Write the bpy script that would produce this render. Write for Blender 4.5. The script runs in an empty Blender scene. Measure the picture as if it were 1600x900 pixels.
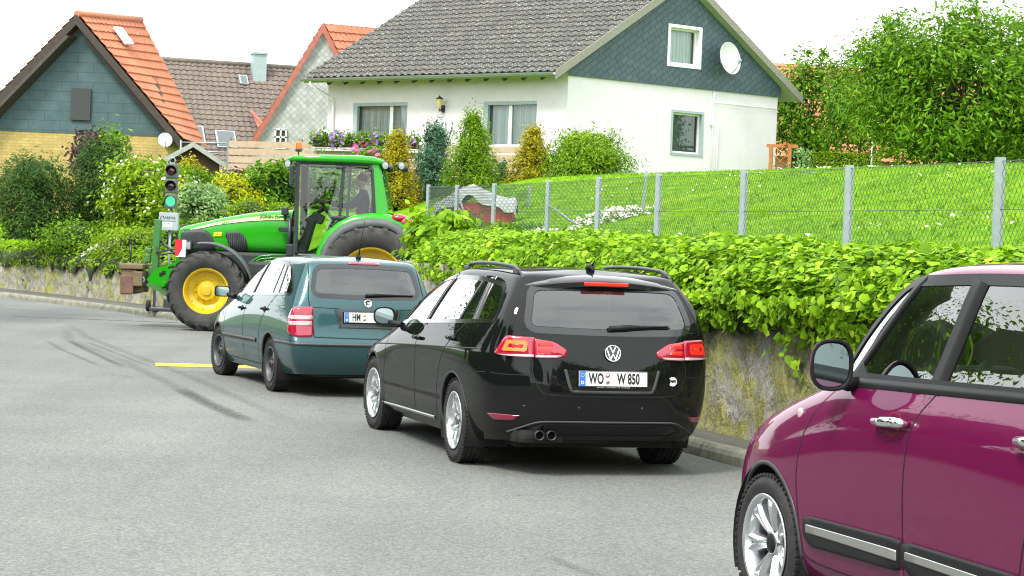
import bpy, bmesh, math, random
import numpy as np
from mathutils import Vector, Matrix, noise as mnoise
from mathutils.bvhtree import BVHTree
R = math.radians
PI = math.pi
SC = bpy.context.scene
COL = SC.collection

# ------------------------------------------------------------------ camera
cam_d = bpy.data.cameras.new('camera')
cam_d.sensor_width = 36.0
cam_d.lens = 72.0
cam_d.clip_start = 0.1
cam_d.clip_end = 6000
cam = bpy.data.objects.new('camera', cam_d)
COL.objects.link(cam)
EYE = 1.62
cam.matrix_world = Matrix.Translation((0, 0, EYE)) @ Matrix.Rotation(PI / 2 - 0.0195, 4, 'X') @ Matrix.Rotation(0.0372, 4, 'Z')
SC.camera = cam

# ------------------------------------------------------------------ light
SUN_EL, SUN_AZ = 52.0, 215.0          # azimuth clockwise from +Y (the way the camera looks)
world = bpy.data.worlds.new('World')
SC.world = world
world.use_nodes = True
nt = world.node_tree
nt.nodes.clear()
w_out = nt.nodes.new('ShaderNodeOutputWorld')
w_bg = nt.nodes.new('ShaderNodeBackground')
w_sky = nt.nodes.new('ShaderNodeTexSky')
w_sky.sky_type = 'NISHITA'
w_sky.sun_disc = False
w_sky.sun_elevation = R(SUN_EL)
w_sky.sun_rotation = R(SUN_AZ)
w_sky.air_density = 1.0
w_sky.dust_density = 2.0
w_tc = nt.nodes.new('ShaderNodeTexCoord')
w_map = nt.nodes.new('ShaderNodeMapping')
w_map.inputs['Scale'].default_value = (1, 1, 2.2)
w_n = nt.nodes.new('ShaderNodeTexNoise')
w_n.inputs['Scale'].default_value = 2.6
w_n.inputs['Detail'].default_value = 6
w_n.inputs['Roughness'].default_value = 0.55
w_r = nt.nodes.new('ShaderNodeValToRGB')
w_r.color_ramp.elements[0].position = 0.36
w_r.color_ramp.elements[0].color = (0.72, 0.72, 0.72, 1)
w_r.color_ramp.elements[1].position = 0.52
w_r.color_ramp.elements[1].color = (1, 1, 1, 1)
w_mix = nt.nodes.new('ShaderNodeMixRGB')
w_mix.inputs['Color2'].default_value = (7.6, 7.9, 7.9, 1)      # bright overcast cloud
nt.links.new(w_tc.outputs['Generated'], w_map.inputs['Vector'])
nt.links.new(w_map.outputs['Vector'], w_n.inputs['Vector'])
nt.links.new(w_n.outputs['Fac'], w_r.inputs['Fac'])
nt.links.new(w_r.outputs['Color'], w_mix.inputs['Fac'])
nt.links.new(w_sky.outputs['Color'], w_mix.inputs['Color1'])
nt.links.new(w_mix.outputs['Color'], w_bg.inputs['Color'])
w_bg.inputs['Strength'].default_value = 0.12
nt.links.new(w_bg.outputs['Background'], w_out.inputs['Surface'])

sun_d = bpy.data.lights.new('sun', 'SUN')
sun_d.energy = 1.5
sun_d.angle = R(14)
sun_d.color = (1.0, 0.95, 0.87)
sun = bpy.data.objects.new('sun', sun_d)
COL.objects.link(sun)
_az, _el = R(SUN_AZ), R(SUN_EL)
sun_dir = Vector((math.sin(_az) * math.cos(_el), math.cos(_az) * math.cos(_el), math.sin(_el)))
sun.rotation_euler = sun_dir.to_track_quat('Z', 'Y').to_euler()
sun.location = sun_dir * 60

SC.view_settings.view_transform = 'Standard'
SC.view_settings.look = 'None'
SC.view_settings.gamma = 1.0
SC.view_settings.use_curve_mapping = False
SC.view_settings.exposure = 1.52
SC.cycles.filter_width = 1.1
SC.cycles.max_bounces = 8
SC.cycles.transparent_max_bounces = 24
SC.cycles.caustics_reflective = False
SC.cycles.caustics_refractive = False
SC.cycles.sample_clamp_indirect = 6.0
try:
    SC.cycles.use_denoising = True
except Exception:
    pass

# ------------------------------------------------------------------ materials
MATS = {}


def new_mat(name):
    m = bpy.data.materials.new(name)
    m.use_nodes = True
    MATS[name] = m
    n = m.node_tree.nodes
    return m, m.node_tree, n['Principled BSDF']


def noise_node(t, scale, detail=4, rough=0.6, dist=0.0, coord='Object', mapping=None):
    tc = t.nodes.new('ShaderNodeTexCoord')
    n = t.nodes.new('ShaderNodeTexNoise')
    n.inputs['Scale'].default_value = scale
    n.inputs['Detail'].default_value = detail
    n.inputs['Roughness'].default_value = rough
    n.inputs['Distortion'].default_value = dist
    if mapping:
        mp = t.nodes.new('ShaderNodeMapping')
        mp.inputs['Scale'].default_value = mapping
        t.links.new(tc.outputs[coord], mp.inputs['Vector'])
        t.links.new(mp.outputs['Vector'], n.inputs['Vector'])
    else:
        t.links.new(tc.outputs[coord], n.inputs['Vector'])
    return n


def ramp_node(t, src, stops):
    r = t.nodes.new('ShaderNodeValToRGB')
    cr = r.color_ramp
    while len(cr.elements) < len(stops):
        cr.elements.new(0.5)
    for e, (p, c) in zip(cr.elements, stops):
        e.position = p
        e.color = (c[0], c[1], c[2], 1) if hasattr(c, '__len__') else (c, c, c, 1)
    t.links.new(src, r.inputs['Fac'])
    return r


def mixc(t, fac, a, b, mode='MIX'):
    m = t.nodes.new('ShaderNodeMixRGB')
    m.blend_type = mode
    for s, v in (('Fac', fac), ('Color1', a), ('Color2', b)):
        if hasattr(v, 'is_linked'):
            t.links.new(v, m.inputs[s])
        elif hasattr(v, '__len__'):
            m.inputs[s].default_value = (v[0], v[1], v[2], 1)
        else:
            m.inputs[s].default_value = v
    return m.outputs['Color']


def bump(t, b, src, strength=0.3, dist=0.02, normal=None):
    n = t.nodes.new('ShaderNodeBump')
    n.inputs['Strength'].default_value = strength
    n.inputs['Distance'].default_value = dist
    t.links.new(src, n.inputs['Height'])
    if normal:
        t.links.new(normal, n.inputs['Normal'])
    t.links.new(n.outputs['Normal'], b.inputs['Normal'])
    return n.outputs['Normal']


def mat(name, col, rough=0.5, metal=0.0, var=0.0, vscale=8.0, coat=0.0, spec=0.5, bmp=0.0, bscale=40.0, bdist=0.01, col2=None, emit=0.0):
    if name in MATS:
        return MATS[name]
    m, t, b = new_mat(name)
    b.inputs['Base Color'].default_value = (*col, 1)
    b.inputs['Roughness'].default_value = rough
    b.inputs['Metallic'].default_value = metal
    b.inputs['Specular IOR Level'].default_value = spec
    if coat:
        b.inputs['Coat Weight'].default_value = coat
        b.inputs['Coat Roughness'].default_value = 0.03
    if var or col2:
        n = noise_node(t, vscale, 5, 0.65)
        c2 = col2 or tuple(max(0, c * (1 - var)) for c in col)
        c1 = col if col2 else tuple(min(1, c * (1 + var)) for c in col)
        r = ramp_node(t, n.outputs['Fac'], [(0.3, c2), (0.7, c1)])
        t.links.new(r.outputs['Color'], b.inputs['Base Color'])
    if bmp:
        n = noise_node(t, bscale, 4, 0.6)
        bump(t, b, n.outputs['Fac'], bmp, bdist)
    if emit:
        b.inputs['Emission Color'].default_value = (*col, 1)
        b.inputs['Emission Strength'].default_value = emit
    return m


def foliage_mat(name, dark, light, transl=0.3, rough=0.5, tip=None):
    """leaf material: colour varies leaf by leaf (random per island) and over the plant"""
    if name in MATS:
        return MATS[name]
    m, t, b = new_mat(name)
    g = t.nodes.new('ShaderNodeNewGeometry')
    stops = [(0.0, dark), (0.75, light)] + ([(1.0, tip)] if tip else [])
    r = ramp_node(t, g.outputs['Random Per Island'], stops)
    n = noise_node(t, 1.6, 3)
    r2 = ramp_node(t, n.outputs['Fac'], [(0.3, (0.75, 0.78, 0.7)), (0.7, (1.15, 1.12, 1.0))])
    c = mixc(t, 1.0, r.outputs['Color'], r2.outputs['Color'], 'MULTIPLY')
    t.links.new(c, b.inputs['Base Color'])
    b.inputs['Roughness'].default_value = rough
    b.inputs['Specular IOR Level'].default_value = 0.12
    tr = t.nodes.new('ShaderNodeBsdfTranslucent')
    t.links.new(c, tr.inputs['Color'])
    ms = t.nodes.new('ShaderNodeMixShader')
    ms.inputs['Fac'].default_value = transl
    out = t.nodes['Material Output']
    t.links.new(b.outputs['BSDF'], ms.inputs[1])
    t.links.new(tr.outputs['BSDF'], ms.inputs[2])
    t.links.new(ms.outputs['Shader'], out.inputs['Surface'])
    return m


def glass_mat(name, tint=(0.5, 0.58, 0.55), rough=0.0, boost=1.0, dirt=0.0):
    """thin pane: tinted see-through plus a mirror reflection that grows at grazing angles"""
    if name in MATS:
        return MATS[name]
    m, t, b = new_mat(name)
    t.nodes.remove(b)
    tr = t.nodes.new('ShaderNodeBsdfTransparent')
    tr.inputs['Color'].default_value = (*tint, 1)
    gl = t.nodes.new('ShaderNodeBsdfGlossy')
    gl.inputs['Roughness'].default_value = rough
    gl.inputs['Color'].default_value = (1, 1, 1, 1)
    fr = t.nodes.new('ShaderNodeFresnel')
    fr.inputs['IOR'].default_value = 1.52
    mu = t.nodes.new('ShaderNodeMath')
    mu.operation = 'MULTIPLY'
    mu.use_clamp = True
    mu.inputs[1].default_value = 1.7 * boost
    t.links.new(fr.outputs['Fac'], mu.inputs[0])
    ms = t.nodes.new('ShaderNodeMixShader')
    t.links.new(mu.outputs['Value'], ms.inputs['Fac'])
    src = tr
    if dirt:
        df = t.nodes.new('ShaderNodeBsdfDiffuse')
        df.inputs['Color'].default_value = (0.45, 0.47, 0.45, 1)
        m2 = t.nodes.new('ShaderNodeMixShader')
        m2.inputs['Fac'].default_value = dirt
        t.links.new(tr.outputs['BSDF'], m2.inputs[1])
        t.links.new(df.outputs['BSDF'], m2.inputs[2])
        src = m2
    t.links.new(src.outputs[0], ms.inputs[1])
    t.links.new(gl.outputs['BSDF'], ms.inputs[2])
    t.links.new(ms.outputs['Shader'], t.nodes['Material Output'].inputs['Surface'])
    return m


# ------------------------------------------------------------------ mesh helpers
def tag(o, label=None, cat=None, group=None, kind=None):
    if label: o['label'] = label
    if cat: o['category'] = cat
    if group: o['group'] = group
    if kind: o['kind'] = kind
    return o


def empty(name, loc=(0, 0, 0), rz=0.0, label=None, cat=None, group=None):
    o = bpy.data.objects.new(name, None)
    o.empty_display_size = 0.2
    COL.objects.link(o)
    o.location = loc
    o.rotation_euler = (0, 0, rz)
    return tag(o, label, cat, group)


def copy_tree(o, parent=None):
    c = o.copy()
    COL.objects.link(c)
    c.parent = parent
    for ch in o.children:
        copy_tree(ch, c)
    return c


class MB:
    """collects shapes; build() links them as one mesh object"""

    def __init__(self):
        self.v, self.f, self.s = [], [], []

    def add(self, vs, fs, smooth=False):
        o = len(self.v)
        self.v += [tuple(p) for p in vs]
        self.f += [tuple(i + o for i in f) for f in fs]
        self.s += [smooth] * len(fs)
        return self

    def box(self, c, size, rz=0.0, rx=0.0, ry=0.0, bev=0.0):
        sx, sy, sz = size[0] / 2, size[1] / 2, size[2] / 2
        M = Matrix.Translation(c) @ Matrix.Rotation(rz, 4, 'Z') @ Matrix.Rotation(ry, 4, 'Y') @ Matrix.Rotation(rx, 4, 'X')
        if bev > 0:
            bm = bmesh.new()
            bmesh.ops.create_cube(bm, size=1.0)
            bmesh.ops.scale(bm, vec=(2 * sx, 2 * sy, 2 * sz), verts=bm.verts)
            bmesh.ops.bevel(bm, geom=bm.edges[:], offset=min(bev, sx * .95, sy * .95, sz * .95), segments=2, affect='EDGES', profile=0.6)
            bm.verts.index_update()
            self.add([M @ v.co for v in bm.verts], [[v.index for v in f.verts] for f in bm.faces], False)
            bm.free()
            return self
        P = [M @ Vector((x, y, z)) for z in (-sz, sz) for y in (-sy, sy) for x in (-sx, sx)]
        return self.add(P, [(0, 2, 3, 1), (4, 5, 7, 6), (0, 1, 5, 4), (2, 6, 7, 3), (0, 4, 6, 2), (1, 3, 7, 5)])

    def prism(self, pts, axis, a, b, smooth=False):
        """pts: 2-D outline; extruded from a to b along axis 'x','y' or 'z' (the 2-D axes are the other two in order)"""
        def p3(u, w, t):
            return {'x': (t, u, w), 'y': (u, t, w), 'z': (u, w, t)}[axis]
        n = len(pts)
        P = [p3(u, w, a) for u, w in pts] + [p3(u, w, b) for u, w in pts]
        F = [tuple(range(n))[::-1], tuple(range(n, 2 * n))] + [(i, (i + 1) % n, (i + 1) % n + n, i + n) for i in range(n)]
        return self.add(P, F, smooth)

    def tube(self, path, r, n=8, cap=True, smooth=True):
        path = [Vector(p) for p in path]
        k = len(path)
        rs = r if hasattr(r, '__len__') else [r] * k
        P, prev = [], None
        for i, p in enumerate(path):
            d = (path[min(i + 1, k - 1)] - path[max(i - 1, 0)])
            d = d.normalized() if d.length > 1e-9 else Vector((0, 0, 1))
            if prev is None:
                ref = Vector((0, 0, 1)) if abs(d.z) < 0.9 else Vector((1, 0, 0))
                a = d.cross(ref).normalized()
            else:
                a = (prev - d * prev.dot(d)).normalized()
            prev = a
            b = d.cross(a)
            for j in range(n):
                t = 2 * PI * j / n
                P.append(p + (a * math.cos(t) + b * math.sin(t)) * rs[i])
        F = []
        for i in range(k - 1):
            for j in range(n):
                F.append((i * n + j, i * n + (j + 1) % n, (i + 1) * n + (j + 1) % n, (i + 1) * n + j))
        o = len(F)
        self.add(P, F, smooth)
        if cap:
            q = len(self.v) - len(P)
            self.f.append(tuple(q + j for j in range(n))[::-1]); self.s.append(False)
            self.f.append(tuple(q + (k - 1) * n + j for j in range(n))); self.s.append(False)
        return self

    def lathe(self, prof, n=32, M=None, smooth=True, closed=False):
        """prof: (radius, height) about z, moved by M"""
        M = M or Matrix()
        P = [M @ Vector((r * math.cos(2 * PI * j / n), r * math.sin(2 * PI * j / n), h)) for r, h in prof for j in range(n)]
        F = []
        k = len(prof)
        for i in range(k - 1 if not closed else k):
            i2 = (i + 1) % k
            for j in range(n):
                F.append((i * n + j, i * n + (j + 1) % n, i2 * n + (j + 1) % n, i2 * n + j))
        return self.add(P, F, smooth)

    def disc(self, r, n, M, flip=False):
        P = [M @ Vector((r * math.cos(2 * PI * j / n), r * math.sin(2 * PI * j / n), 0)) for j in range(n)]
        return self.add(P, [tuple(range(n))[::-1] if flip else tuple(range(n))])

    def blob(self, c, rad, sub=2, seed=0, amp=0.0, freq=2.0):
        bm = bmesh.new()
        bmesh.ops.create_icosphere(bm, subdivisions=sub, radius=1.0)
        bm.verts.index_update()
        P = []
        for v in bm.verts:
            k = 1 + amp * mnoise.noise(v.co * freq + Vector((seed * 3.1, seed * 1.7, seed)))
            P.append((c[0] + v.co.x * rad[0] * k, c[1] + v.co.y * rad[1] * k, c[2] + v.co.z * rad[2] * k))
        self.add(P, [[v.index for v in f.verts] for f in bm.faces], True)
        bm.free()
        return self

    def grid(self, P, closed_u=False, smooth=True, flip=False):
        """P[i][j] points"""
        nu, nv = len(P), len(P[0])
        V = [p for row in P for p in row]
        F = []
        for i in range(nu if closed_u else nu - 1):
            for j in range(nv - 1):
                a, b = i * nv + j, ((i + 1) % nu) * nv + j
                F.append((a, a + 1, b + 1, b) if flip else (a, b, b + 1, a + 1))
        return self.add(V, F, smooth)

    def build_parts(self, name, m, parent=None, key=None, autosmooth=None):
        """one object per group of faces; key maps a face centre to its group (default: left / right side)"""
        key = key or (lambda c: c[1] > 0)
        groups = {}
        for f, s in zip(self.f, self.s):
            c = [sum(self.v[i][k] for i in f) / len(f) for k in range(3)]
            groups.setdefault(key(c), []).append((f, s))
        out = []
        for g in sorted(groups, key=str):
            mb, idx = MB(), {}
            for f, s in groups[g]:
                mb.f.append(tuple(idx.setdefault(i, len(idx)) for i in f)); mb.s.append(s)
            mb.v = [self.v[i] for i in idx]
            out.append(mb.build(name, m, parent, autosmooth=autosmooth))
        return out

    def build(self, name, m, parent=None, shade=None, autosmooth=None):
        me = bpy.data.meshes.new(name)
        me.from_pydata([tuple(v) for v in self.v], [], self.f)
        me.polygons.foreach_set('use_smooth', self.s if shade is None else [shade] * len(self.f))
        for x in (m if isinstance(m, (list, tuple)) else [m]):
            me.materials.append(x)
        me.update()
        if autosmooth:
            me.polygons.foreach_set('use_smooth', [True] * len(self.f))
            bm = bmesh.new(); bm.from_mesh(me)
            for e in bm.edges:
                e.smooth = len(e.link_faces) == 2 and e.calc_face_angle(0) < R(autosmooth)
            bm.to_mesh(me); bm.free()
        o = bpy.data.objects.new(name, me)
        COL.objects.link(o)
        if parent: o.parent = parent
        return o


def np_mesh(name, V, F, m, parent=None, smooth=False):
    """fast mesh from numpy arrays, faces all with the same number of corners"""
    me = bpy.data.meshes.new(name)
    V = np.asarray(V, np.float32)
    F = np.asarray(F, np.int32)
    k = F.shape[1]
    me.vertices.add(len(V)); me.vertices.foreach_set('co', V.ravel())
    me.loops.add(F.size); me.loops.foreach_set('vertex_index', F.ravel())
    me.polygons.add(len(F))
    me.polygons.foreach_set('loop_start', np.arange(0, F.size, k, dtype=np.int32))
    me.polygons.foreach_set('loop_total', np.full(len(F), k, np.int32))
    me.polygons.foreach_set('use_smooth', np.full(len(F), smooth, bool))
    me.update(calc_edges=True); me.validate()
    for x in (m if isinstance(m, (list, tuple)) else [m]):
        me.materials.append(x)
    o = bpy.data.objects.new(name, me)
    COL.objects.link(o)
    if parent: o.parent = parent
    return o


def text_obj(name, s, m, parent, M, size, ext=0.002, align='CENTER', sx=1.0, bold=0.0):
    """raised lettering as a mesh, placed by matrix M (text runs along local x, faces local z)"""
    cu = bpy.data.curves.new(name, 'FONT')
    cu.body = s
    cu.size = size
    cu.extrude = ext
    cu.offset = bold
    cu.align_x = align
    cu.align_y = 'CENTER'
    cu.resolution_u = 3
    o = bpy.data.objects.new(name + '_tmp', cu)
    me = bpy.data.meshes.new_from_object(o)
    bpy.data.objects.remove(o)
    me.transform(M @ Matrix.Diagonal((sx, 1, 1, 1)))
    me.materials.clear()
    me.materials.append(m)
    r = bpy.data.objects.new(name, me)
    COL.objects.link(r)
    if parent: r.parent = parent
    return r


def frame(o, x, y, z=None):
    """matrix from origin, x and y axes"""
    x = Vector(x).normalized(); y = Vector(y).normalized()
    z = x.cross(y).normalized(); y = z.cross(x)
    M = Matrix((x, y, z)).transposed().to_4x4()
    M.translation = Vector(o)
    return M


def leaves(pos, nrm, size, rng, aspect=0.6, fold=0.25, jitter=0.6, droop=0.0, spread=(0.5, 1.4)):
    """arrays of small folded leaves: 4 corners each (base, left, tip, right) as two triangles"""
    n = len(pos)
    nrm = nrm + rng.normal(0, jitter, (n, 3))
    nrm /= np.linalg.norm(nrm, axis=1, keepdims=True) + 1e-9
    t = rng.normal(0, 1, (n, 3))
    t[:, 2] -= droop
    t -= nrm * (t * nrm).sum(1, keepdims=True)
    t /= np.linalg.norm(t, axis=1, keepdims=True) + 1e-9
    b = np.cross(nrm, t)
    s = (size * rng.uniform(*spread, n))[:, None]
    # outline: stalk, broad lower lobes, narrower shoulders, tip; folded along the midrib and bent at the tip
    def at(l, w, d): return pos + t * s * l + b * s * aspect * w - nrm * s * d
    P = [at(-.5, 0, 0), at(-.34, -.46, fold * .42), at(.08, -.40, fold * .40), at(.5, 0, fold * .35), at(.08, .40, fold * .40), at(-.34, .46, fold * .42)]
    V = np.stack(P, 1).reshape(-1, 3)
    i = np.arange(n)[:, None] * 6
    F = np.concatenate([i + np.array([[0, 3, 2, 1]]), i + np.array([[0, 5, 4, 3]])], 1).reshape(-1, 4)
    return V, F
rngs = np.random.default_rng(7)
random.seed(5)

# ================================================================== ground, road, kerbs
def kerb_x(D):
    return 1.70 - 0.325 * (D - 16)

KERB_NEAR = [(kerb_x(D), D) for D in (-30, -10, 0, 4, 8, 12, 16, 20, 24, 27)] + [(-2.35, 28.9), (-2.5, 30.2), (-2.2, 31.6)]
KERB_FAR = [(-3.6, 38.0), (-4.9, 37.9), (-5.75, 38.2), (-6.2, 38.75), (-6.85, 39.9), (-8.2, 42.4), (-9.15, 43.95), (-11.4, 47.6), (-14.5, 52.4), (-20, 60), (-30, 72)]
WALL_NEAR = [(2.27 - 0.325 * (D - 16), D) for D in (-30, -10, 0, 4, 8, 12, 16, 20, 24, 27)] + [(-1.45, 28.2), (-1.62, 29.0), (-1.68, 30.2), (-1.72, 32.4), (-1.70, 33.8), (-1.2, 34.7), (-0.7, 36.2), (-0.5, 38.4)]
WALL_FAR = [(-0.5, 38.4), (-1.4, 39.3), (-3.0, 39.75), (-4.8, 40.2), (-6.2, 41.7), (-7.95, 44.7), (-10.0, 48.05), (-13, 52.8), (-18, 60), (-30, 76)]


def resample(path, step):
    P = np.array(path, float)
    seg = np.linalg.norm(np.diff(P, axis=0), axis=1)
    L = np.concatenate([[0], np.cumsum(seg)])
    n = max(2, int(L[-1] / step) + 1)
    s = np.linspace(0, L[-1], n)
    return np.stack([np.interp(s, L, P[:, k]) for k in range(P.shape[1])], 1), s


def path_normals(P, left=True):
    T = np.gradient(P, axis=0)
    T /= np.linalg.norm(T, axis=1, keepdims=True)
    N = np.stack([-T[:, 1], T[:, 0]], 1)
    return N if left else -N


# asphalt: pale old surface with aggregate and darker worn tracks
m, t, b = new_mat('asphalt')
n1 = noise_node(t, 260, 2, 0.7)
n2 = noise_node(t, 0.5, 4, 0.6)
n3 = noise_node(t, 26, 6, 0.85)
vo = t.nodes.new('ShaderNodeTexVoronoi'); vo.inputs['Scale'].default_value = 75
tc_ = t.nodes.new('ShaderNodeTexCoord'); t.links.new(tc_.outputs['Object'], vo.inputs['Vector'])
c = ramp_node(t, n1.outputs['Fac'], [(0.3, (0.090, 0.096, 0.094)), (0.55, (0.155, 0.161, 0.157)), (0.75, (0.22, 0.224, 0.216))]).outputs['Color']
c = mixc(t, 0.8, c, ramp_node(t, vo.outputs['Color'], [(0.1, (0.62, 0.63, 0.63)), (0.5, (1.0, 1.0, 1.0)), (0.95, (1.6, 1.58, 1.52))]).outputs['Color'], 'MULTIPLY')
c = mixc(t, 1.0, c, ramp_node(t, n2.outputs['Fac'], [(0.3, (0.86, 0.87, 0.88)), (0.7, (1.1, 1.09, 1.06))]).outputs['Color'], 'MULTIPLY')
c = mixc(t, 1.0, c, ramp_node(t, n3.outputs['Fac'], [(0.32, (0.79, 0.79, 0.79)), (0.5, (1.0, 1.0, 1.0)), (0.68, (1.21, 1.20, 1.18))]).outputs['Color'], 'MULTIPLY')
nl = noise_node(t, 1.0, 3, 0.6, mapping=(0.95, 0.05, 1))

for nd in t.nodes:
    if nd.type == 'MAPPING': nd.inputs['Rotation'].default_value = (0, 0, -0.31)
c = mixc(t, 1.0, c, ramp_node(t, nl.outputs['Fac'], [(0.35, (0.90, 0.905, 0.91)), (0.65, (1.08, 1.075, 1.06))]).outputs['Color'], 'MULTIPLY')
# fine cracks, only here and there
cr = t.nodes.new('ShaderNodeTexVoronoi'); cr.feature = 'DISTANCE_TO_EDGE'; cr.inputs['Scale'].default_value = 0.55
crw = noise_node(t, 1.5, 5, 0.7); crm = t.nodes.new('ShaderNodeMixRGB'); crm.inputs['Fac'].default_value = 0.35
t.links.new(tc_.outputs['Object'], crm.inputs['Color1']); t.links.new(crw.outputs['Color'], crm.inputs['Color2']); t.links.new(crm.outputs['Color'], cr.inputs['Vector'])
crk = ramp_node(t, cr.outputs['Distance'], [(0.0, 0.62), (0.006, 1.0)]).outputs['Color']
crn = ramp_node(t, noise_node(t, 0.35, 2).outputs['Fac'], [(0.56, 0.0), (0.66, 1.0)]).outputs['Color']
c = mixc(t, crn, c, mixc(t, 1.0, c, crk, 'MULTIPLY'))
t.links.new(c, b.inputs['Base Color'])
b.inputs['Roughness'].default_value = 0.86
b.inputs['Specular IOR Level'].default_value = 0.3
bump(t, b, n1.outputs['Fac'], 0.5, 0.004)

m, t, b = new_mat('paving')          # dark small setts of the footway
br = t.nodes.new('ShaderNodeTexBrick'); tc_ = t.nodes.new('ShaderNodeTexCoord')
mp = t.nodes.new('ShaderNodeMapping'); mp.inputs['Rotation'].default_value = (0, 0, 0.31); mp.inputs['Scale'].default_value = (1, 1, 1)
t.links.new(tc_.outputs['Object'], mp.inputs['Vector']); t.links.new(mp.outputs['Vector'], br.inputs['Vector'])
br.inputs['Scale'].default_value = 5.5; br.inputs['Mortar Size'].default_value = 0.03
br.inputs['Color1'].default_value = (0.085, 0.085, 0.08, 1); br.inputs['Color2'].default_value = (0.13, 0.125, 0.115, 1); br.inputs['Mortar'].default_value = (0.05, 0.055, 0.04, 1)
n1 = noise_node(t, 9, 5, 0.7)
c = mixc(t, 0.8, br.outputs['Color'], ramp_node(t, n1.outputs['Fac'], [(0.3, (0.6, 0.62, 0.55)), (0.7, (1.3, 1.27, 1.2))]).outputs['Color'], 'MULTIPLY')
t.links.new(c, b.inputs['Base Color']); b.inputs['Roughness'].default_value = 0.9
bump(t, b, br.outputs['Fac'], -0.5, 0.01)

m, t, b = new_mat('kerbstone')
n1 = noise_node(t, 7, 6, 0.7); n2 = noise_node(t, 90, 2, 0.6)
c = ramp_node(t, n1.outputs['Fac'], [(0.3, (0.10, 0.105, 0.07)), (0.5, (0.20, 0.20, 0.15)), (0.72, (0.30, 0.30, 0.25))]).outputs['Color']
c = mixc(t, 0.5, c, ramp_node(t, n2.outputs['Fac'], [(0.3, 0.7), (0.7, 1.25)]).outputs['Color'], 'MULTIPLY')
t.links.new(c, b.inputs['Base Color']); b.inputs['Roughness'].default_value = 0.9
bump(t, b, n2.outputs['Fac'], 0.4, 0.006)

mat('earth', (0.10, 0.09, 0.055), 0.95, var=0.4, vscale=1.2, bmp=0.5, bscale=12)
mat('verge', (0.07, 0.13, 0.02), 0.95, var=0.35, vscale=0.6, bmp=0.5, bscale=12)

g = MB()
g.add([(-1500, -1500, -0.06), (1500, -1500, -0.06), (1500, 1500, -0.06), (-1500, 1500, -0.06)], [(0, 1, 2, 3)])
tag(g.build('ground', MATS['verge']), kind='structure')

# road sheet: strip between the near kerb side and the left side, then the mouth of the side road, then on round the bend
right = KERB_NEAR + [(-1.95, 34), (-1.35, 34.9), (-0.9, 36.4), (-0.9, 37.9)] + KERB_FAR
left = [(-1.0 - 0.325 * (D - 16) - 5.6, D) for D in (-30, -10, 0, 4, 8, 12, 16, 20, 24, 27, 28.9, 30.2, 31.6, 34, 34.9, 36.4, 37.9)]
left += [(-14.2, 38.5), (-14.6, 39.5), (-15.0, 40.5), (-15.4, 41.5), (-16.0, 43), (-17, 45), (-18, 47), (-20, 50.5), (-23, 55), (-29, 63), (-39, 75)]
bm_ = MB()
for i in range(len(right) - 1):
    a, b2, c2, d = right[i], right[i + 1], left[i + 1], left[i]
    bm_.add([(a[0], a[1], 0), (b2[0], b2[1], 0), (c2[0], c2[1], 0), (d[0], d[1], 0)], [(0, 1, 2, 3)])
tag(bm_.build('road', MATS['asphalt']), kind='structure')


def kerb(path, name, left_side, h_fn=lambda i, P: 0.12, width=0.14):
    P, s = resample(path, 0.25)
    N = path_normals(P, left_side)               # towards the footway
    mb = MB()
    rows = []
    for i, (p, n) in enumerate(zip(P, N)):
        h = h_fn(i, p)
        j = 0.006 * mnoise.noise(Vector((p[0] * 3, p[1] * 3, 1)))
        o = lambda d, z: (p[0] + n[0] * d, p[1] + n[1] * d, z + j)
        rows.append([o(0.0, -0.05), o(0.012, h * .55), o(0.03, h - 0.02), o(0.055, h), o(width, h), o(width + .01, h - 0.06)])
    mb.grid(rows, smooth=False, flip=left_side)
    o = mb.build(name, MATS['kerbstone'])
    tag(o, kind='structure')
    # joints between the stones
    jb = MB()
    for k in range(3, len(P) - 1, 4):
        p, n = P[k], N[k]
        h = h_fn(k, p)
        tvec = Vector((-n[1], n[0], 0))
        q = [Vector((p[0], p[1], 0)) + Vector((n[0], n[1], 0)) * d + Vector((0, 0, z)) for d, z in ((-0.003, 0.0), (0.009, h * .55), (0.027, h - 0.017), (0.054, h + .004), (width - .01, h + .004))]
        jb.grid([[a - tvec * .006 for a in q], [a + tvec * .006 for a in q]], smooth=False)
    tag(jb.build('kerb_joints', MATS['earth']), kind='structure')
    return P, N


kerb(KERB_NEAR, 'kerb', False)
kerb(KERB_FAR, 'kerb', False, lambda i, p: 0.03 + 0.09 * min(1, max(0, (p[1] - 38.1) / 1.2)))


def strip(name, A, B, z, m):
    mb = MB()
    mb.grid([[(a[0], a[1], z), (b2[0], b2[1], z)] for a, b2 in zip(A, B)], smooth=False)
    return tag(mb.build(name, m), kind='structure')


def offs(path, d):
    P = np.array(path, float)
    return P + path_normals(P, False) * d


wn = WALL_NEAR[:10] + [(-1.62, 28.4), (-1.8, 29.6), (-1.84, 31.6)]
strip('pavement', offs(KERB_NEAR, 0.13), np.array(wn) + np.array([0.12, 0]), 0.115, MATS['paving'])
wf = [(-3.0, 39.9), (-4.2, 40.2), (-4.9, 40.5), (-5.5, 41.2), (-6.2, 42.0), (-7.2, 43.6), (-7.95, 45.0), (-10.0, 48.3), (-13, 53), (-18, 60.3), (-29.5, 76)]
strip('pavement', offs(KERB_FAR, 0.13), wf, 0.09, MATS['paving'])

# painted line, tyre marks
m, t, b = new_mat('road_yellow')
n1 = noise_node(t, 60, 3, 0.7)
t.links.new(ramp_node(t, n1.outputs['Fac'], [(0.25, (0.42, 0.29, 0.02)), (0.45, (0.62, 0.42, 0.015))]).outputs['Color'], b.inputs['Base Color'])
b.inputs['Roughness'].default_value = 0.7


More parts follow.
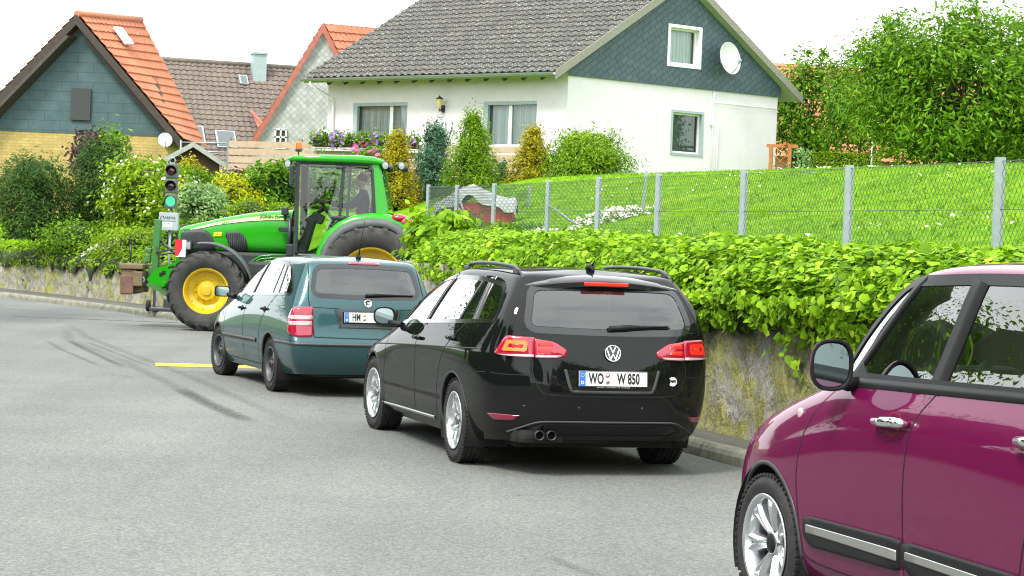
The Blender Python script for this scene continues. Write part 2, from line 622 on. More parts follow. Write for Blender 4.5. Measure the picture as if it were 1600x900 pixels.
def road_strip(name, pts, w, m, z=0.004, step=0.3, taper=False):
    P, s = resample(pts, step)
    N = path_normals(P)
    L = s[-1]
    k = [min(1, 6 * x / L, 6 * (L - x) / L) if taper else 1 for x in s]
    mb = MB()
    rows = []
    U_ = (-.5, -.25, .0, .25, .5) if taper else (-.5, .5)
    for p, n, f in zip(P, N, k):
        rows.append([(p[0] + n[0] * w * u, p[1] + n[1] * w * u, z) for u in U_])
    mb.grid(rows, smooth=False)
    o = mb.build(name, m)
    if taper:
        at = o.data.attributes.new('fade', 'FLOAT', 'POINT')
        at.data.foreach_set('value', [max(0.0, f) * (1 - (abs(u) * 2) ** 2) for f in k for u in U_])
    return tag(o, kind='structure')


road_strip('road_marking', [(-4.42, 25.55), (-1.2, 26.15)], 0.62, MATS['road_yellow'])


def mark_mat(name, dens, scale):
    m, t, b = new_mat(name)
    b.inputs['Base Color'].default_value = (0.028, 0.029, 0.03, 1)
    b.inputs['Roughness'].default_value = 0.8
    tr = t.nodes.new('ShaderNodeBsdfTransparent')
    ms = t.nodes.new('ShaderNodeMixShader')
    n = noise_node(t, scale, 5, 0.75)
    r = ramp_node(t, n.outputs['Fac'], [(0.34, 0.0), (0.62, dens)])
    fa = t.nodes.new('ShaderNodeAttribute'); fa.attribute_name = 'fade'
    mu = t.nodes.new('ShaderNodeMath'); mu.operation = 'MULTIPLY'
    t.links.new(r.outputs['Color'], mu.inputs[0]); t.links.new(fa.outputs['Fac'], mu.inputs[1])
    t.links.new(mu.outputs[0], ms.inputs['Fac'])
    t.links.new(tr.outputs[0], ms.inputs[1]); t.links.new(b.outputs[0], ms.inputs[2])
    t.links.new(ms.outputs[0], t.nodes['Material Output'].inputs['Surface'])
    return m


mm1 = mark_mat('rubber_faint', 0.42, 22)
mm2 = mark_mat('rubber_dark', 0.66, 26)
mm3 = mark_mat('rubber_trace', 0.26, 16)
Z = 0.004
for pts, w, mm in [([(-7.9, 36.5), (-6.53, 31.6), (-3.63, 23.44), (-2.5, 20.0), (-1.6, 17.2)], 0.20, mm3),
                   ([(-7.6, 35.0), (-6.6, 30.6), (-4.9, 26.0), (-3.4, 21.4), (-2.25, 17.95)], 0.22, mm3),
                   ([(-3.5, 21.7), (-2.9, 19.8), (-2.22, 17.9)], 0.24, mm2),
                   ([(-6.6, 30.5), (-5.9, 28.4), (-4.6, 24.6)], 0.13, mm2), ([(-6.9, 30.4), (-6.2, 28.2), (-4.85, 24.5)], 0.11, mm1), ([(-6.35, 30.5), (-5.6, 28.4), (-4.35, 24.9)], 0.10, mm1),
                   ([(0.18, 10.9), (0.33, 10.5), (0.50, 10.1), (0.62, 9.8)], 0.09, mm1), ([(-0.6, 12.9), (-0.5, 12.75)], .03, mm2),
                   ([(-4.05, 24.2), (-3.7, 24.3), (-3.5, 24.25)], 0.16, mm1)]:
    Z += 0.0012
    road_strip('tyre_mark', pts, w, mm, Z, 0.2, True)

# ================================================================== raised garden ground
POLY = np.array(WALL_NEAR + WALL_FAR[1:] + [(-30, 170), (150, 170), (150, -30)], float)


def inside(x, y, poly=POLY):
    c = np.zeros(x.shape, bool)
    n = len(poly)
    for i in range(n):
        x1, y1 = poly[i]; x2, y2 = poly[(i + 1) % n]
        cond = ((y1 > y) != (y2 > y)) & (x < (x2 - x1) * (y - y1) / (y2 - y1 + 1e-12) + x1)
        c ^= cond
    return c


def seg_dist(x, y, path):
    d = np.full(x.shape, 1e9)
    for (x1, y1), (x2, y2) in zip(path[:-1], path[1:]):
        vx, vy = x2 - x1, y2 - y1
        u = np.clip(((x - x1) * vx + (y - y1) * vy) / (vx * vx + vy * vy), 0, 1)
        d = np.minimum(d, np.hypot(x - x1 - u * vx, y - y1 - u * vy))
    return d


def sstep(a, b2, v):
    v = np.clip((v - a) / (b2 - a), 0, 1)
    return v * v * (3 - 2 * v)


def height(x, y):
    x = np.asarray(x, float); y = np.asarray(y, float)
    s = 0.965 * (x - 2.76) + 0.26 * (y - 16.75)
    P = 2.06 + 0.0638 * np.minimum(s, 30) + 0.0179 * np.clip(y, 5, 90)
    u = np.clip(s / 5.6, 0, 1)
    hr = 1.66 + (P - 1.66) * (0.8 * u + 0.2 * u * u * (3 - 2 * u)) - 0.26 * np.clip(-s, 0, 1.5)
    d = seg_dist(x, y, WALL_FAR)
    hl = 1.0 + 0.42 * np.minimum(d, 2.4) + 0.15 * np.clip(d - 2.4, 0, 12)
    w = sstep(-3.2, -5.4, x) * sstep(36, 40, y)
    k = np.clip((x + 1.9) / 2.0, 0, 1)
    return hr * (1 - w) + hl * w


m, t, b = new_mat('lawn_grass')
n1 = noise_node(t, 1.1, 5, 0.7); n2 = noise_node(t, 40, 3, 0.7, mapping=(1, 1, 0.3)); n3 = noise_node(t, 6, 4, 0.7)
c = ramp_node(t, n1.outputs['Fac'], [(0.28, (0.098, 0.235, 0.013)), (0.52, (0.165, 0.345, 0.018)), (0.74, (0.27, 0.39, 0.045))]).outputs['Color']
c = mixc(t, 0.9, c, ramp_node(t, n2.outputs['Fac'], [(0.25, (0.5, 0.55, 0.4)), (0.7, (1.25, 1.2, 1.1))]).outputs['Color'], 'MULTIPLY')
c = mixc(t, 0.7, c, ramp_node(t, n3.outputs['Fac'], [(0.3, (0.75, 0.85, 0.7)), (0.7, (1.2, 1.1, 1.0))]).outputs['Color'], 'MULTIPLY')
t.links.new(c, b.inputs['Base Color'])
b.inputs['Roughness'].default_value = 0.9
b.inputs['Specular IOR Level'].default_value = 0.0
bump(t, b, n2.outputs['Fac'], 0.8, 0.05)

xs = np.concatenate([np.arange(-34, -9, .6), np.arange(-9, 12, .28), np.arange(12, 150, 2.0)])
ys = np.concatenate([np.arange(-28, 8, 1.0), np.arange(8, 48, .28), np.arange(48, 70, .6), np.arange(70, 170, 2.5)])
X, Y = np.meshgrid(xs, ys)
ok = inside(X, Y) & (np.minimum(seg_dist(X, Y, WALL_NEAR), seg_dist(X, Y, WALL_FAR)) > 0.06)
Zt = height(X, Y)
Zt = Zt + 0.02 * np.sin(X * 1.7 + 2 * np.sin(Y * .6)) * np.cos(Y * 1.3)
idx = np.arange(X.size).reshape(X.shape)
q = np.stack([idx[:-1, :-1], idx[:-1, 1:], idx[1:, 1:], idx[1:, :-1]], -1).reshape(-1, 4)
keep = ok.ravel()[q].all(1)
lawn = np_mesh('lawn', np.stack([X, Y, Zt], -1).reshape(-1, 3), q[keep], MATS['lawn_grass'], None, True)
tag(lawn, kind='structure')

def lawn_edge(path, z0):
    P, s_ = resample(path, .3)
    N = path_normals(P, False)
    rows = []
    for p, nn in zip(P, N):
        r_ = []
        for d in (.3, .55, .9, 1.3, 1.8):
            q = p + nn * d
            hz = float(height(q[0], q[1]))
            r_.append((q[0], q[1], hz - .03 if d > .5 else min(hz, z0)))
        rows.append(r_)
    return tag(MB().grid(rows, smooth=True).build('lawn_edge', MATS['lawn_grass']), kind='structure')


lawn_edge(WALL_NEAR[1:], 1.40)
lawn_edge(WALL_FAR[1:], 1.0)

# grass blades standing on the near part of the lawn
gx = rngs.uniform(-3.2, 10, 70000); gy = rngs.uniform(13, 46, 70000)
gs = 0.965 * (gx - 2.76) + 0.26 * (gy - 16.75)
kk = inside(gx, gy) & (gs > -0.7) & (gs < 12) & (seg_dist(gx, gy, WALL_NEAR) > .3) & (rngs.uniform(0, 1, 70000) < np.clip(26 / gy - .25, 0.25, 1))
gx, gy = gx[kk], gy[kk]
gz = height(gx, gy)
n = len(gx)
ang = rngs.uniform(0, 2 * PI, n); hgt = rngs.uniform(0.02, 0.065, n); wd = rngs.uniform(.008, .02, n)
lean = rngs.normal(0, .05, (n, 2))
P0 = np.stack([gx - np.cos(ang) * wd, gy - np.sin(ang) * wd, gz - .01], 1)
P1 = np.stack([gx + np.cos(ang) * wd, gy + np.sin(ang) * wd, gz - .01], 1)
P2 = np.stack([gx + lean[:, 0], gy + lean[:, 1], gz + hgt], 1)
V = np.stack([P0, P1, P2], 1).reshape(-1, 3)
foliage_mat('grass_blade', (0.12, 0.28, 0.012), (0.21, 0.39, 0.026), 0.35)
tag(np_mesh('grass', V, np.arange(n * 3).reshape(-1, 3), MATS['grass_blade']), kind='stuff')

# ================================================================== retaining walls
m, t, b = new_mat('rubble_wall')
n1 = noise_node(t, 1.3, 6, 0.7, 0.4); n2 = noise_node(t, 5, 6, 0.75); n3 = noise_node(t, 40, 4, 0.7); n4 = noise_node(t, 2.1, 5, 0.72, 0.8)
vo = t.nodes.new('ShaderNodeTexVoronoi'); vo.feature = 'DISTANCE_TO_EDGE'; vo.inputs['Scale'].default_value = 3.0
tc_ = t.nodes.new('ShaderNodeTexCoord'); mxv = t.nodes.new('ShaderNodeMixRGB'); mxv.inputs['Fac'].default_value = 0.32
mpv = t.nodes.new('ShaderNodeMapping'); mpv.inputs['Scale'].default_value = (1, 1, 1.5)
t.links.new(tc_.outputs['Object'], mxv.inputs['Color1']); t.links.new(n2.outputs['Color'], mxv.inputs['Color2']); t.links.new(mxv.outputs['Color'], mpv.inputs['Vector']); t.links.new(mpv.outputs['Vector'], vo.inputs['Vector'])
c = ramp_node(t, n2.outputs['Fac'], [(0.28, (0.15, 0.145, 0.12)), (0.5, (0.31, 0.30, 0.26)), (0.72, (0.44, 0.43, 0.38))]).outputs['Color']
lich = ramp_node(t, n4.outputs['Fac'], [(0.45, 0.0), (0.58, 0.8)]).outputs['Color']
lc = ramp_node(t, n3.outputs['Fac'], [(0.3, (0.22, 0.225, 0.035)), (0.7, (0.38, 0.37, 0.08))]).outputs['Color']
c = mixc(t, lich, c, lc)
c = mixc(t, ramp_node(t, n1.outputs['Fac'], [(0.52, 0.0), (0.64, 0.6)]).outputs['Color'], c, (0.30, 0.305, 0.30))
c = mixc(t, 0.75, c, ramp_node(t, vo.outputs['Distance'], [(0.0, (0.72, 0.70, 0.64)), (0.05, (1, 1, 1))]).outputs['Color'], 'MULTIPLY')
c = mixc(t, 0.8, c, ramp_node(t, n3.outputs['Fac'], [(0.3, 0.7), (0.7, 1.25)]).outputs['Color'], 'MULTIPLY')
t.links.new(c, b.inputs['Base Color']); b.inputs['Roughness'].default_value = 0.95; b.inputs['Specular IOR Level'].default_value = 0.2
nb = bump(t, b, ramp_node(t, vo.outputs['Distance'], [(0.0, 0.0), (0.12, 1.0)]).outputs['Color'], 0.6, 0.03)
bump(t, b, n3.outputs['Fac'], 0.7, 0.02, nb)


def stone_wall(path, h, name, label, thick=0.38):
    P, s = resample(path, 0.09)
    N = path_normals(P, True)                    # outward, to the street
    zs = np.concatenate([[-0.05], np.arange(0.08, h, 0.09), [h]])
    rows = []
    for p, n in zip(P, N):
        r = []
        for z in zs:
            q = Vector((p[0] * 2.2, p[1] * 2.2, z * 3.1))
            d = 0.03 * mnoise.noise(q) + 0.02 * mnoise.noise(q * 3.3) + 0.10 * (1 - z / h) * 0.35
            r.append((p[0] + n[0] * d, p[1] + n[1] * d, z))
        ht = h + 0.02 * mnoise.noise(Vector((p[0] * 4, p[1] * 4, 0)))
        r[-1] = (r[-1][0], r[-1][1], ht)
        r.append((p[0] - n[0] * thick, p[1] - n[1] * thick, ht + .02))
        r.append((p[0] - n[0] * thick, p[1] - n[1] * thick, -0.05))
        rows.append(r)
    mb = MB(); mb.grid(rows, smooth=True, flip=False)
    o = mb.build(name, MATS['rubble_wall'])
    tag(o, label, 'wall')
    return P, N


stone_wall(WALL_NEAR[2:], 1.38, 'retaining_wall', 'long rough rubble wall with yellow lichen under the bright ivy hedge beside the parked cars')
stone_wall(WALL_FAR, 0.98, 'retaining_wall', 'low mossy stone garden wall behind the front hitch of the green tractor')

# ================================================================== houses
mat('render_white', (0.66, 0.625, 0.675), 0.9, var=0.05, vscale=3, bmp=0.35, bscale=60, bdist=0.01)
mat('white_paint', (0.75, 0.76, 0.75), 0.45, var=0.05)
mat('grey_blue_paint', (0.30, 0.37, 0.39), 0.5, var=0.08)
mat('plastic_white', (0.72, 0.73, 0.72), 0.3)
mat('zinc', (0.36, 0.40, 0.43), 0.42, metal=0.7, var=0.1)
mat('fascia_wood', (0.22, 0.215, 0.18), 0.75, var=0.25, vscale=14)
mat('dark_wood', (0.045, 0.035, 0.028), 0.75, var=0.3, vscale=10)
mat('soffit', (0.36, 0.37, 0.30), 0.8, var=0.1)
mat('dark_room', (0.05, 0.055, 0.055), 0.9)
mat('blind', (0.16, 0.215, 0.20), 0.9, var=.15, vscale=3)
mat('black_iron', (0.015, 0.015, 0.015), 0.45)
mat('lamp_glass', (0.55, 0.50, 0.16), 0.25)
mat('brick_yellow', (0.42, 0.33, 0.12), 0.9, var=0.1)
glass_mat('window_glass', (0.82, 0.90, 0.88), boost=0.9)
glass_mat('skylight_glass', (0.35, 0.42, 0.42), boost=1.6)

m, t, b = new_mat('curtain')
tc_ = t.nodes.new('ShaderNodeTexCoord'); wv = t.nodes.new('ShaderNodeTexWave'); wv.inputs['Scale'].default_value = 5.0; wv.inputs['Distortion'].default_value = 1.0; wv.inputs['Detail'].default_value = 1
t.links.new(tc_.outputs['Object'], wv.inputs['Vector'])
t.links.new(ramp_node(t, wv.outputs['Fac'], [(0.0, (0.46, 0.60, 0.60)), (1.0, (0.78, 0.86, 0.85))]).outputs['Color'], b.inputs['Base Color'])
b.inputs['Roughness'].default_value = 0.9


def tile_mat(name, c1, c2, c3, lich=None, ldens=0.0):
    m, t, b = new_mat(name)
    n1 = noise_node(t, 9, 4, 0.8); n2 = noise_node(t, 1.1, 4, 0.6); n3 = noise_node(t, 26, 4, 0.8)
    c = ramp_node(t, n1.outputs['Fac'], [(0.3, c1), (0.5, c2), (0.72, c3)]).outputs['Color']
    c = mixc(t, 0.8, c, ramp_node(t, n2.outputs['Fac'], [(0.3, 0.78), (0.7, 1.18)]).outputs['Color'], 'MULTIPLY')
    if lich:
        c = mixc(t, ramp_node(t, n3.outputs['Fac'], [(0.565, 0.0), (0.63, ldens)]).outputs['Color'], c, lich)
    t.links.new(c, b.inputs['Base Color']); b.inputs['Roughness'].default_value = 0.85
    bump(t, b, n3.outputs['Fac'], 0.3, 0.01)
    return m


tile_mat('tiles_grey', (0.040, 0.038, 0.034), (0.070, 0.068, 0.060), (0.105, 0.102, 0.09), (0.50, 0.50, 0.47), 1.0)
tile_mat('tiles_orange', (0.36, 0.12, 0.065), (0.46, 0.165, 0.09), (0.52, 0.205, 0.12))
tile_mat('tiles_brown', (0.075, 0.058, 0.048), (0.13, 0.10, 0.085), (0.19, 0.155, 0.13), (0.30, 0.28, 0.24), 0.5)


def tile_roof(mb, A, B, C, D, tw=0.3, course=0.34, amp=0.022, step=0.03):
    """A-B ridge, D-C eave (same direction); wavy tiles laid in courses"""
    A, B, C, D = map(Vector, (A, B, C, D))
    nrm = (B - A).cross(D - A).normalized()
    if nrm.z < 0: nrm = -nrm
    nu = max(2, round(((B - A).length + (C - D).length) / 2 / tw)); nv = max(2, round((D - A).length / course))
    S = 5
    rows = []
    for j in range(nv):
        for f in (0.0, 0.999):
            v = (j + f) / nv
            r = []
            for i in range(nu * S + 1):
                u = i / (nu * S)
                ph = (i % S) / S
                p = (A + (B - A) * u) * (1 - v) + (D + (C - D) * u) * v
                hgt = amp * math.cos(2 * PI * ph) + step * f
                r.append(p + nrm * hgt + Vector((0, 0, 0.006 * mnoise.noise(Vector((i // S * 1.3, j * 1.7, 3))))))
            rows.append(r)
    mb.grid(rows, smooth=False, flip=False)


def slab(mb, A, B, C, D, t0, t1):
    A, B, C, D = map(Vector, (A, B, C, D))
    n = (B - A).cross(D - A).normalized()
    if n.z < 0: n = -n
    P = [p + n * t0 for p in (A, B, C, D)] + [p + n * t1 for p in (A, B, C, D)]
    mb.add(P, [(0, 1, 2, 3), (7, 6, 5, 4), (0, 4, 5, 1), (1, 5, 6, 2), (2, 6, 7, 3), (3, 7, 4, 0)])


def slate_mat(name, c1, c2, mort, bw, bh, rot, scale=1.0, offset=0.5):
    """rows of slates on a wall; object x runs along the wall and z up"""
    m, t, b = new_mat(name)
    tc_ = t.nodes.new('ShaderNodeTexCoord'); sp = t.nodes.new('ShaderNodeSeparateXYZ'); cb = t.nodes.new('ShaderNodeCombineXYZ')
    t.links.new(tc_.outputs['Object'], sp.inputs[0]); t.links.new(sp.outputs['X'], cb.inputs['X']); t.links.new(sp.outputs['Z'], cb.inputs['Y'])
    mp = t.nodes.new('ShaderNodeMapping'); mp.inputs['Rotation'].default_value = (0, 0, rot)
    t.links.new(cb.outputs[0], mp.inputs['Vector'])
    br = t.nodes.new('ShaderNodeTexBrick'); br.offset = offset
    t.links.new(mp.outputs['Vector'], br.inputs['Vector'])
    br.inputs['Scale'].default_value = scale; br.inputs['Brick Width'].default_value = bw; br.inputs['Row Height'].default_value = bh
    br.inputs['Mortar Size'].default_value = 0.012; br.inputs['Mortar Smooth'].default_value = 0.1
    br.inputs['Color1'].default_value = (*c1, 1); br.inputs['Color2'].default_value = (*c2, 1); br.inputs['Mortar'].default_value = (*mort, 1)
    n = noise_node(t, 2.5, 5, 0.7)
    c = mixc(t, 0.9, br.outputs['Color'], ramp_node(t, n.outputs['Fac'], [(0.3, 0.78), (0.7, 1.22)]).outputs['Color'], 'MULTIPLY')
    t.links.new(c, b.inputs['Base Color']); b.inputs['Roughness'].default_value = 0.6
    bump(t, b, br.outputs['Fac'], -0.5, 0.012)
    return m


slate_mat('slate_blue', (0.046, 0.078, 0.098), (0.055, 0.092, 0.112), (0.022, 0.038, 0.047), 0.29, 0.165, -0.62)
slate_mat('slate_plain', (0.050, 0.095, 0.108), (0.056, 0.105, 0.117), (0.034, 0.064, 0.073), 0.9, 0.28, 0)
slate_mat('slate_pale', (0.32, 0.34, 0.335), (0.42, 0.44, 0.435), (0.27, 0.285, 0.28), 0.15, 0.15, 0.785, offset=0.0)
slate_mat('brickwork_yellow', (0.40, 0.29, 0.075), (0.48, 0.35, 0.10), (0.33, 0.26, 0.11), 0.26, 0.085, 0)


def window(parent, M, w, h, mats, split=(), depth=0.14, border=0.0, border_mat=None, curtain=True, cloth='curtain', sill=None, name='window'):
    """window set in a wall: M's x runs along the wall, y up, z out; origin at the lower left corner"""
    def T(mb):
        mb.v = [tuple(M @ Vector(p)) for p in mb.v]
        return mb
    fr = MB()
    e = 0.055
    xs_ = [0] + [w * s for s in split] + [w]
    for a, b2 in zip(xs_[:-1], xs_[1:]):
        for (x0, x1, y0, y1) in ((a, a + e, 0, h), (b2 - e, b2, 0, h), (a + e, b2 - e, 0, e), (a + e, b2 - e, h - e, h)):
            fr.box(((x0 + x1) / 2, (y0 + y1) / 2, -depth + 0.03), (x1 - x0, y1 - y0, 0.06))
    win = T(fr).build(name, mats['frame'], parent)
    gl = MB()
    for a, b2 in zip(xs_[:-1], xs_[1:]):
        gl.add([(a + e, e, -depth + .02), (b2 - e, e, -depth + .02), (b2 - e, h - e, -depth + .02), (a + e, h - e, -depth + .02)], [(0, 1, 2, 3)])
    T(gl).build('pane', MATS['window_glass'], win)
    bk = MB()
    bk.add([(0, 0, -depth - .45), (w, 0, -depth - .45), (w, h, -depth - .45), (0, h, -depth - .45)], [(0, 1, 2, 3)])
    for s in ((0, 0, 0, h), (w, w, h, 0)):
        bk.add([(s[0], s[2], -depth - .45), (s[0], s[3], -depth - .45), (s[0], s[3], -depth), (s[0], s[2], -depth)], [(0, 1, 2, 3)])
    bk.add([(0, 0, -depth - .45), (0, 0, -depth), (w, 0, -depth), (w, 0, -depth - .45)], [(0, 1, 2, 3)])
    bk.add([(0, h, -depth), (0, h, -depth - .45), (w, h, -depth - .45), (w, h, -depth)], [(0, 1, 2, 3)])
    T(bk).build('room', MATS['dark_room'], win)
    if curtain:
        cu = MB()
        rows = []
        for i in range(int(w / .018) + 1):
            x = i * .018
            z = -depth - .12 + .02 * math.sin(x * 48) + .008 * math.sin(x * 131)
            rows.append([(x, e, z), (x, h - e, z)])
        cu.grid(rows, smooth=True)
        T(cu).build('curtain', MATS[cloth], win)
    # reveal and outer border
    rv = MB()
    bz = 0.02
    for (x0, x1, y0, y1) in ((-border, 0, -border, h + border), (w, w + border, -border, h + border), (0, w, -border, 0), (0, w, h, h + border)) if border else ():
        rv.box(((x0 + x1) / 2, (y0 + y1) / 2, (bz - depth) / 2), (x1 - x0, y1 - y0, bz + depth))
    if border:
        T(rv).build('surround', border_mat, win)
    if sill:
        sl = MB().box((w / 2, -0.03, 0.02), (w + .12, 0.045, 0.16))
        T(sl).build('sill', sill, win)
    return win


def wall_quads(mb, x0, x1, z0, z1, holes, f, thick=0.14):
    """a wall panel in (x,z) with rectangular openings, each with reveals; f maps (x,z,depth) to a point"""
    gx_ = sorted({x0, x1, *[v for hh in holes for v in (hh[0], hh[1])]})
    gz_ = sorted({z0, z1, *[v for hh in holes for v in (hh[2], hh[3])]})
    for a, b2 in zip(gx_[:-1], gx_[1:]):
        for c2, d in zip(gz_[:-1], gz_[1:]):
            if any(hh[0] - 1e-6 <= a and b2 <= hh[1] + 1e-6 and hh[2] - 1e-6 <= c2 and d <= hh[3] + 1e-6 for hh in holes):
                continue
            mb.add([f(a, c2, 0), f(b2, c2, 0), f(b2, d, 0), f(a, d, 0)], [(0, 1, 2, 3)])
    for (a, b2, c2, d) in holes:
        for (p, q) in (((a, c2), (b2, c2)), ((b2, c2), (b2, d)), ((b2, d), (a, d)), ((a, d), (a, c2))):
            mb.add([f(*p, 0), f(*p, -thick), f(*q, -thick), f(*q, 0)], [(0, 1, 2, 3)])


# ---- the white house: local x runs along the gable wall, origin at the corner of gable wall and front wall
WH = empty('white_house', (1.323, 56.005, 0), 0.6596, 'white rendered house with dark slate gable and weathered grey tile roof on the lawn', 'house')
W_, L_ = 8.04, 8.78
EX, EY = -math.sin(0.268), math.cos(0.268)          # direction of the front wall (skewed to the gable)
ex, ey = EX * L_, EY * L_
ZS, ZE, OV, VG, SL = 6.42, 6.43, 0.70, 0.25, 0.657
ZA = ZE + SL * (W_ / 2 + OV)
mb = MB()
# gable wall (faces -y): front of panel at y=0, inward is +y
wall_quads(mb, 0, W_, 2.4, ZS, [(3.82, 5.08, 4.44, 5.73)], lambda x, z, d: (x, -d, z))
mb.add([(0, 0.75, ZS), (W_, 0.75, ZS), (W_ / 2, 0.75, ZA - .35)], [(0, 1, 2)])
# front wall (faces left): s along it from the corner
NX, NY = -EY, EX
FW = lambda s, z, d: (EX * s + NX * d, EY * s + NY * d, z)
wall_quads(mb, -L_, 0, 2.4, 6.75, [(-7.76, -5.68, 4.45, 5.73), (-2.89, -1.03, 4.45, 5.71)], lambda s, z, d: FW(-s, z, d))
mb.add([(ex, ey, 2.4), (ex + W_, ey, 2.4), (ex + W_, ey, 6.6), (ex + W_ / 2, ey, ZA - .35), (ex, ey, 6.6)], [(4, 3, 2, 1, 0)])
mb.add([(W_, 0, 2.4), (ex + W_, ey, 2.4), (ex + W_, ey, 6.6), (W_, 0, 6.6)], [(0, 1, 2, 3)])
mb.build('wall', MATS['render_white'], WH)
# slate cladding of the gable, 5 cm proud
cl = MB()
zc = lambda x: ZE + SL * (min(x, W_ - x) + OV) - 0.14
pts = [(-.06, ZS - .03), (W_ + .06, ZS - .03), (W_ + .06, zc(W_)), (W_ / 2, zc(W_ / 2)), (-.06, zc(0))]
ux0, ux1, uz0, uz1 = 3.53, 4.83, 6.94, 8.14
def gable_panel(mb, y):
    xa = [-.06, ux0, ux1, W_ + .06]
    top = lambda x: zc(min(max(x, 0), W_))
    mb.add([(-.06, y, ZS - .03), (ux0, y, ZS - .03), (ux0, y, top(ux0)), (-.06, y, top(0))], [(0, 1, 2, 3)])
    mb.add([(ux0, y, ZS - .03), (ux1, y, ZS - .03), (ux1, y, uz0), (ux0, y, uz0)], [(0, 1, 2, 3)])
    mb.add([(ux0, y, uz1), (ux1, y, uz1), (ux1, y, top(ux1)), (W_ / 2, y, top(W_ / 2)), (ux0, y, top(ux0))], [(0, 1, 2, 3, 4)])
    mb.add([(ux1, y, ZS - .03), (W_ + .06, y, ZS - .03), (W_ + .06, y, top(W_)), (ux1, y, top(ux1))], [(0, 1, 2, 3)])
gable_panel(cl, -0.06)
cl.add([(-.06, -.06, ZS - .03), (W_ + .06, -.06, ZS - .03), (W_ + .06, 0, ZS - .03), (-.06, 0, ZS - .03)], [(0, 3, 2, 1)])
cl.build('gable_cladding', MATS['slate_blue'], WH)
# roof: two slopes
rf = MB()
y0, y1 = -VG, L_ + VG
def RP(x, s, z):                  # point of the skewed plan: x across the gable, s along the front wall
    return (x + EX * s, EY * s, z)
A1, A2 = RP(W_ / 2, -VG, ZA), RP(W_ / 2, L_ + VG, ZA)
E1, E2 = RP(-OV, -VG, ZE), RP(-OV, L_ + VG, ZE)
F1, F2 = RP(W_ + OV, -VG, ZE), RP(W_ + OV, L_ + VG, ZE)
tile_roof(rf, A2, A1, E1, E2, 0.26, 0.29, 0.026, 0.035)
tile_roof(rf, A1, A2, F2, F1, 0.30, 0.33, 0.026, 0.035)
rf.tube([Vector(A1) + Vector((0, 0, .02)), Vector(A2) + Vector((0, 0, .02))], 0.12, 8)
roof = rf.build('roof', MATS['tiles_grey'], WH)
sf = MB()
slab(sf, A2, A1, E1, E2, -0.16, -0.05); slab(sf, A1, A2, F2, F1, -0.16, -0.05)
sf.build('soffit', MATS['soffit'], roof)
vb = MB()
for (P, Q) in ((A1, E1), (A1, F1)):
    P, Q = Vector(P), Vector(Q)
    d = (Q - P).normalized(); up = Vector((0, 0, 1)); out = Vector((0, -1, 0))
    for o1, o2 in (((-.17, .0), (.06, .05)),):
        pts = []
        for base in (P, Q + d * .02):
            for z, y in ((-.19, .0), (.055, .0), (.055, -.045), (-.19, -.045)):
                pts.append(base + Vector((0, y, z)))
        vb.add(pts, [(0, 1, 5, 4), (1, 2, 6, 5), (2, 3, 7, 6), (3, 0, 4, 7), (0, 3, 2, 1), (4, 5, 6, 7)])
vb.build('bargeboard', MATS['fascia_wood'], roof)
# gutter and rafter ends along the front eave
gt = MB()
P, Q = Vector(E1), Vector(E2)
gp = []
out2 = Vector((NX, NY, 0))
for k in range(9):
    a = PI + PI * k / 8
    gp.append(out2 * (0.075 * math.cos(a) + .06) + Vector((0, 0, 0.075 * math.sin(a) - .02)))
gt.grid([[P + o for o in gp], [Q + o for o in gp]], smooth=True)
gt.grid([[P + o * 1.0 + Vector((0, 0, -.006)) for o in gp], [Q + o + Vector((0, 0, -.006)) for o in gp]], smooth=True, flip=True)
gt.build('gutter', MATS['zinc'], WH)
re_ = MB()
for k in range(14):
    s = 0.35 + k * 0.65
    if s < L_:
        c0 = RP(-OV * .5, s, ZE + SL * OV * .5 - .25)
        re_.box(c0, (OV * .8, .07, .09), rz=0.0, ry=-math.atan(SL))
re_.build('rafter_ends', MATS['dark_wood'], roof)
dp = MB()
ps = 8.50
dp.tube([Vector(RP(-OV - .05, ps + .15, ZE - .10)), Vector(RP(-OV - .05, ps + .15, ZE - .2)), Vector(FW(ps, 5.85, .10)), Vector(FW(ps, 5.6, .07)), Vector(FW(ps, 2.6, .07))], 0.042, 8)
dp.build('downpipe', MATS['plastic_white'], WH)
M_ = lambda o, x, y: frame(o, x, y)
white = {'frame': MATS['plastic_white']}
# front-wall windows: x runs from left to right as seen (towards the corner)
for (sl_, sr, zb, zt, sp) in ((7.76, 5.68, 4.45, 5.73, (0.68,)), (2.89, 1.03, 4.45, 5.71, (0.48,))):
    o = FW(sl_, zb, 0)
    wdw = window(WH, M_(o, (-EX, -EY, 0), (0, 0, 1)), sl_ - sr, zt - zb, white, sp, border=0.0, sill=MATS['grey_blue_paint'])
    s2 = MB()
    for (a, b2, c2, d) in ((0, .16, 0, zt - zb), (.16, sl_ - sr, zt - zb - .1, zt - zb)):
        s2.box(((a + b2) / 2, (c2 + d) / 2, -.05), (b2 - a, d - c2, .11))
    Mx = M_(o, (-EX, -EY, 0), (0, 0, 1))
    s2.v = [tuple(Mx @ Vector(p)) for p in s2.v]
    s2.build('shutter_box', MATS['grey_blue_paint'], wdw)
window(WH, M_((3.53, -.06, 6.94), (1, 0, 0), (0, 0, 1)) @ Matrix.Translation((0.09, 0.09, 0)), 1.12, 1.02, white, (), depth=0.20, border=0.09, border_mat=MATS['white_paint'])
window(WH, M_((3.82, 0, 4.44), (1, 0, 0), (0, 0, 1)) @ Matrix.Translation((0.07, 0.07, 0)), 1.12, 1.15, white, (), depth=0.16, border=0.07, border_mat=MATS['grey_blue_paint'], cloth='blind')
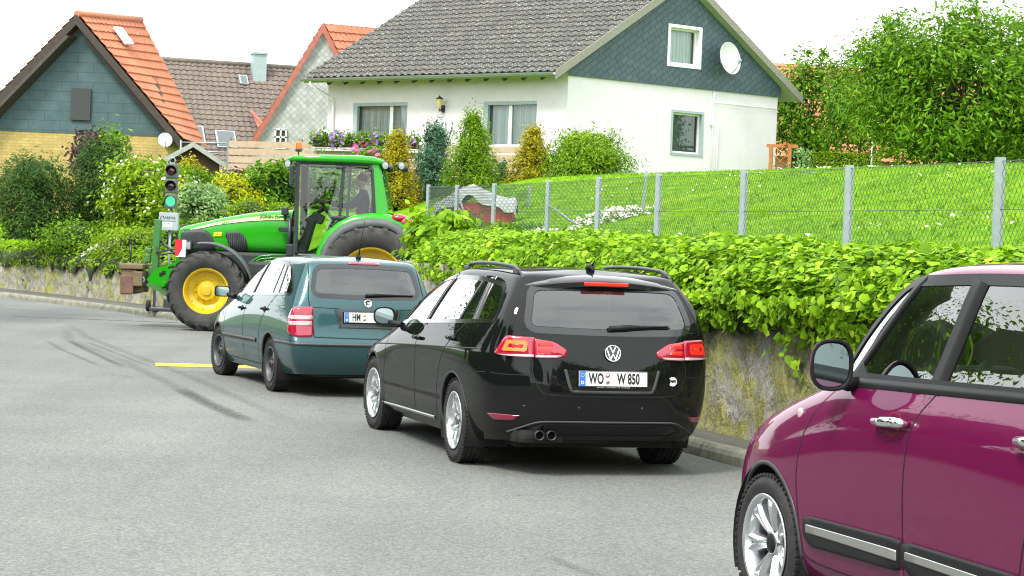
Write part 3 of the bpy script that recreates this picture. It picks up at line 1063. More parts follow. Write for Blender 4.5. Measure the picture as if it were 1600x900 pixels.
# dish on the gable
ds = MB()
Md = Matrix.Translation((5.62, -0.42, 7.31)) @ Matrix.Rotation(R(8), 4, 'Z') @ Matrix.Rotation(R(90 - 10), 4, 'X')
ds.lathe([(0.0, -0.045), (0.15, -0.04), (0.30, -0.022), (0.42, 0.0), (0.47, 0.02), (0.475, 0.03), (0.46, 0.024), (0.40, 0.0), (0.2, -0.03), (0, -0.035)], 36, Md)
mat('dish_white', (0.52, 0.53, 0.53), 0.5, var=.06)
dish = ds.build('satellite_dish', MATS['dish_white'], WH)
da = MB()
da.tube([Md @ Vector((0, -.43, .02)), Md @ Vector((-.05, -.36, .22)), Md @ Vector((-.06, -.2, .36))], .016, 6)
da.box(Md @ Vector((-.06, -.17, .38)), (.07, .07, .12), rx=.8)
da.tube([Md @ Vector((0, 0, -.05)), Vector((5.62, -.02, 7.2))], .025, 6)
da.build('dish_arm', MATS['grey_blue_paint'], dish)
# wall lamp between the front windows
lm = MB()
Ml = Matrix.Translation(FW(4.33, 5.5, 0.0)) @ Matrix.Rotation(0.0, 4, 'Z')
o_ = Vector((NX, NY, 0))
c0 = Vector(FW(4.33, 5.72, .2))
lm.tube([Vector(FW(4.33, 5.50, 0)), Vector(FW(4.33, 5.50, .10)), Vector(FW(4.33, 5.44, .2)), Vector(FW(4.33, 5.52, .2))], .018, 6)
lm.box(FW(4.33, 5.52, .015), (.10, .10, .2), rz=.27)
lm.lathe([(0.0, .17), (.02, .16), (.03, .13), (.13, .07), (.12, .06), (0, .06)], 6, Matrix.Translation(c0))
lmp = lm.build('wall_lamp', MATS['black_iron'], WH)
MB().lathe([(.05, -.17), (.105, .06), (.10, .06), (0.0, -.17)], 6, Matrix.Translation(c0), smooth=False).build('lamp_shade', MATS['lamp_glass'], lmp)
pp = MB()
pp.tube([(5.42, -.03, ZS - .05), (5.42, -.03, 3.6)], .014, 6); pp.tube([(5.42, -.03, 6.05), (8.05, -.03, 6.03)], .010, 6); pp.tube([(5.62, -.035, 5.45), (5.62, -.035, 3.6)], .022, 6); pp.box((5.36, -.04, 5.42), (.07, .06, .09))
pp.build('wall_cable', MATS['white_paint'], WH)
# cat on the sill inside the left front window
cat = MB()
cc = Vector(FW(6.55, 4.52, -.20))
al = Vector((-EX, -EY, 0))
cat.blob(cc + al * .0 + Vector((0, 0, .11)), (.17, .15, .12), 2, 1, .1)
cat.blob(cc - al * .19 + Vector((0, 0, .22)), (.08, .08, .08), 2, 2, .05)
for s in (-.04, .04):
    q = cc - al * (.19 + s) + Vector((0, 0, .27))
    cat.tube([q, q + Vector((0, 0, .08))], [.03, .004], 6)
cat.tube([cc + al * .15 + Vector((0, 0, .1)), cc + al * .3 + Vector((0, 0, .06)), cc + al * .42 + Vector((0, 0, .12))], [.035, .03, .015], 6)
mat('cat_fur', (0.02, 0.02, 0.02), 0.8, var=.3)
tag(cat.build('cat', MATS['cat_fur']), 'black cat figure sitting inside the left front window of the white house', 'cat').matrix_world = WH.matrix_basis.copy()

# ---- terrace screen of pale planks in front of the white house
mat('plank_pale', (0.42, 0.31, 0.215), 0.75, var=0.14, vscale=5, bmp=0.2, bscale=30)
mat('post_grey', (0.20, 0.22, 0.215), 0.7, var=0.15)
PF = empty('plank_fence', (-7.75, 55.0, 0), 0.0, 'pale horizontal plank screen round the raised terrace of the white house', 'fence')
fd = Vector((7.95, -2.5, 0)); fl = fd.length; fu = fd.normalized(); fa = math.atan2(fd.y, fd.x)
for k in range(5):
    pk = MB()
    z = 4.13 - k * 0.205
    for j in range(3):
        a, b2 = fl * j / 3 + .02, fl * (j + 1) / 3 - .02
        pk.box(tuple(fu * ((a + b2) / 2) + Vector((0, 0, z))), (b2 - a, .028, .165), rz=fa)
    pk.build('plank', MATS['plank_pale'], PF)
for j in range(5):
    po = MB(); p = fu * (fl * j / 4) + Vector((fu.y, -fu.x, 0)) * -.05
    po.box((p.x, p.y, 3.2), (.09, .09, 2.2), rz=fa)
    po.build('post', MATS['post_grey'], PF)
tw = MB()
tw.box(tuple(fu * (fl / 2) + Vector((0.02, .12, 2.72))), (fl, .12, .9), rz=fa)
mat('terrace_render', (0.33, 0.27, 0.20), 0.9, var=.2)
tw.build('terrace_wall', MATS['terrace_render'], PF)
# rail end post left with a light metal railing
rl = empty('metal_railing', (-9.3, 56.2, 0), 0, 'thin grey metal railing at the left end of the plank screen', 'railing')
for k, z in enumerate((4.2, 3.95, 3.7)):
    MB().tube([(0, .4, z), (1.4, 0, z)], .02, 6).build('rail', MATS['zinc'], rl)
for x in (0.02, 1.38):
    MB().tube([(x, .4 - .285 * x, 2.4), (x, .4 - .285 * x, 4.25)], .028, 6).build('post', MATS['zinc'], rl)

# ---- left house: slate gable over yellow brick, orange roof
LH = empty('gabled_house', (-12.58, 58.0, 0), 0.0, 'house with orange tile roof, dark slate gable and yellow brick wall behind the traffic light', 'house')
lo = Vector((-12.58, 58.0, 0))
def lp(x, y, z): return tuple(Vector((x, y, z)) - lo)
apF, apB = (-12.58, 58.0, 7.77), (-11.35, 61.2, 8.0)
erF, erB = (-9.5, 58.0, 4.36), (-9.35, 61.6, 4.32)
dv = Vector(erF) - Vector(apF)
elF, elB = (apF[0] - dv.x, 58.0, erF[2]), (apB[0] - dv.x, 61.4, erB[2])
r_ = MB()
tile_roof(r_, lp(*apF), lp(*apB), lp(*erB), lp(*erF), .24, .30, .02, .04)
tile_roof(r_, lp(*apB), lp(*apF), lp(*elF), lp(*elB), .24, .30, .02, .04)
r_.tube([lp(*apF), lp(*apB)], .1, 8)
lroof = r_.build('roof', MATS['tiles_orange'], LH)
s_ = MB()
dn_ = lambda a, e_, f: tuple(Vector(lp(*a)) * (1 - f) + Vector(lp(*e_)) * f)
slab(s_, dn_(apF, erF, .14), dn_(apB, erB, .14), lp(*erB), lp(*erF), -.30, -.20); slab(s_, dn_(apB, elB, .14), dn_(apF, elF, .14), lp(*elF), lp(*elB), -.30, -.20)
for e_ in (erF, elF):
    P, Q = Vector(lp(*apF)), Vector(lp(*e_))
    pts = [b_ + Vector((0, y, z)) for b_ in (P, Q) for z, y in ((-.30, .0), (-.02, .0), (-.02, -.05), (-.30, -.05))]
    s_.add(pts, [(0, 1, 5, 4), (1, 2, 6, 5), (2, 3, 7, 6), (3, 0, 4, 7), (0, 3, 2, 1), (4, 5, 6, 7)])
s_.build('bargeboard', MATS['dark_wood'], lroof)
vt = MB()
u_ = (Vector(erF) - Vector(apF)); v_ = (Vector(apB) - Vector(apF))
pc = Vector(lp(*apF)) + u_ * .17 + v_ * .42
nn = v_.cross(u_).normalized(); nn = nn if nn.z > 0 else -nn
Mv = frame(pc + nn * .07, v_, -u_)
vt.box((0, 0, 0), (.42, .62, .07)); vt.v = [tuple(Mv @ Vector(p)) for p in vt.v]
sk = vt.build('roof_window', MATS['white_paint'], LH)
pv = MB().box((0, .12, .03), (.30, .20, .03)).box((0, -.14, .03), (.30, .20, .03)); pv.v = [tuple(Mv @ Vector(p)) for p in pv.v]
pv.build('pane', MATS['skylight_glass'], sk)
gw = MB()
yF = .38
gw.add([lp(-15.2, 58.38, 4.42), lp(-9.95, 58.38, 4.42), lp(-12.58, 58.38, 7.42)], [(0, 1, 2)])
gw.build('gable_cladding', MATS['slate_plain'], LH)
bw = MB()
bw.add([lp(-15.2, 58.40, 2), lp(-9.95, 58.40, 2), lp(-9.95, 58.40, 4.44), lp(-15.2, 58.40, 4.44), lp(-9.85, 61.6, 2), lp(-9.85, 61.6, 4.44)], [(0, 1, 2, 3), (1, 4, 5, 2)])
bw.build('wall', MATS['brickwork_yellow'], LH)
wn_ = MB()
wn_.box(lp(-12.45, 58.34, 5.25), (.55, .06, .9))
wn_.build('window', MATS['dark_room'], LH)
wn2 = MB(); wn2.box(lp(-10.75, 58.37, 3.45), (.5, .06, .35)); wn2.build('window', MATS['dark_room'], LH)
d2 = MB()
Md = Matrix.Translation(lp(-9.92, 57.75, 4.30)) @ Matrix.Rotation(R(18), 4, 'Z') @ Matrix.Rotation(R(80), 4, 'X')
d2.lathe([(0.0, -0.03), (0.10, -0.02), (0.19, 0.0), (0.205, 0.015), (0.195, 0.012), (0.1, -0.012), (0, -.02)], 28, Md)
d2o = d2.build('satellite_dish', MATS['dish_white'], LH)
MB().tube([Md @ Vector((0, 0, -.03)), lp(-9.99, 58.38, 4.1)], .02, 6).tube([Md @ Vector((0, -.18, .01)), Md @ Vector((-.02, -.08, .17))], .012, 6).build('dish_arm', MATS['post_grey'], d2o)
# roof window in the brown roof etc. below

# ---- brown-roofed house behind
BH = empty('brown_roofed_house', (-12, 79, 0), 0.0, 'long dark brown tiled roof with metal chimney behind the other houses', 'house')
bo = Vector((-12, 79, 0))
def bp(v): return tuple(Vector(v) - bo)
RA, RB = Vector((-17.5, 77.5, 8.36)), Vector((-6.5, 81.4, 8.36))
dn = Vector((.335, -.942, 0)) * 4.4 + Vector((0, 0, -4.3))
up_ = Vector((-.335, .942, 0)) * 4.4 + Vector((0, 0, -4.3))
r_ = MB()
tile_roof(r_, bp(RA), bp(RB), bp(RB + dn), bp(RA + dn), .24, .28, .02, .03)
tile_roof(r_, bp(RB), bp(RA), bp(RA + up_), bp(RB + up_), .24, .28, .02, .03)
r_.tube([bp(RA), bp(RB)], .11, 8)
brf = r_.build('roof', MATS['tiles_brown'], BH)
nb_ = (RB - RA).cross(dn).normalized(); nb_ = nb_ if nb_.z > 0 else -nb_
def on_roof(u, v, h=0.0): return Vector(bp(RA + (RB - RA) * u + dn * v)) + nb_ * h
b3 = MB()
b3.add([bp(RA + dn * .97), bp(RB + dn * .97), bp(RB + dn * .97 + Vector((0, 0, -3))), bp(RA + dn * .97 + Vector((0, 0, -3)))], [(0, 1, 2, 3)])
b3.build('wall', MATS['render_white'], BH)
ch = MB()
cpos = on_roof(.655, .10)
ch.box(tuple(cpos + Vector((0, 0, .25))), (.52, .5, 1.15), rz=.34)
chim = ch.build('chimney', MATS['grey_blue_paint'], BH)
MB().box(tuple(cpos + Vector((0, 0, .86))), (.62, .6, .07), rz=.34).build('chimney_cap', MATS['zinc'], chim)
yaw_b = math.atan2((RB - RA).y, (RB - RA).x)
for (u, v, w, h) in ((.505, .73, .75, .62), (.405, .70, .75, .62), (.60, .16, .34, .34)):
    Mx = frame(on_roof(u, v, .05), (RB - RA), -dn)
    wfr = MB().box((0, 0, 0), (w, h * 1.5, .1)); wfr.v = [tuple(Mx @ Vector(p)) for p in wfr.v]
    wo = wfr.build('roof_window', MATS['zinc'], BH)
    pn = MB().box((0, 0, .055), (w - .12, h * 1.5 - .12, .02)); pn.v = [tuple(Mx @ Vector(p)) for p in pn.v]
    pn.build('pane', MATS['skylight_glass'], wo)
# small reddish verge of a cross wing
mat('verge_red', (0.36, 0.11, 0.08), 0.8, var=.2)
cw = MB()
Pt = on_roof(.60, .52, .06); Pl = on_roof(.71, .95, .1); Pm = on_roof(.645, .98, .3)
Pr_ = on_roof(.80, .55, .06); Pq = on_roof(.80, .98, .5)
cw.add([Pt + Vector((0, 0, .25)), Pl + Vector((0, -.2, .3)), Pm + Vector((0, 0, -.2))], [(0, 2, 1)])
cw.tube([Pt + Vector((0, 0, .25)), Pl + Vector((0, -.2, .3))], .07, 6)
cw.build('verge', MATS['verge_red'], brf)
cr2 = MB(); tile_roof(cr2, Pt + Vector((0, 0, .25)), Pr_ + Vector((0, 0, .25)), Pq + Vector((0, -.2, .1)), Pl + Vector((0, -.2, .3)), .24, .28, .02, .03)
cr2.build('wing_roof', MATS['tiles_brown'], brf)

# ---- pale gabled house with orange roof between
GH = empty('gabled_house', (-6.38, 66, 0), 0.0, 'tall narrow house with pale diamond slate gable and orange roof behind the white house', 'house')
go = Vector((-6.38, 66, 0))
def gp_(x, y, z): return tuple(Vector((x, y, z)) - go)
ap, apb = (-6.38, 66, 8.62), (-4.6, 68.2, 8.75)
el, er = (-8.62, 66, 4.62), (-4.25, 66, 4.62)
elb, erb = (-6.84, 68.2, 4.75), (-2.4, 68.2, 4.75)
r_ = MB()
tile_roof(r_, gp_(*ap), gp_(*apb), gp_(*erb), gp_(*er), .24, .30, .02, .04)
tile_roof(r_, gp_(*apb), gp_(*ap), gp_(*el), gp_(*elb), .24, .30, .02, .04)
groof = r_.build('roof', MATS['tiles_orange'], GH)
s_ = MB()
for e_ in (el, er):
    P, Q = Vector(gp_(*ap)), Vector(gp_(*e_))
    pts = [b_ + Vector((0, y, z)) for b_ in (P, Q) for z, y in ((-.30, .0), (.02, .0), (.02, -.06), (-.30, -.06))]
    s_.add(pts, [(0, 1, 5, 4), (1, 2, 6, 5), (2, 3, 7, 6), (3, 0, 4, 7), (0, 3, 2, 1), (4, 5, 6, 7)])
s_.build('bargeboard', MATS['verge_red'], groof)
gg = MB()
gg.add([gp_(-8.5, 66.12, 2.5), gp_(-4.3, 66.12, 2.5), gp_(-4.3, 66.12, 4.8), gp_(ap[0], 66.12, 8.4), gp_(-8.5, 66.12, 4.7)], [(0, 1, 2, 3, 4)])
gg.build('gable_cladding', MATS['slate_pale'], GH)
for wx in (-7.63, -6.30):
    wd_ = MB()
    for dx in (-.17, 0, .17): wd_.box(gp_(wx + dx, 66.06, 4.86), (.05, .06, .62))
    for dz in (-.3, .05, .3): wd_.box(gp_(wx, 66.06, 4.86 + dz), (.39, .06, .05))
    wo = wd_.build('window', MATS['white_paint'], GH)
    MB().box(gp_(wx, 66.09, 4.86), (.3, .02, .56)).build('pane', MATS['dark_room'], wo)

# ---- orange-roofed house far right behind the trees
OH = empty('orange_roofed_house', (13, 88, 0), 0.0, 'house with orange tile roof half hidden by the trees beside the white house', 'house')
r_ = MB()
tile_roof(r_, (-3.2, 0, 10.0), (8, 1.5, 9.9), (8.6, -4.0, 5.6), (-3.0, -5.5, 5.7), .25, .31, .02, .04)
tile_roof(r_, (8, 1.5, 9.9), (-3.2, 0, 10.0), (-4.2, 5.5, 5.7), (7.5, 7, 5.6), .25, .31, .02, .04)
r_.build('roof', MATS['tiles_orange'], OH)
bw = MB()
bw.add([(-2.9, -5.0, 2), (8.2, -3.6, 2), (8.2, -3.6, 5.8), (-2.9, -5.0, 5.8), (-3.5, 5, 2), (-3.5, 5, 5.8), (-3.1, 0, 9.8)], [(0, 1, 2, 3), (4, 0, 3, 6, 5)])
mat('brick_orange', (0.40, 0.19, 0.12), 0.9, var=.2, vscale=6)
bw.build('wall', MATS['brick_orange'], OH)

# ---- small brown garden shed left of the plank screen
SH = empty('garden_shed', (-8.78, 55.6, 0), 0.15, 'small dark brown wooden garden shed with pale verge boards by the plank screen', 'shed')
mat('shed_brown', (0.10, 0.055, 0.035), 0.8, var=.3, vscale=9)
mat('verge_grey', (0.33, 0.35, 0.31), 0.75, var=.2, vscale=9)
sh = MB(); sh.add([(-.72, 0, 2.2), (.72, 0, 2.2), (.72, 0, 3.62), (0, 0, 4.05), (-.72, 0, 3.62), (-.72, 1.6, 2.2), (-.72, 1.6, 3.62), (.72, 1.6, 2.2), (.72, 1.6, 3.62)], [(0, 1, 2, 3, 4), (0, 4, 6, 5), (1, 7, 8, 2)])
sh.build('wall', MATS['shed_brown'], SH)
sr_ = MB()
slab(sr_, (0, -.3, 4.12), (0, 1.8, 4.12), (.98, 1.8, 3.52), (.98, -.3, 3.52), -.03, .03); slab(sr_, (0, 1.8, 4.12), (0, -.3, 4.12), (-.98, -.3, 3.52), (-.98, 1.8, 3.52), -.03, .03)
shr = sr_.build('roof', MATS['dark_wood'], SH)
sv = MB()
for s in (1, -1):
    pts = [b_ + Vector((0, y, z)) for b_ in (Vector((0, -.3, 4.12)), Vector((s * .98, -.3, 3.52))) for z, y in ((-.10, .0), (.045, .0), (.045, -.04), (-.10, -.04))]
    sv.add(pts, [(0, 1, 5, 4), (1, 2, 6, 5), (2, 3, 7, 6), (3, 0, 4, 7), (0, 3, 2, 1), (4, 5, 6, 7)])
sv.build('verge_board', MATS['verge_grey'], shr)
sw = MB(); sw.box((.3, -.02, 3.3), (.3, .03, .2)); sw.build('window', MATS['dark_room'], SH)
# ================================================================== plants
rv = np.random.default_rng(21)
mat('bark', (0.075, 0.058, 0.042), 0.95, var=.35, vscale=8, bmp=.5, bscale=20)
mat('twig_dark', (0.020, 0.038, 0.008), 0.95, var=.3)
foliage_mat('leaf_ivy', (0.085, 0.205, 0.007), (0.315, 0.555, 0.022), 0.42, tip=(0.47, 0.68, 0.05))
foliage_mat('leaf_lime', (0.10, 0.21, 0.006), (0.26, 0.42, 0.012), 0.4, tip=(0.40, 0.52, 0.02))
foliage_mat('leaf_mid', (0.05, 0.14, 0.008), (0.15, 0.30, 0.016), 0.35, tip=(0.24, 0.40, 0.03))
foliage_mat('leaf_dark', (0.020, 0.065, 0.014), (0.070, 0.15, 0.030), 0.25, tip=(0.12, 0.21, 0.045))
foliage_mat('leaf_gold', (0.17, 0.17, 0.007), (0.42, 0.37, 0.012), 0.3, tip=(0.56, 0.45, 0.016))
foliage_mat('leaf_yellow', (0.26, 0.30, 0.008), (0.52, 0.54, 0.012), 0.35, tip=(0.70, 0.64, 0.02))
foliage_mat('leaf_blue', (0.035, 0.105, 0.065), (0.10, 0.22, 0.14), 0.25, tip=(0.16, 0.30, 0.20))
foliage_mat('leaf_silver', (0.13, 0.26, 0.08), (0.27, 0.43, 0.17), 0.3, tip=(0.42, 0.55, 0.28))
foliage_mat('leaf_purple', (0.045, 0.020, 0.035), (0.12, 0.06, 0.07), 0.2)
foliage_mat('leaf_tree', (0.050, 0.14, 0.006), (0.155, 0.325, 0.014), 0.42, tip=(0.27, 0.46, 0.03))
foliage_mat('leaf_thuja', (0.075, 0.18, 0.006), (0.19, 0.34, 0.010), 0.3, tip=(0.30, 0.44, 0.02))
foliage_mat('petal_white', (0.62, 0.60, 0.62), (0.80, 0.80, 0.80), 0.2)
foliage_mat('petal_violet', (0.20, 0.09, 0.42), (0.38, 0.22, 0.62), 0.2)
foliage_mat('petal_pink', (0.50, 0.06, 0.28), (0.68, 0.16, 0.42), 0.2)


def plant(name, label, cat, x, y, hw, h, shape, leaf, n, m, zb=None, flowers=None, jit=0.55, clump=30, aspect=.55, droop=.0, group=None, dy=None, sprigs=0, core=.56, up=0.0):
    """shrub or small tree: leaf clumps over a rounded or conical body, dark branch core, stems"""
    zb = float(height(x, y)) - .05 if zb is None else zb
    t = empty(name, (x, y, zb), 0, label, cat, group)
    dy = dy or hw
    r = rv
    # clump centres on the surface
    C_, N_ = [], []
    for i in range(clump):
        a = r.uniform(0, 2 * PI)
        f = r.uniform(0.0, 1.0)
        if shape == 'cone':
            zz = f ** 1.2 * .95; rad = (1 - zz) ** .62 * (.92 + .32 * r.uniform()) * (1 if zz > .10 else .8)
        elif shape == 'column':
            zz = f * .96; rad = (1 - abs(zz - .45) ** 2.2 * 2.0) * (.8 + .3 * r.uniform())
        elif shape == 'spread':
            zz = f ** .8 * .9; rad = math.sqrt(max(0.05, 1 - (zz - .25) ** 2 / .62)) * (.75 + .35 * r.uniform())
        else:
            zz = .06 + f * .88; rad = math.sqrt(max(0.03, 1 - ((zz - .45) / .56) ** 2)) * (.78 + .3 * r.uniform())
        C_.append((math.cos(a) * rad * hw, math.sin(a) * rad * dy, zz * h))
        N_.append((math.cos(a) * .8, math.sin(a) * .8, .45 + .5 * zz))
    C_ = np.array(C_); N_ = np.array(N_)
    k_ = r.integers(0, clump, n)
    sp = np.array([hw, dy, h * .5]) * (0.34 if shape != 'cone' else .24)
    pos = C_[k_] + r.normal(0, 1, (n, 3)) * sp * .55
    pos[:, 2] = np.clip(pos[:, 2], .01 * h, None)
    nr = N_[k_] + (pos - C_[k_]) / sp * .35
    nr[:, 2] += up
    # leaves of the body between the clumps
    n2 = int(n * .45)
    a2 = r.uniform(0, 2 * PI, n2); z2 = r.uniform(.02, .97, n2)
    if shape == 'cone': rd = (1 - z2) ** .62 * .88
    elif shape == 'column': rd = np.clip(1 - np.abs(z2 - .45) ** 2.2 * 2.0, .1, 1) * .84
    elif shape == 'spread': rd = np.sqrt(np.clip(1 - (z2 - .25) ** 2 / .62, .05, 1)) * .82
    else: rd = np.sqrt(np.clip(1 - ((z2 - .45) / .56) ** 2, .03, 1)) * .84
    rd = rd * r.uniform(.82, 1.08, n2)
    pos = np.concatenate([pos, np.stack([np.cos(a2) * rd * hw, np.sin(a2) * rd * dy, z2 * h], 1)])
    nr = np.concatenate([nr, np.stack([np.cos(a2), np.sin(a2), .5 + 0 * a2], 1)])
    V, F = leaves(pos, nr, leaf, r, aspect, .25, jit, droop)
    np_mesh('foliage', V, F, m, t)
    if flowers:
        fm, fn, fs = flowers
        k2 = r.integers(0, clump, fn)
        p2 = C_[k2] * 1.06 + r.normal(0, 1, (fn, 3)) * sp * .5
        p2[:, 2] = np.clip(p2[:, 2], .05 * h, None)
        V, F = leaves(p2, N_[k2].copy(), fs, r, 1.0, .15, .5)
        np_mesh('blossom', V, F, fm, t)
    br = MB()
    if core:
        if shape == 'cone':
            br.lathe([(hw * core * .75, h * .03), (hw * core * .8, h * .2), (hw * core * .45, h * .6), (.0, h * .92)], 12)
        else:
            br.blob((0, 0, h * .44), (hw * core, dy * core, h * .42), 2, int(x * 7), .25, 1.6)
    for i in range(5):
        a = r.uniform(0, 2 * PI); q = r.uniform(.3, .8)
        br.tube([(0, 0, -.05), (math.cos(a) * hw * q * .4, math.sin(a) * dy * q * .4, h * .4), (math.cos(a) * hw * q, math.sin(a) * dy * q, h * .78)], [.03, .02, .008], 5)
    for i in range(sprigs):
        a = r.uniform(0, 2 * PI); q = r.uniform(.4, .95)
        p0 = Vector((math.cos(a) * hw * q * .7, math.sin(a) * dy * q * .7, h * .75)); p1 = p0 + Vector((math.cos(a) * hw * .25, 0, h * r.uniform(.15, .34)))
        br.tube([p0, p1], [.010, .004], 4)
        m_ = 16
        f = r.uniform(.3, 1, m_)[:, None]
        pp = np.array(p0) * (1 - f) + np.array(p1) * f + r.normal(0, .03, (m_, 3))
        V, F = leaves(pp, r.normal(0, 1, (m_, 3)), leaf, r, aspect, .2, .8)
        np_mesh('shoot', V, F, m, t)
    br.build('branches', MATS['twig_dark'], t)
    return t


M = MATS
# ---- garden on the left bank
plant('juniper', 'tall dark green juniper bush below the yellow brick wall of the orange roofed house', 'bush', -10.5, 52, .70, 2.35, 'column', .13, 8000, M['leaf_dark'], clump=90, aspect=.2, zb=1.5, up=.5, core=.5)
plant('juniper', 'broader dark juniper bush at the end of the garden bank beyond the tall one', 'bush', -11.95, 51, .9, 2.0, 'round', .13, 7000, M['leaf_dark'], clump=80, aspect=.2, zb=1.4, up=.4, core=.5)
plant('shrub', 'purple leaved shrub against the yellow brick wall', 'shrub', -11.55, 55, .5, 1.3, 'round', .10, 800, M['leaf_purple'], zb=3.1)
plant('shrub', 'fresh green shrub below the dark window of the yellow brick wall', 'shrub', -10.95, 55.6, .75, 2.1, 'round', .12, 1500, M['leaf_mid'], zb=2.3, sprigs=4)
plant('shrub', 'large green shrub with white blossom left of the traffic light', 'shrub', -9.0, 50, 1.05, 1.65, 'round', .11, 3600, M['leaf_lime'], zb=1.8, flowers=(M['petal_white'], 260, .075), clump=46)
plant('shrub', 'lime green shrub behind the white blossoming shrub', 'shrub', -8.75, 51.4, .8, 1.35, 'round', .11, 2200, M['leaf_lime'], zb=1.95, sprigs=3)
plant('hedge', 'small clipped hedge with orange top behind the traffic light', 'hedge', -8.45, 53, .42, .85, 'round', .08, 1300, M['leaf_gold'], zb=2.8, core=.8)
plant('shrub', 'olive green shrub right of the traffic light head', 'shrub', -7.95, 50.8, .55, 1.2, 'round', .09, 1300, M['leaf_mid'], zb=2.1)
plant('shrub', 'silvery blue green shrub above the tractor bonnet nose', 'shrub', -7.15, 47, .58, 1.0, 'round', .085, 2200, M['leaf_silver'], zb=1.86, flowers=(M['petal_white'], 50, .05), clump=40)
plant('shrub', 'yellow green shrub between the silvery shrub and the round bush', 'shrub', -6.7, 49, .55, 1.15, 'round', .09, 1700, M['leaf_yellow'], zb=1.95)
plant('shrub', 'yellow shrub left of the silvery shrub behind the post', 'shrub', -7.75, 48.6, .42, .95, 'round', .085, 1000, M['leaf_yellow'], zb=1.9)
plant('shrub', 'long leaved green shrub in front of the plank screen left of the tractor cab', 'shrub', -6.05, 50, .72, 1.2, 'round', .17, 1300, M['leaf_mid'], zb=2.3, aspect=.3, sprigs=7)
plant('shrub', 'low dark reddish shrub at the foot of the plank screen', 'shrub', -7.35, 54.2, .45, .8, 'round', .09, 800, M['leaf_purple'], zb=2.6)
plant('shrub', 'green shrub below the garden shed', 'shrub', -7.95, 53.4, .7, .62, 'round', .09, 1300, M['leaf_mid'], zb=2.65)
plant('clipped_ball', 'round clipped yellow green ball bush above the tractor bonnet', 'bush', -6.0, 46, .42, .62, 'round', .045, 1500, M['leaf_lime'], zb=1.93, core=.86)
plant('clipped_ball', 'smaller clipped yellow green ball bush beside the tractor cab post', 'bush', -5.25, 46, .36, .48, 'round', .045, 1100, M['leaf_lime'], zb=1.98, core=.86)
plant('shrub', 'pink flowering shrub on the terrace behind the tractor roof', 'shrub', -3.55, 52.6, .62, 1.0, 'round', .09, 700, M['leaf_mid'], zb=3.15, flowers=(M['petal_pink'], 60, .14))
plant('shrub', 'deep green shrub behind the tractor rear window', 'shrub', -4.5, 51.0, .7, 1.2, 'round', .09, 1300, M['leaf_mid'], zb=2.55)
plant('shrub', 'leafy green shrub under the plank screen behind the tractor cab', 'shrub', -5.4, 50.4, .6, 1.0, 'round', .1, 1000, M['leaf_dark'], zb=2.4)
# ---- conifers in front of the white house
plant('thuja', 'narrow golden thuja right of the tractor', 'conifer', -2.83, 48.4, .56, 1.85, 'cone', .062, 8000, M['leaf_gold'], zb=2.4, clump=90, aspect=.4, up=.5)
plant('conifer', 'blue green conifer with wispy top left of the green thuja', 'conifer', -1.98, 49.5, .56, 1.95, 'cone', .08, 7000, M['leaf_blue'], zb=2.55, clump=80, aspect=.3, sprigs=10)
plant('thuja', 'tall bright green thuja beside the right front window', 'conifer', -1.05, 48, .66, 2.1, 'cone', .062, 11000, M['leaf_thuja'], zb=2.68, clump=110, aspect=.4, up=.5)
plant('conifer', 'small dark green conifer between the green thuja and the gold one', 'conifer', -.32, 49, .28, .9, 'cone', .07, 900, M['leaf_blue'], zb=2.8, aspect=.35)
plant('thuja', 'broad golden thuja left of the spreading juniper', 'conifer', .38, 47.5, .60, 1.65, 'cone', .062, 8000, M['leaf_gold'], zb=2.78, clump=90, aspect=.4, up=.4)
plant('juniper', 'wide spreading green juniper bush at the corner of the white house', 'bush', 1.62, 47, .92, 1.35, 'spread', .075, 9500, M['leaf_thuja'], zb=3.0, clump=110, aspect=.35, sprigs=12)
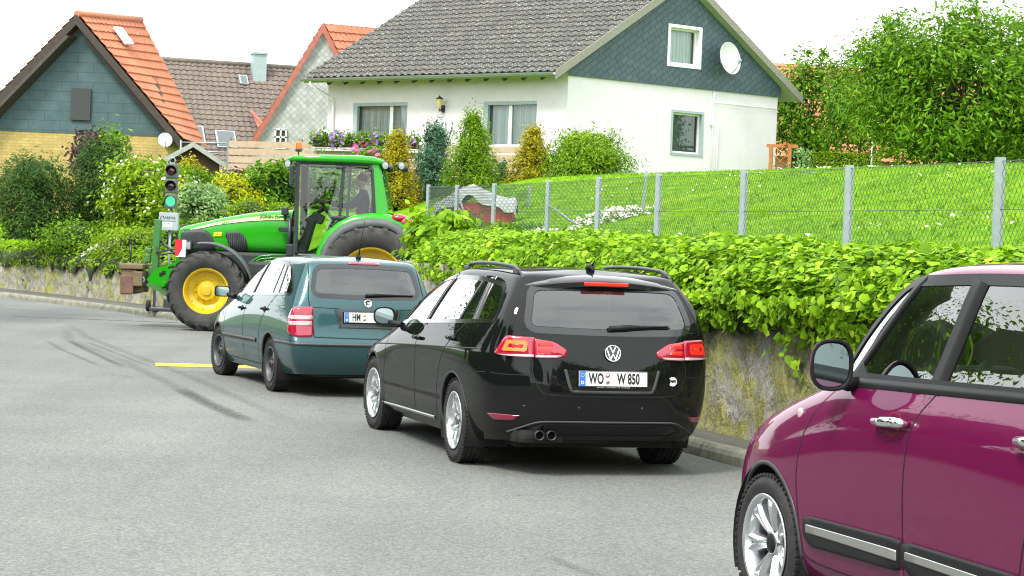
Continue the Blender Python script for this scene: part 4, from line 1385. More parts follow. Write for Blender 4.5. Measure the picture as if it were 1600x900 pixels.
# ---- right side
def tree(label, x, y, zb, hgt, crown, leaf, n, m, clump=40, aspect=.5, trunk_r=.10, low=.2, lean=0.0, name='tree', sprigs=0, cat='tree', spread=.30, core=0.0):
    t = empty(name, (x, y, zb), 0, label, cat)
    r = rv
    tk = MB()
    top = Vector((lean, 0, hgt * .62))
    tk.tube([(0, 0, -.3), (lean * .3, .02, hgt * .25), tuple(top)], [trunk_r, trunk_r * .8, trunk_r * .4], 8)
    C_ = []
    for i in range(clump):
        a = r.uniform(0, 2 * PI); u = r.uniform(-1, 1); q = r.uniform(.35, 1) ** .5
        c = Vector((math.cos(a) * math.sqrt(1 - u * u) * crown[0] * q + lean, math.sin(a) * math.sqrt(1 - u * u) * crown[1] * q, hgt * (low + 1) / 2 + u * crown[2] * q))
        C_.append(c)
        if i % 2 == 0:
            s = Vector((lean * .3, 0, hgt * r.uniform(.2, .5)))
            mid = s * .45 + c * .55 + Vector((0, 0, -.1 * hgt * r.uniform()))
            tk.tube([s, mid, c], [trunk_r * .45, trunk_r * .25, .012], 5)
    trk = tk.build('trunk', M['bark'], t)
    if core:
        MB().blob((lean, 0, hgt * (low + 1) / 2), (crown[0] * core, crown[1] * core, crown[2] * core), 3, int(x), .5, 1.7).build('dark_core', M['twig_dark'], t)  # solid dark blob added so that the unseen crowns reflect darker
    C_ = np.array(C_)
    k_ = r.integers(0, clump, n)
    cc = np.array([lean, 0, hgt * (low + 1) / 2])
    pos = C_[k_] + r.normal(0, 1, (n, 3)) * np.array(crown) * spread * .6
    nr = (pos - cc) / np.array(crown)
    nr[:, 2] += .5
    V, F = leaves(pos, nr, leaf, r, aspect, .25, .6, .4)
    np_mesh('crown', V, F, m, t)
    for i in range(sprigs):
        a = r.uniform(0, PI)
        p0 = Vector((math.cos(a) * crown[0] * .85 + lean, -.2, hgt * (low + 1) / 2 + abs(math.sin(a)) * crown[2] * .85)); p1 = p0 + Vector((math.cos(a) * .25, 0, r.uniform(.35, .8)))
        m_ = 40
        sm_ = MB().tube([p0, p1], [.012, .004], 4); sm_.build('shoot', M['bark'], t)
        f = r.uniform(.35, 1.05, m_)[:, None]
        pp = np.array(p0) * (1 - f) + np.array(p1) * f + r.normal(0, .07, (m_, 3))
        V, F = leaves(pp, r.normal(0, 1, (m_, 3)), leaf, r, aspect, .2, .8)
        np_mesh('shoot_leaves', V, F, m, t)
    return t


tree('big dense green bush tree with long leaves behind the last fence posts', 8.35, 40, 3.2, 3.35, (1.85, 1.6, 1.66), .125, 26000, M['leaf_tree'], 130, .34, .06, .04, .1, sprigs=5, cat='tree', spread=.24)
tree('second dense green bush tree growing next to the big one', 11.0, 41.5, 3.3, 3.6, (1.7, 1.6, 1.7), .19, 8000, M['leaf_tree'], 80, .32, .07, .06, 0, spread=.26)
tree('loose fruit tree half hiding the orange roof beside the white house', 9.05, 64, 4.3, 3.5, (1.3, 1.1, 1.65), .14, 7500, M['leaf_mid'], 60, .5, .07, .12, 0, sprigs=4)
tree('slim tree with upright twigs left of the big bush', 10.1, 60.5, 4.2, 3.9, (1.0, .9, 1.75), .13, 6000, M['leaf_mid'], 54, .45, .06, .08, 0, sprigs=4)
tree('green tree low in front of the orange roof near the clipped hedge', 10.6, 57, 4.1, 2.4, (1.1, .9, 1.2), .12, 5000, M['leaf_lime'], 46, .45, .05, .1, 0)
tree('slender sapling with leaf tufts reaching above the trees', 9.85, 52, 3.9, 4.3, (.45, .4, .9), .13, 900, M['leaf_mid'], 9, .3, .03, .55, -.35, name='sapling', spread=.4)
# clipped hedge
HD = empty('clipped_hedge', (9.4, 60, 4.2), -.05, 'low clipped yellow green hedge behind the lawn next to the orange pergola', 'hedge')
MB().box((0, 0, .24), (2.3, .5, .48), bev=.08).build('branches', M['twig_dark'], HD)
n = 4200
pp = np.stack([rv.uniform(-1.22, 1.22, n), np.where(rv.uniform(0, 1, n) < .6, -.28, rv.uniform(-.28, .28, n)) + rv.normal(0, .02, n), rv.uniform(0, .54, n)], 1)
top = rv.uniform(0, 1, n) < .3; pp[top, 2] = .53 + rv.normal(0, .015, top.sum())
nn_ = np.where(top[:, None], np.array([[0, 0, 1.]]), np.array([[0, -1., .2]])) * np.ones((n, 1))
V, F = leaves(pp, nn_, .05, rv, .6, .2, .5)
np_mesh('foliage', V, F, M['leaf_lime'], HD)
plant('shrub', 'variegated pale green shrub beside the orange wooden pergola', 'shrub', 8.0, 58.4, .34, .8, 'round', .10, 700, M['leaf_silver'], zb=4.0)
mat('wood_orange', (0.36, 0.13, 0.03), 0.6, var=.2, vscale=10)
PG = empty('pergola', (7.62, 58.2, 4.0), -.3, 'orange stained wooden pergola post and beam beside the white house', 'pergola')
MB().box((.12, 0, .42), (.10, .10, .84)).build('post', M['wood_orange'], PG)
MB().box((-.1, 0, .80), (.9, .07, .09)).box((.0, .1, .86), (.07, .7, .07)).build('beam', M['wood_orange'], PG)
MB().box((-.42, 0, .42), (.10, .10, .84)).build('post', M['wood_orange'], PG)
MB().tube([(-.35, 0, .2), (.05, 0, .55)], .012, 5).tube([(-.35, 0, .55), (.05, 0, .2)], .012, 5).build('trellis', M['wood_orange'], PG)
PO = MB().tube([(0, 0, -.3), (0, 0, .78)], .022, 8).build('washing_pole', M['zinc'])
PO.location = (8.99, 52, 3.88); tag(PO, 'thin pale metal pole standing on the lawn before the trees', 'pole')
# thin wire fence behind (right)
WF = MB().tube([(6.0, 43, 4.05), (9, 42, 4.25), (14, 40.5, 4.5)], .006, 4)

# ---- ivy on the walls
def ivy(name, label, path, prof, n, leaf, m, wide=None, bottom_amp=.13, seed=0, base_m='twig_dark', strands=14):
    """path: wall line; prof(l): list of (outward, z) from the garden side over the wall top and down the face"""
    t = empty(name, (0, 0, 0), 0, label, 'ivy')
    P, s = resample(path, .12)
    N = path_normals(P, True)
    L = s[-1]
    rows = []
    for p, nn, l in zip(P, N, s):
        pr = prof(l / L)
        r_ = []
        for j, (o, z) in enumerate(pr):
            k_ = mnoise.noise(Vector((l * 1.1, j * .5, seed))) * .15 + mnoise.noise(Vector((l * 3.1, j * 1.1, seed + 4))) * .08
            o2 = o + k_ - .06
            z2 = z + (k_ * .6 if j < len(pr) - 1 else mnoise.noise(Vector((l * 1.7, 9, seed))) * bottom_amp * 1.5 + mnoise.noise(Vector((l * 5.0, 3, seed))) * bottom_amp) - .04
            r_.append((p[0] + nn[0] * o2, p[1] + nn[1] * o2, z2))
        rows.append(r_)
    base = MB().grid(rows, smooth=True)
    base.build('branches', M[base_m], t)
    G = np.array(rows)
    nl, npf = G.shape[:2]
    # area weights along the profile
    d = np.linalg.norm(np.diff(G, axis=1), axis=2).mean(0)
    dist = np.hypot(P[:, 0] - 0, P[:, 1])
    wl = 1 / np.clip(dist / 12, 1, 3)
    a = rv.choice(nl - 1, n, p=wl[:-1] / wl[:-1].sum()); b = rv.choice(npf - 1, n, p=d / d.sum())
    u, v = rv.uniform(0, 1, n)[:, None], rv.uniform(0, 1, n)[:, None]
    pos = (G[a, b] * (1 - u) + G[a + 1, b] * u) * (1 - v) + (G[a, b + 1] * (1 - u) + G[a + 1, b + 1] * u) * v
    e1 = G[a + 1, b] - G[a, b]; e2 = G[a, b + 1] - G[a, b]
    nr = np.cross(e1, e2); nr /= np.linalg.norm(nr, axis=1, keepdims=True) + 1e-9
    out = np.concatenate([N[a], np.full((n, 1), .6)], 1)
    sg = np.sign((nr * out).sum(1, keepdims=True)); sg[sg == 0] = 1
    nr = nr * sg + np.array([0, 0, .55])
    pos = pos + nr * rv.uniform(.0, .16, (n, 1)) ** 1.0
    sz = leaf * np.clip(1.0, .8, 1.2)
    # hanging strands
    hs = [(pos, nr)]
    for i in range(strands):
        a0 = rv.integers(2, nl - 2)
        p = G[a0, -1]
        ln = rv.uniform(.10, .42)
        k_ = int(ln / .022)
        f = np.linspace(0, 1, k_)[:, None]
        pp = p + np.array([0, 0, -1.]) * ln * f + rv.normal(0, .03 + .02 * 1, (k_, 3)) + np.concatenate([N[a0], [0]]) * .06
        hs.append((pp, np.repeat(np.concatenate([N[a0], [.3]])[None], k_, 0)))
    V, F = leaves(np.concatenate([h[0] for h in hs]), np.concatenate([h[1] for h in hs]), leaf, rv, .85, .22, .5, .6)
    np_mesh('foliage', V, F, m, t)
    return t


def prof_near(f):
    # the ivy bank is wider towards the far end
    w = np.interp(f, [0, .45, .8, .93, 1], [.62, .66, 1.3, 1.5, 1.2])
    drop = np.interp(f, [0, .5, .85, 1.0], [1.05, 1.03, 1.12, 1.28])
    top = np.interp(f, [0, .3, .75, 1], [1.52, 1.52, 1.62, 1.64])
    return [(-w, top - .02), (-w * .6, top + .02), (-.25, top), (.02, top - .10), (.17, top - .26), (.20, 1.30), (.16, 1.16), (.08, drop + .05)]


ivy('ivy_hedge', 'long bright green ivy hedge hanging over the rubble wall beside the parked cars', WALL_NEAR[3:9] + [(-.55, 25.2), (-.98, 26.8), (-1.12, 27.6), (-1.05, 28.6), (-.6, 29.6)], prof_near, 80000, .070, M['leaf_ivy'], seed=2, strands=60)
ivy('ivy_hedge', 'yellow green creeper trailing over the low mossy wall behind the tractor hitch', WALL_FAR[3:9], lambda f: [(-1.1, 1.34), (-.6, 1.18), (-.2, 1.10), (.05, 1.06), (.14, .92), (.10, .74)], 7000, .075, M['leaf_lime'], seed=8, strands=16, bottom_amp=.18)
# white flower cushion on the bank
def cushion(label, x, y, a, b, rz, z, n_f, n_l, fs, m_f, h=.16):
    t = empty('flower_cushion', (x, y, z), rz, label, 'flowers')
    u = rv.uniform(0, 1, n_l + n_f) ** .5; th = rv.uniform(0, 2 * PI, n_l + n_f)
    edge = 1 + .25 * np.sin(th * 3 + x) + .15 * np.sin(th * 7)
    px_, py_ = u * np.cos(th) * a * edge, u * np.sin(th) * b * edge
    hh = h * (1 - u ** 2 * .8)
    wx, wy = x + px_ * math.cos(rz) - py_ * math.sin(rz), y + px_ * math.sin(rz) + py_ * math.cos(rz)
    gz = height(wx, wy) - z
    pos = np.stack([px_, py_, gz + hh], 1)
    up_ = np.tile([0, -.3, 1.], (n_l + n_f, 1))
    V, F = leaves(pos[:n_l] - [0, 0, .03], up_[:n_l].copy(), .05, rv, .5, .2, .6); np_mesh('foliage', V, F, M['leaf_mid'], t)
    V, F = leaves(pos[n_l:] + rv.normal(0, .02, (n_f, 3)), up_[n_l:].copy(), fs, rv, 1.0, .1, .45); np_mesh('blossom', V, F, m_f, t)
    return t


z_ = lambda x, y: float(height(x, y))
cushion('patch of white flowers on the lawn near the red cart', .36, 27.2, .36, .55, 0, z_(.36, 27.2), 420, 500, .05, M['petal_white'])
cushion('wider patch of white flowers on the lawn in the middle of the fence', 1.42, 30.3, .52, .7, .2, z_(1.42, 30.3), 480, 600, .05, M['petal_white'])
cushion('small trail of white flowers between the two flower patches', .78, 28.2, .22, .16, .4, z_(.78, 28.2), 60, 120, .05, M['petal_white'], .08)
cushion('broad white flowering cushion on the bank above the mossy wall', -9.3, 47.9, 1.0, .40, -.85, z_(-9.3, 47.9), 900, 500, .06, M['petal_white'], .28)
plant('ground_cover', 'dense green ground cover between the white cushion and the wall creeper', 'plant', -8.5, 47.3, 1.1, .75, 'round', .07, 2600, M['leaf_lime'], zb=1.05, clump=60)
plant('ground_cover', 'low green ground cover behind the post of the traffic light', 'plant', -7.3, 45.9, .9, .8, 'round', .07, 2000, M['leaf_mid'], zb=1.2, clump=50)
plant('ground_cover', 'low green ground cover behind the tractor bonnet', 'plant', -5.6, 44.4, 1.0, .9, 'round', .07, 2000, M['leaf_lime'], zb=1.2, clump=50)
plant('ground_cover', 'green ground cover below the tall dark juniper', 'plant', -10.6, 49.8, 1.0, .8, 'round', .08, 1600, M['leaf_mid'], zb=1.1, clump=50)
plant('shrub', 'round leaved green bush ending the ivy hedge behind the tractor wheel', 'shrub', -1.02, 28.9, .50, 1.0, 'round', .11, 1500, M['leaf_ivy'], zb=1.05, clump=36, aspect=.85)
plant('shrub', 'dark weedy shrub at the foot of the fence before the red cart', 'shrub', -.72, 31.2, .42, .5, 'round', .07, 700, M['leaf_mid'], zb=1.62)
plant('shrub', 'low weeds under the fence beside the flower patch', 'shrub', .05, 28.0, .5, .3, 'spread', .07, 600, M['leaf_mid'], zb=1.66)
# daisies
n = 420
dx, dyy = rv.uniform(1.0, 8.0, n), rv.uniform(18, 44, n)
keepd = (0.965 * (dx - 2.76) + 0.26 * (dyy - 16.75) > .4) & (np.sin(dx * 1.3) * np.cos(dyy * .5) > .25)
pos = np.stack([dx, dyy, height(dx, dyy) + .06], 1)[keepd]
V, F = leaves(pos, np.tile([0, -.4, 1.], (len(pos), 1)), .045, rv, 1.0, .05, .3)
tag(np_mesh('daisies', V, F, M['petal_white']), kind='stuff')

# ---- flower boxes on the plank screen
mat('planter_dark', (0.06, 0.035, 0.03), 0.6)
for i, (tt, lb) in enumerate(((.345, 'leftmost flower box with violet flowers on the plank screen'), (.435, 'flower box with violet flowers second from left on the plank screen'), (.52, 'flower box with violet flowers second from right on the plank screen'), (.615, 'rightmost flower box with violet flowers beside the golden thuja'))):
    c_ = Vector((-7.75, 55, 4.18)) + fd * tt + Vector((-.04, -.12, 0))
    fb = empty('flower_box', tuple(c_), fa, lb, 'flower box', 'flower boxes on the plank screen')
    MB().box((0, 0, 0.0), (.66, .20, .17), bev=.015).build('planter', M['planter_dark' if i % 2 else 'planter_dark'], fb)
    MB().box((0, -.02, -.11), (.70, .22, .035)).build('bracket', M['white_paint'], fb)
    n = 420
    pp = np.stack([rv.uniform(-.38, .38, n), rv.normal(-.06, .12, n), .1 + np.abs(rv.normal(0, .11, n)) - (rv.uniform(0, 1, n) < .25) * .14], 1)
    V, F = leaves(pp, np.tile([0, -.6, .7], (n, 1)), .085, rv, .6, .2, .7); np_mesh('foliage', V, F, M['leaf_mid'], fb)
    n = 46
    cl_ = rv.uniform(-.36, .36, 6)
    pp = np.stack([cl_[rv.integers(0, 6, n)] + rv.normal(0, .05, n), rv.normal(-.14, .07, n), .12 + rv.normal(0, .09, n)], 1)
    V, F = leaves(pp, np.tile([0, -1., .4], (n, 1)), .085, rv, 1.0, .1, .4); np_mesh('blossom', V, F, M['petal_violet'], fb)

# ================================================================== chain link fence
mat('fence_steel', (0.30, 0.36, 0.375), 0.5, metal=.25, var=.12, vscale=12)
mat('fence_wire', (0.085, 0.12, 0.10), 0.5, metal=.3)
posts = [(4.02, 11.93, 2.36), (3.38, 14.34, 2.38), (2.72, 16.75, 2.40), (2.13, 19.16, 2.42), (1.50, 21.57, 2.46), (.97, 23.99, 2.49), (.42, 26.40, 2.51), (-.30, 28.81, 2.52), (-.89, 31.22, 2.55), (-1.43, 33.63, 2.61)]
CF = empty('chain_link_fence', (2.72, 16.75, 1.65), 0, 'chain link fence with pale grey angle steel posts along the lawn above the ivy', 'fence')
fo_ = Vector((2.72, 16.75, 1.65))
for (x, y, zt) in posts:
    zb = float(height(x, y)) - .2
    pm = MB()
    pm.prism([(-.032, -.032), (.032, -.032), (.032, -.025), (-.025, -.025), (-.025, .032), (-.032, .032)], 'z', zb - fo_.z, zt - fo_.z)
    pm.v = [(a + x - fo_.x, b_ + y - fo_.y, c_) for a, b_, c_ in pm.v]
    pm.build('post', M['fence_steel'], CF)


def mesh_panel(A, B, parent, org, pitch=.062, r=.0020):
    """diamond wire netting between two posts: zig-zag wires"""
    A, B = Vector(A), Vector(B)
    L = (Vector((B.x, B.y, 0)) - Vector((A.x, A.y, 0))).length
    nx = int(L / pitch)
    zb0, zb1 = float(height(A.x, A.y)) + .0, float(height(B.x, B.y)) + .0
    V, F = [], []
    nz = max(4, int(((A.z + B.z) / 2 - (zb0 + zb1) / 2 - .03) / (pitch * .62)))
    dirv = (B - A).normalized(); nrm = Vector((dirv.y, -dirv.x, 0)).normalized()
    for i in range(nx):
        pts = []
        for j in range(nz + 1):
            u = (i + (.5 if j % 2 else -.02)) / nx
            if i % 2 == 0: pass
            u = min(1, max(0, u)); f = j / nz
            zt = A.z + (B.z - A.z) * u - .03; zb = zb0 + (zb1 - zb0) * u
            pts.append(Vector((A.x + (B.x - A.x) * u, A.y + (B.y - A.y) * u, zb + (zt - zb) * f)) - org)
        for k2 in (0, 1):
            if k2 == 1:
                pts = []
                for j in range(nz + 1):
                    u = min(1, (i + (.5 if j % 2 else 1.02)) / nx); f = j / nz
                    zt = A.z + (B.z - A.z) * u - .03; zb = zb0 + (zb1 - zb0) * u
                    pts.append(Vector((A.x + (B.x - A.x) * u, A.y + (B.y - A.y) * u, zb + (zt - zb) * f)) - org)
            o = len(V)
            for p in pts:
                V += [p + dirv * r, p + nrm * r - dirv * r * .5, p - nrm * r - dirv * r * .5]
            for j in range(len(pts) - 1):
                for q in range(3):
                    F.append((o + j * 3 + q, o + j * 3 + (q + 1) % 3, o + (j + 1) * 3 + (q + 1) % 3, o + (j + 1) * 3 + q))
    return np_mesh('wire_mesh', np.array([tuple(v) for v in V]), np.array(F), M['fence_wire'], parent, True)


for a, b2 in zip(posts[:-1], posts[1:]):
    mesh_panel(a, b2, CF, fo_, r=.0019 if a[1] < 25 else .0024)
tw_ = MB()
for f in (0.965, .50, .05):
    for a, b2 in zip(posts[:-1], posts[1:]):
        za, zb = float(height(a[0], a[1])), float(height(b2[0], b2[1]))
        tw_.tube([Vector((a[0], a[1], za + (a[2] - za) * f)) - fo_, Vector((b2[0], b2[1], zb + (b2[2] - zb) * f)) - fo_], .003, 5)
tw_.build('tension_wire', M['fence_wire'], CF)
bc2 = MB()
bc2.tube([Vector((-.89, 31.22, 2.45)) - fo_, Vector((-.62, 31.0, 1.72)) - fo_], .018, 6)
bc2.build('brace', M['fence_steel'], CF)
bc3 = MB().tube([Vector((.42, 26.4, 2.2)) - fo_, Vector((.75, 25.4, 1.95)) - fo_], .014, 6); bc3.build('brace', M['fence_steel'], CF)
RFc = empty('chain_link_fence', (-1.43, 33.63, 1.8), 0, 'short return of the chain link fence behind the red cart', 'fence')
ro_ = Vector((-1.43, 33.63, 1.8))
rp_ = [(-1.43, 33.70, 2.60), (-.62, 36.0, 2.68), (.25, 38.4, 2.80)]
for (x, y, zt) in rp_[1:]:
    pm = MB().box((x - ro_.x, y - ro_.y, (zt + 1.8) / 2 - ro_.z), (.055, .055, zt - 1.8)); pm.build('post', M['fence_steel'], RFc)
for a, b2 in zip(rp_[:-1], rp_[1:]): mesh_panel(a, b2, RFc, ro_, .075, .0026)
gp2 = MB().box((0, 0, 0), (.05, .05, .62)).build('garden_post', M['fence_steel']); gp2.location = (1.98, 31.5, z_(1.98, 31.5) + .26); gp2.rotation_euler = (.05, .06, 0)
tag(gp2, 'lone short grey post standing on the lawn right of the white flowers', 'post')

# ---- red cart under a grey sheet
mat('cart_red', (0.42, 0.03, 0.045), 0.5, var=.2, vscale=5)
mat('sheet_grey', (0.34, 0.36, 0.355), 0.6, var=.12, vscale=9, bmp=.5, bscale=14, bdist=.03)
CT = empty('garden_cart', (-.66, 35.2, z_(-.66, 35.2) - .03), -.05, 'red box cart covered with a crumpled grey sheet behind the fence', 'cart')
cb = MB()
cb.add([(-.50, -.38, 0), (.62, -.38, 0), (.66, -.42, .46), (-.54, -.42, .46), (-.50, .38, 0), (.62, .38, 0), (.66, .42, .46), (-.54, .42, .46)], [(0, 1, 2, 3), (5, 4, 7, 6), (1, 5, 6, 2), (4, 0, 3, 7), (0, 4, 5, 1)])
for x in (-.3, .06, .42): cb.box((x, -.41, .22), (.04, .03, .42), rx=.09)
cbo = cb.build('body', M['cart_red'], CT)
rows = []
for i in range(40):
    u = i / 39; x = -.74 + 1.44 * u
    r_ = []
    for j in range(24):
        v = j / 23; y = -.50 + v * 1.0
        ridge = .56 + .20 * math.exp(-((x + .08) / .34) ** 2) - .16 * max(0, -x - .35) * 2
        z = ridge - .10 * abs(v - .5) * 2 + .05 * mnoise.noise(Vector((x * 5, y * 5, 2))) + .03 * mnoise.noise(Vector((x * 11, y * 11, 5)))
        if j in (0, 23): z -= .13 + .05 * math.sin(x * 14)
        if i in (0,): z -= .10
        if i == 39: z -= .12
        r_.append((x, y, z))
    rows.append(r_)
MB().grid(rows, smooth=True).build('sheet', M['sheet_grey'], CT)

# ================================================================== surroundings out of the picture (they fill the reflections)
for i, (x, y, h_, lb) in enumerate(((-13.0, 17, 6.2, 'roadside tree across the street from the purple car'), (-14.2, 24, 6.6, 'taller roadside tree across the street from the black car'), (-14.8, 34, 11.5, 'very tall roadside tree across the street near the tractor'), (-20.5, 41, 8.0, 'farthest roadside tree across the street'), (-12.2, 10.5, 5.0, 'roadside tree across the street nearest the viewer'), (-11.0, 2, 7, 'roadside tree just left of the viewer'),
                                    (-7.5, -24, 8.5, 'tree behind the viewer left of the road'), (5, -34, 9.0, 'tree far behind the viewer at the road'), (13, -20, 8.5, 'tree behind the viewer above the wall'), (13.5, -8, 7.5, 'tree above the wall right behind the viewer'), (19, -13, 8.5, 'second row tree above the wall behind the viewer'), (20, -25, 9, 'farthest tree above the wall behind the viewer'))):
    tree(lb, x, y, 0, h_, (2.9 * max(1, h_ / 8.5), 2.9 * max(1, h_ / 8.5), h_ * .40), *((.17, 9000 if h_ < 9 else 16000) if x < -10 else (.34, 2600)), M['leaf_tree'], 60, .5, .16, .2, 0, spread=.3, core=.86)
LHG = empty('reflection_hedge', (-9.6, 18, 0), 0, 'unseen hedge added along the opposite side of the street to darken car reflections', 'hedge')  # out of view, added to darken the lower reflections on the cars
P0_, P1_ = Vector((-8.6 - .6, 2, 0)), Vector((-9.2 - .325 * 27 - .4, 30, 0))
P0_ = Vector((-.325 * (2 - 16) - 8.4, 2, 0)); P1_ = Vector((-.325 * (30 - 16) - 8.4, 30, 0))
hb_ = MB(); dhv = P1_ - P0_
hb_.box(tuple((P0_ + P1_) / 2 + Vector((0, 0, .7)) - Vector((-9.6, 18, 0))), (dhv.length, .8, 1.4), rz=math.atan2(dhv.y, dhv.x), bev=.1)
hb_.build('branches', M['twig_dark'], LHG)
n = 6000
u = rv.uniform(0, 1, n)[:, None]
pp = np.array(P0_) * (1 - u) + np.array(P1_) * u + np.array([.42, .14, 0]) + np.stack([rv.normal(0, .04, n), rv.normal(0, .04, n), rv.uniform(0, 1.5, n)], 1) - np.array([-9.6, 18, 0])
V, F = leaves(pp, np.tile([.95, .3, .3], (n, 1)), .13, rv, .6, .2, .5); np_mesh('foliage', V, F, M['leaf_dark'], LHG)
# ================================================================== cars
def car_paint(name, col, col2=None, metal=0.0, rough=0.3, flake=0.0, shell=True, coat=1.0):
    m, t, b = new_mat(name)
    b.inputs['Base Color'].default_value = (*col, 1)
    b.inputs['Metallic'].default_value = metal
    b.inputs['Roughness'].default_value = rough
    b.inputs['Coat Weight'].default_value = 1.0
    b.inputs['Coat Roughness'].default_value = 0.02
    b.inputs['Coat IOR'].default_value = 1.5
    b.inputs['Specular IOR Level'].default_value = 0.0
    n = noise_node(t, 2.2, 5, 0.7)
    # road dust, more of it low on the body
    tc = t.nodes.new('ShaderNodeTexCoord'); sp = t.nodes.new('ShaderNodeSeparateXYZ')
    t.links.new(tc.outputs['Object'], sp.inputs[0])
    dz = ramp_node(t, sp.outputs['Z'], [(0.20, 0.11), (0.60, 0.006)]).outputs['Color']
    dust = mixc(t, 1.0, dz, ramp_node(t, n.outputs['Fac'], [(0.3, 0.45), (0.75, 1.0)]).outputs['Color'], 'MULTIPLY')
    c = mixc(t, dust, col, (0.17, 0.165, 0.15))
    if flake:
        fl = t.nodes.new('ShaderNodeTexVoronoi'); fl.inputs['Scale'].default_value = 900
        t.links.new(tc.outputs['Object'], fl.inputs['Vector'])
        c = mixc(t, flake, c, ramp_node(t, fl.outputs['Color'], [(0.2, tuple(x * .8 for x in col)), (0.9, tuple(min(1, x * 1.35 + .01) for x in col))]).outputs['Color'])
    g = t.nodes.new('ShaderNodeNewGeometry')
    if shell:
        c = mixc(t, g.outputs['Backfacing'], c, (0.07, 0.075, 0.075))      # the inside of the shell is trim
    t.links.new(c, b.inputs['Base Color'])
    r = mixc(t, dust, (rough,) * 3, (0.85,) * 3)
    t.links.new(r, b.inputs['Roughness'])
    cw = t.nodes.new('ShaderNodeMath'); cw.operation = 'SUBTRACT'; cw.inputs[0].default_value = coat
    t.links.new(dust, cw.inputs[1])
    m2 = t.nodes.new('ShaderNodeMath'); m2.operation = 'SUBTRACT'
    t.links.new(cw.outputs[0], m2.inputs[0]); m2.inputs[1].default_value = 0.0; m2.use_clamp = True
    if shell: t.links.new(g.outputs['Backfacing'], m2.inputs[1])
    t.links.new(m2.outputs[0], b.inputs['Coat Weight'])
    return m


mat('trim_black', (0.012, 0.012, 0.013), 0.5, spec=0.2)
mat('gloss_black', (0.008, 0.008, 0.009), 0.12, coat=0.6)
mat('seam_black', (0.004, 0.004, 0.004), 0.8)
mat('underbody', (0.012, 0.012, 0.012), 0.9)
mat('seat_cloth', (0.085, 0.092, 0.092), 0.9, var=.15)
mat('chrome', (0.72, 0.74, 0.75), 0.08, metal=1.0)
mat('satin_metal', (0.50, 0.50, 0.48), 0.3, metal=0.9)
mat('alloy', (0.62, 0.64, 0.66), 0.24, metal=0.85, coat=.5)
mat('alloy_shade', (0.20, 0.21, 0.22), 0.35, metal=0.8)
mat('steel_dark', (0.085, 0.09, 0.095), 0.45, metal=0.5, var=.2)
mat('brake_disc', (0.09, 0.088, 0.085), 0.4, metal=0.8)
mat('plate_white', (0.78, 0.79, 0.77), 0.35)
mat('plate_blue', (0.03, 0.16, 0.52), 0.35)
mat('plate_ink', (0.012, 0.012, 0.015), 0.45)
mat('lens_red', (0.34, 0.004, 0.030), 0.10, coat=1.0)
mat('lens_dark_red', (0.22, 0.006, 0.04), 0.10, coat=1.0)
mat('lens_pink', (0.50, 0.05, 0.12), 0.12, coat=1.0)
mat('lens_clear', (0.50, 0.36, 0.38), 0.10, coat=1.0)
mat('lens_amber', (0.75, 0.25, 0.03), 0.15, coat=.6)
mat('mirror_face', (0.48, 0.60, 0.60), 0.03, metal=1.0)
mat('sticker_red', (0.45, 0.10, 0.09), 0.5)
mat('sticker_yellow', (0.60, 0.50, 0.06), 0.5)
mat('exhaust', (0.09, 0.09, 0.09), 0.4, metal=.9)
glass_mat('car_glass', (0.62, 0.74, 0.70), boost=1.3)
glass_mat('car_glass_rear', (0.76, 0.90, 0.84), boost=1.35, dirt=0.03)
m, t, b = new_mat('lens_lit')                     # brake lamp glowing behind its lens
b.inputs['Base Color'].default_value = (0.5, 0.02, 0.015, 1); b.inputs['Roughness'].default_value = 0.12
b.inputs['Emission Color'].default_value = (1.0, 0.025, 0.008, 1); b.inputs['Emission Strength'].default_value = 0.22
m, t, b = new_mat('lens_lit_bright')
b.inputs['Base Color'].default_value = (0.7, 0.12, 0.03, 1); b.inputs['Roughness'].default_value = 0.12
b.inputs['Emission Color'].default_value = (1.0, 0.28, 0.05, 1); b.inputs['Emission Strength'].default_value = 0.30

m, t, b = new_mat('tyre')
n = noise_node(t, 14, 4, 0.7)
t.links.new(ramp_node(t, n.outputs['Fac'], [(0.3, (0.014, 0.014, 0.015)), (0.7, (0.034, 0.034, 0.033))]).outputs['Color'], b.inputs['Base Color'])
b.inputs['Roughness'].default_value = 0.75
b.inputs['Specular IOR Level'].default_value = 0.35


def bspline_grid(P, nu, nv):
    """P[r][c][3] left half of a control net (column 0 and the last lie on y=0); cubic B-spline, rows open, columns mirrored"""
    P = np.asarray(P, float)
    mir = np.array([1, -1, 1])
    P = np.concatenate([P[:, 1:2] * mir, P, P[:, -2:-1] * mir], 1)
    P = np.concatenate([2 * P[:1] - P[1:2], P, P[-2:-1] * mir], 0)
    R_, C_ = P.shape[:2]

    def basis(n, seg):
        B = []
        for s in range(seg - 3):
            for k in range(n):
                u = k / n
                B.append((s, u))
        B.append((seg - 4, 1.0))
        out = []
        for s, u in B:
            out.append((s, [(1 - u) ** 3 / 6, (3 * u ** 3 - 6 * u * u + 4) / 6, (-3 * u ** 3 + 3 * u * u + 3 * u + 1) / 6, u ** 3 / 6]))
        return out
    Br, Bc = basis(nv, R_), basis(nu, C_)
    Mr = np.zeros((len(Br), R_)); Mc = np.zeros((len(Bc), C_))
    for i, (s, w) in enumerate(Br): Mr[i, s:s + 4] = w
    for i, (s, w) in enumerate(Bc): Mc[i, s:s + 4] = w
    return np.einsum('ir,rck,jc->ijk', Mr, P, Mc)


def in_poly(x, y, poly):
    return inside(x, y, np.asarray(poly, float))


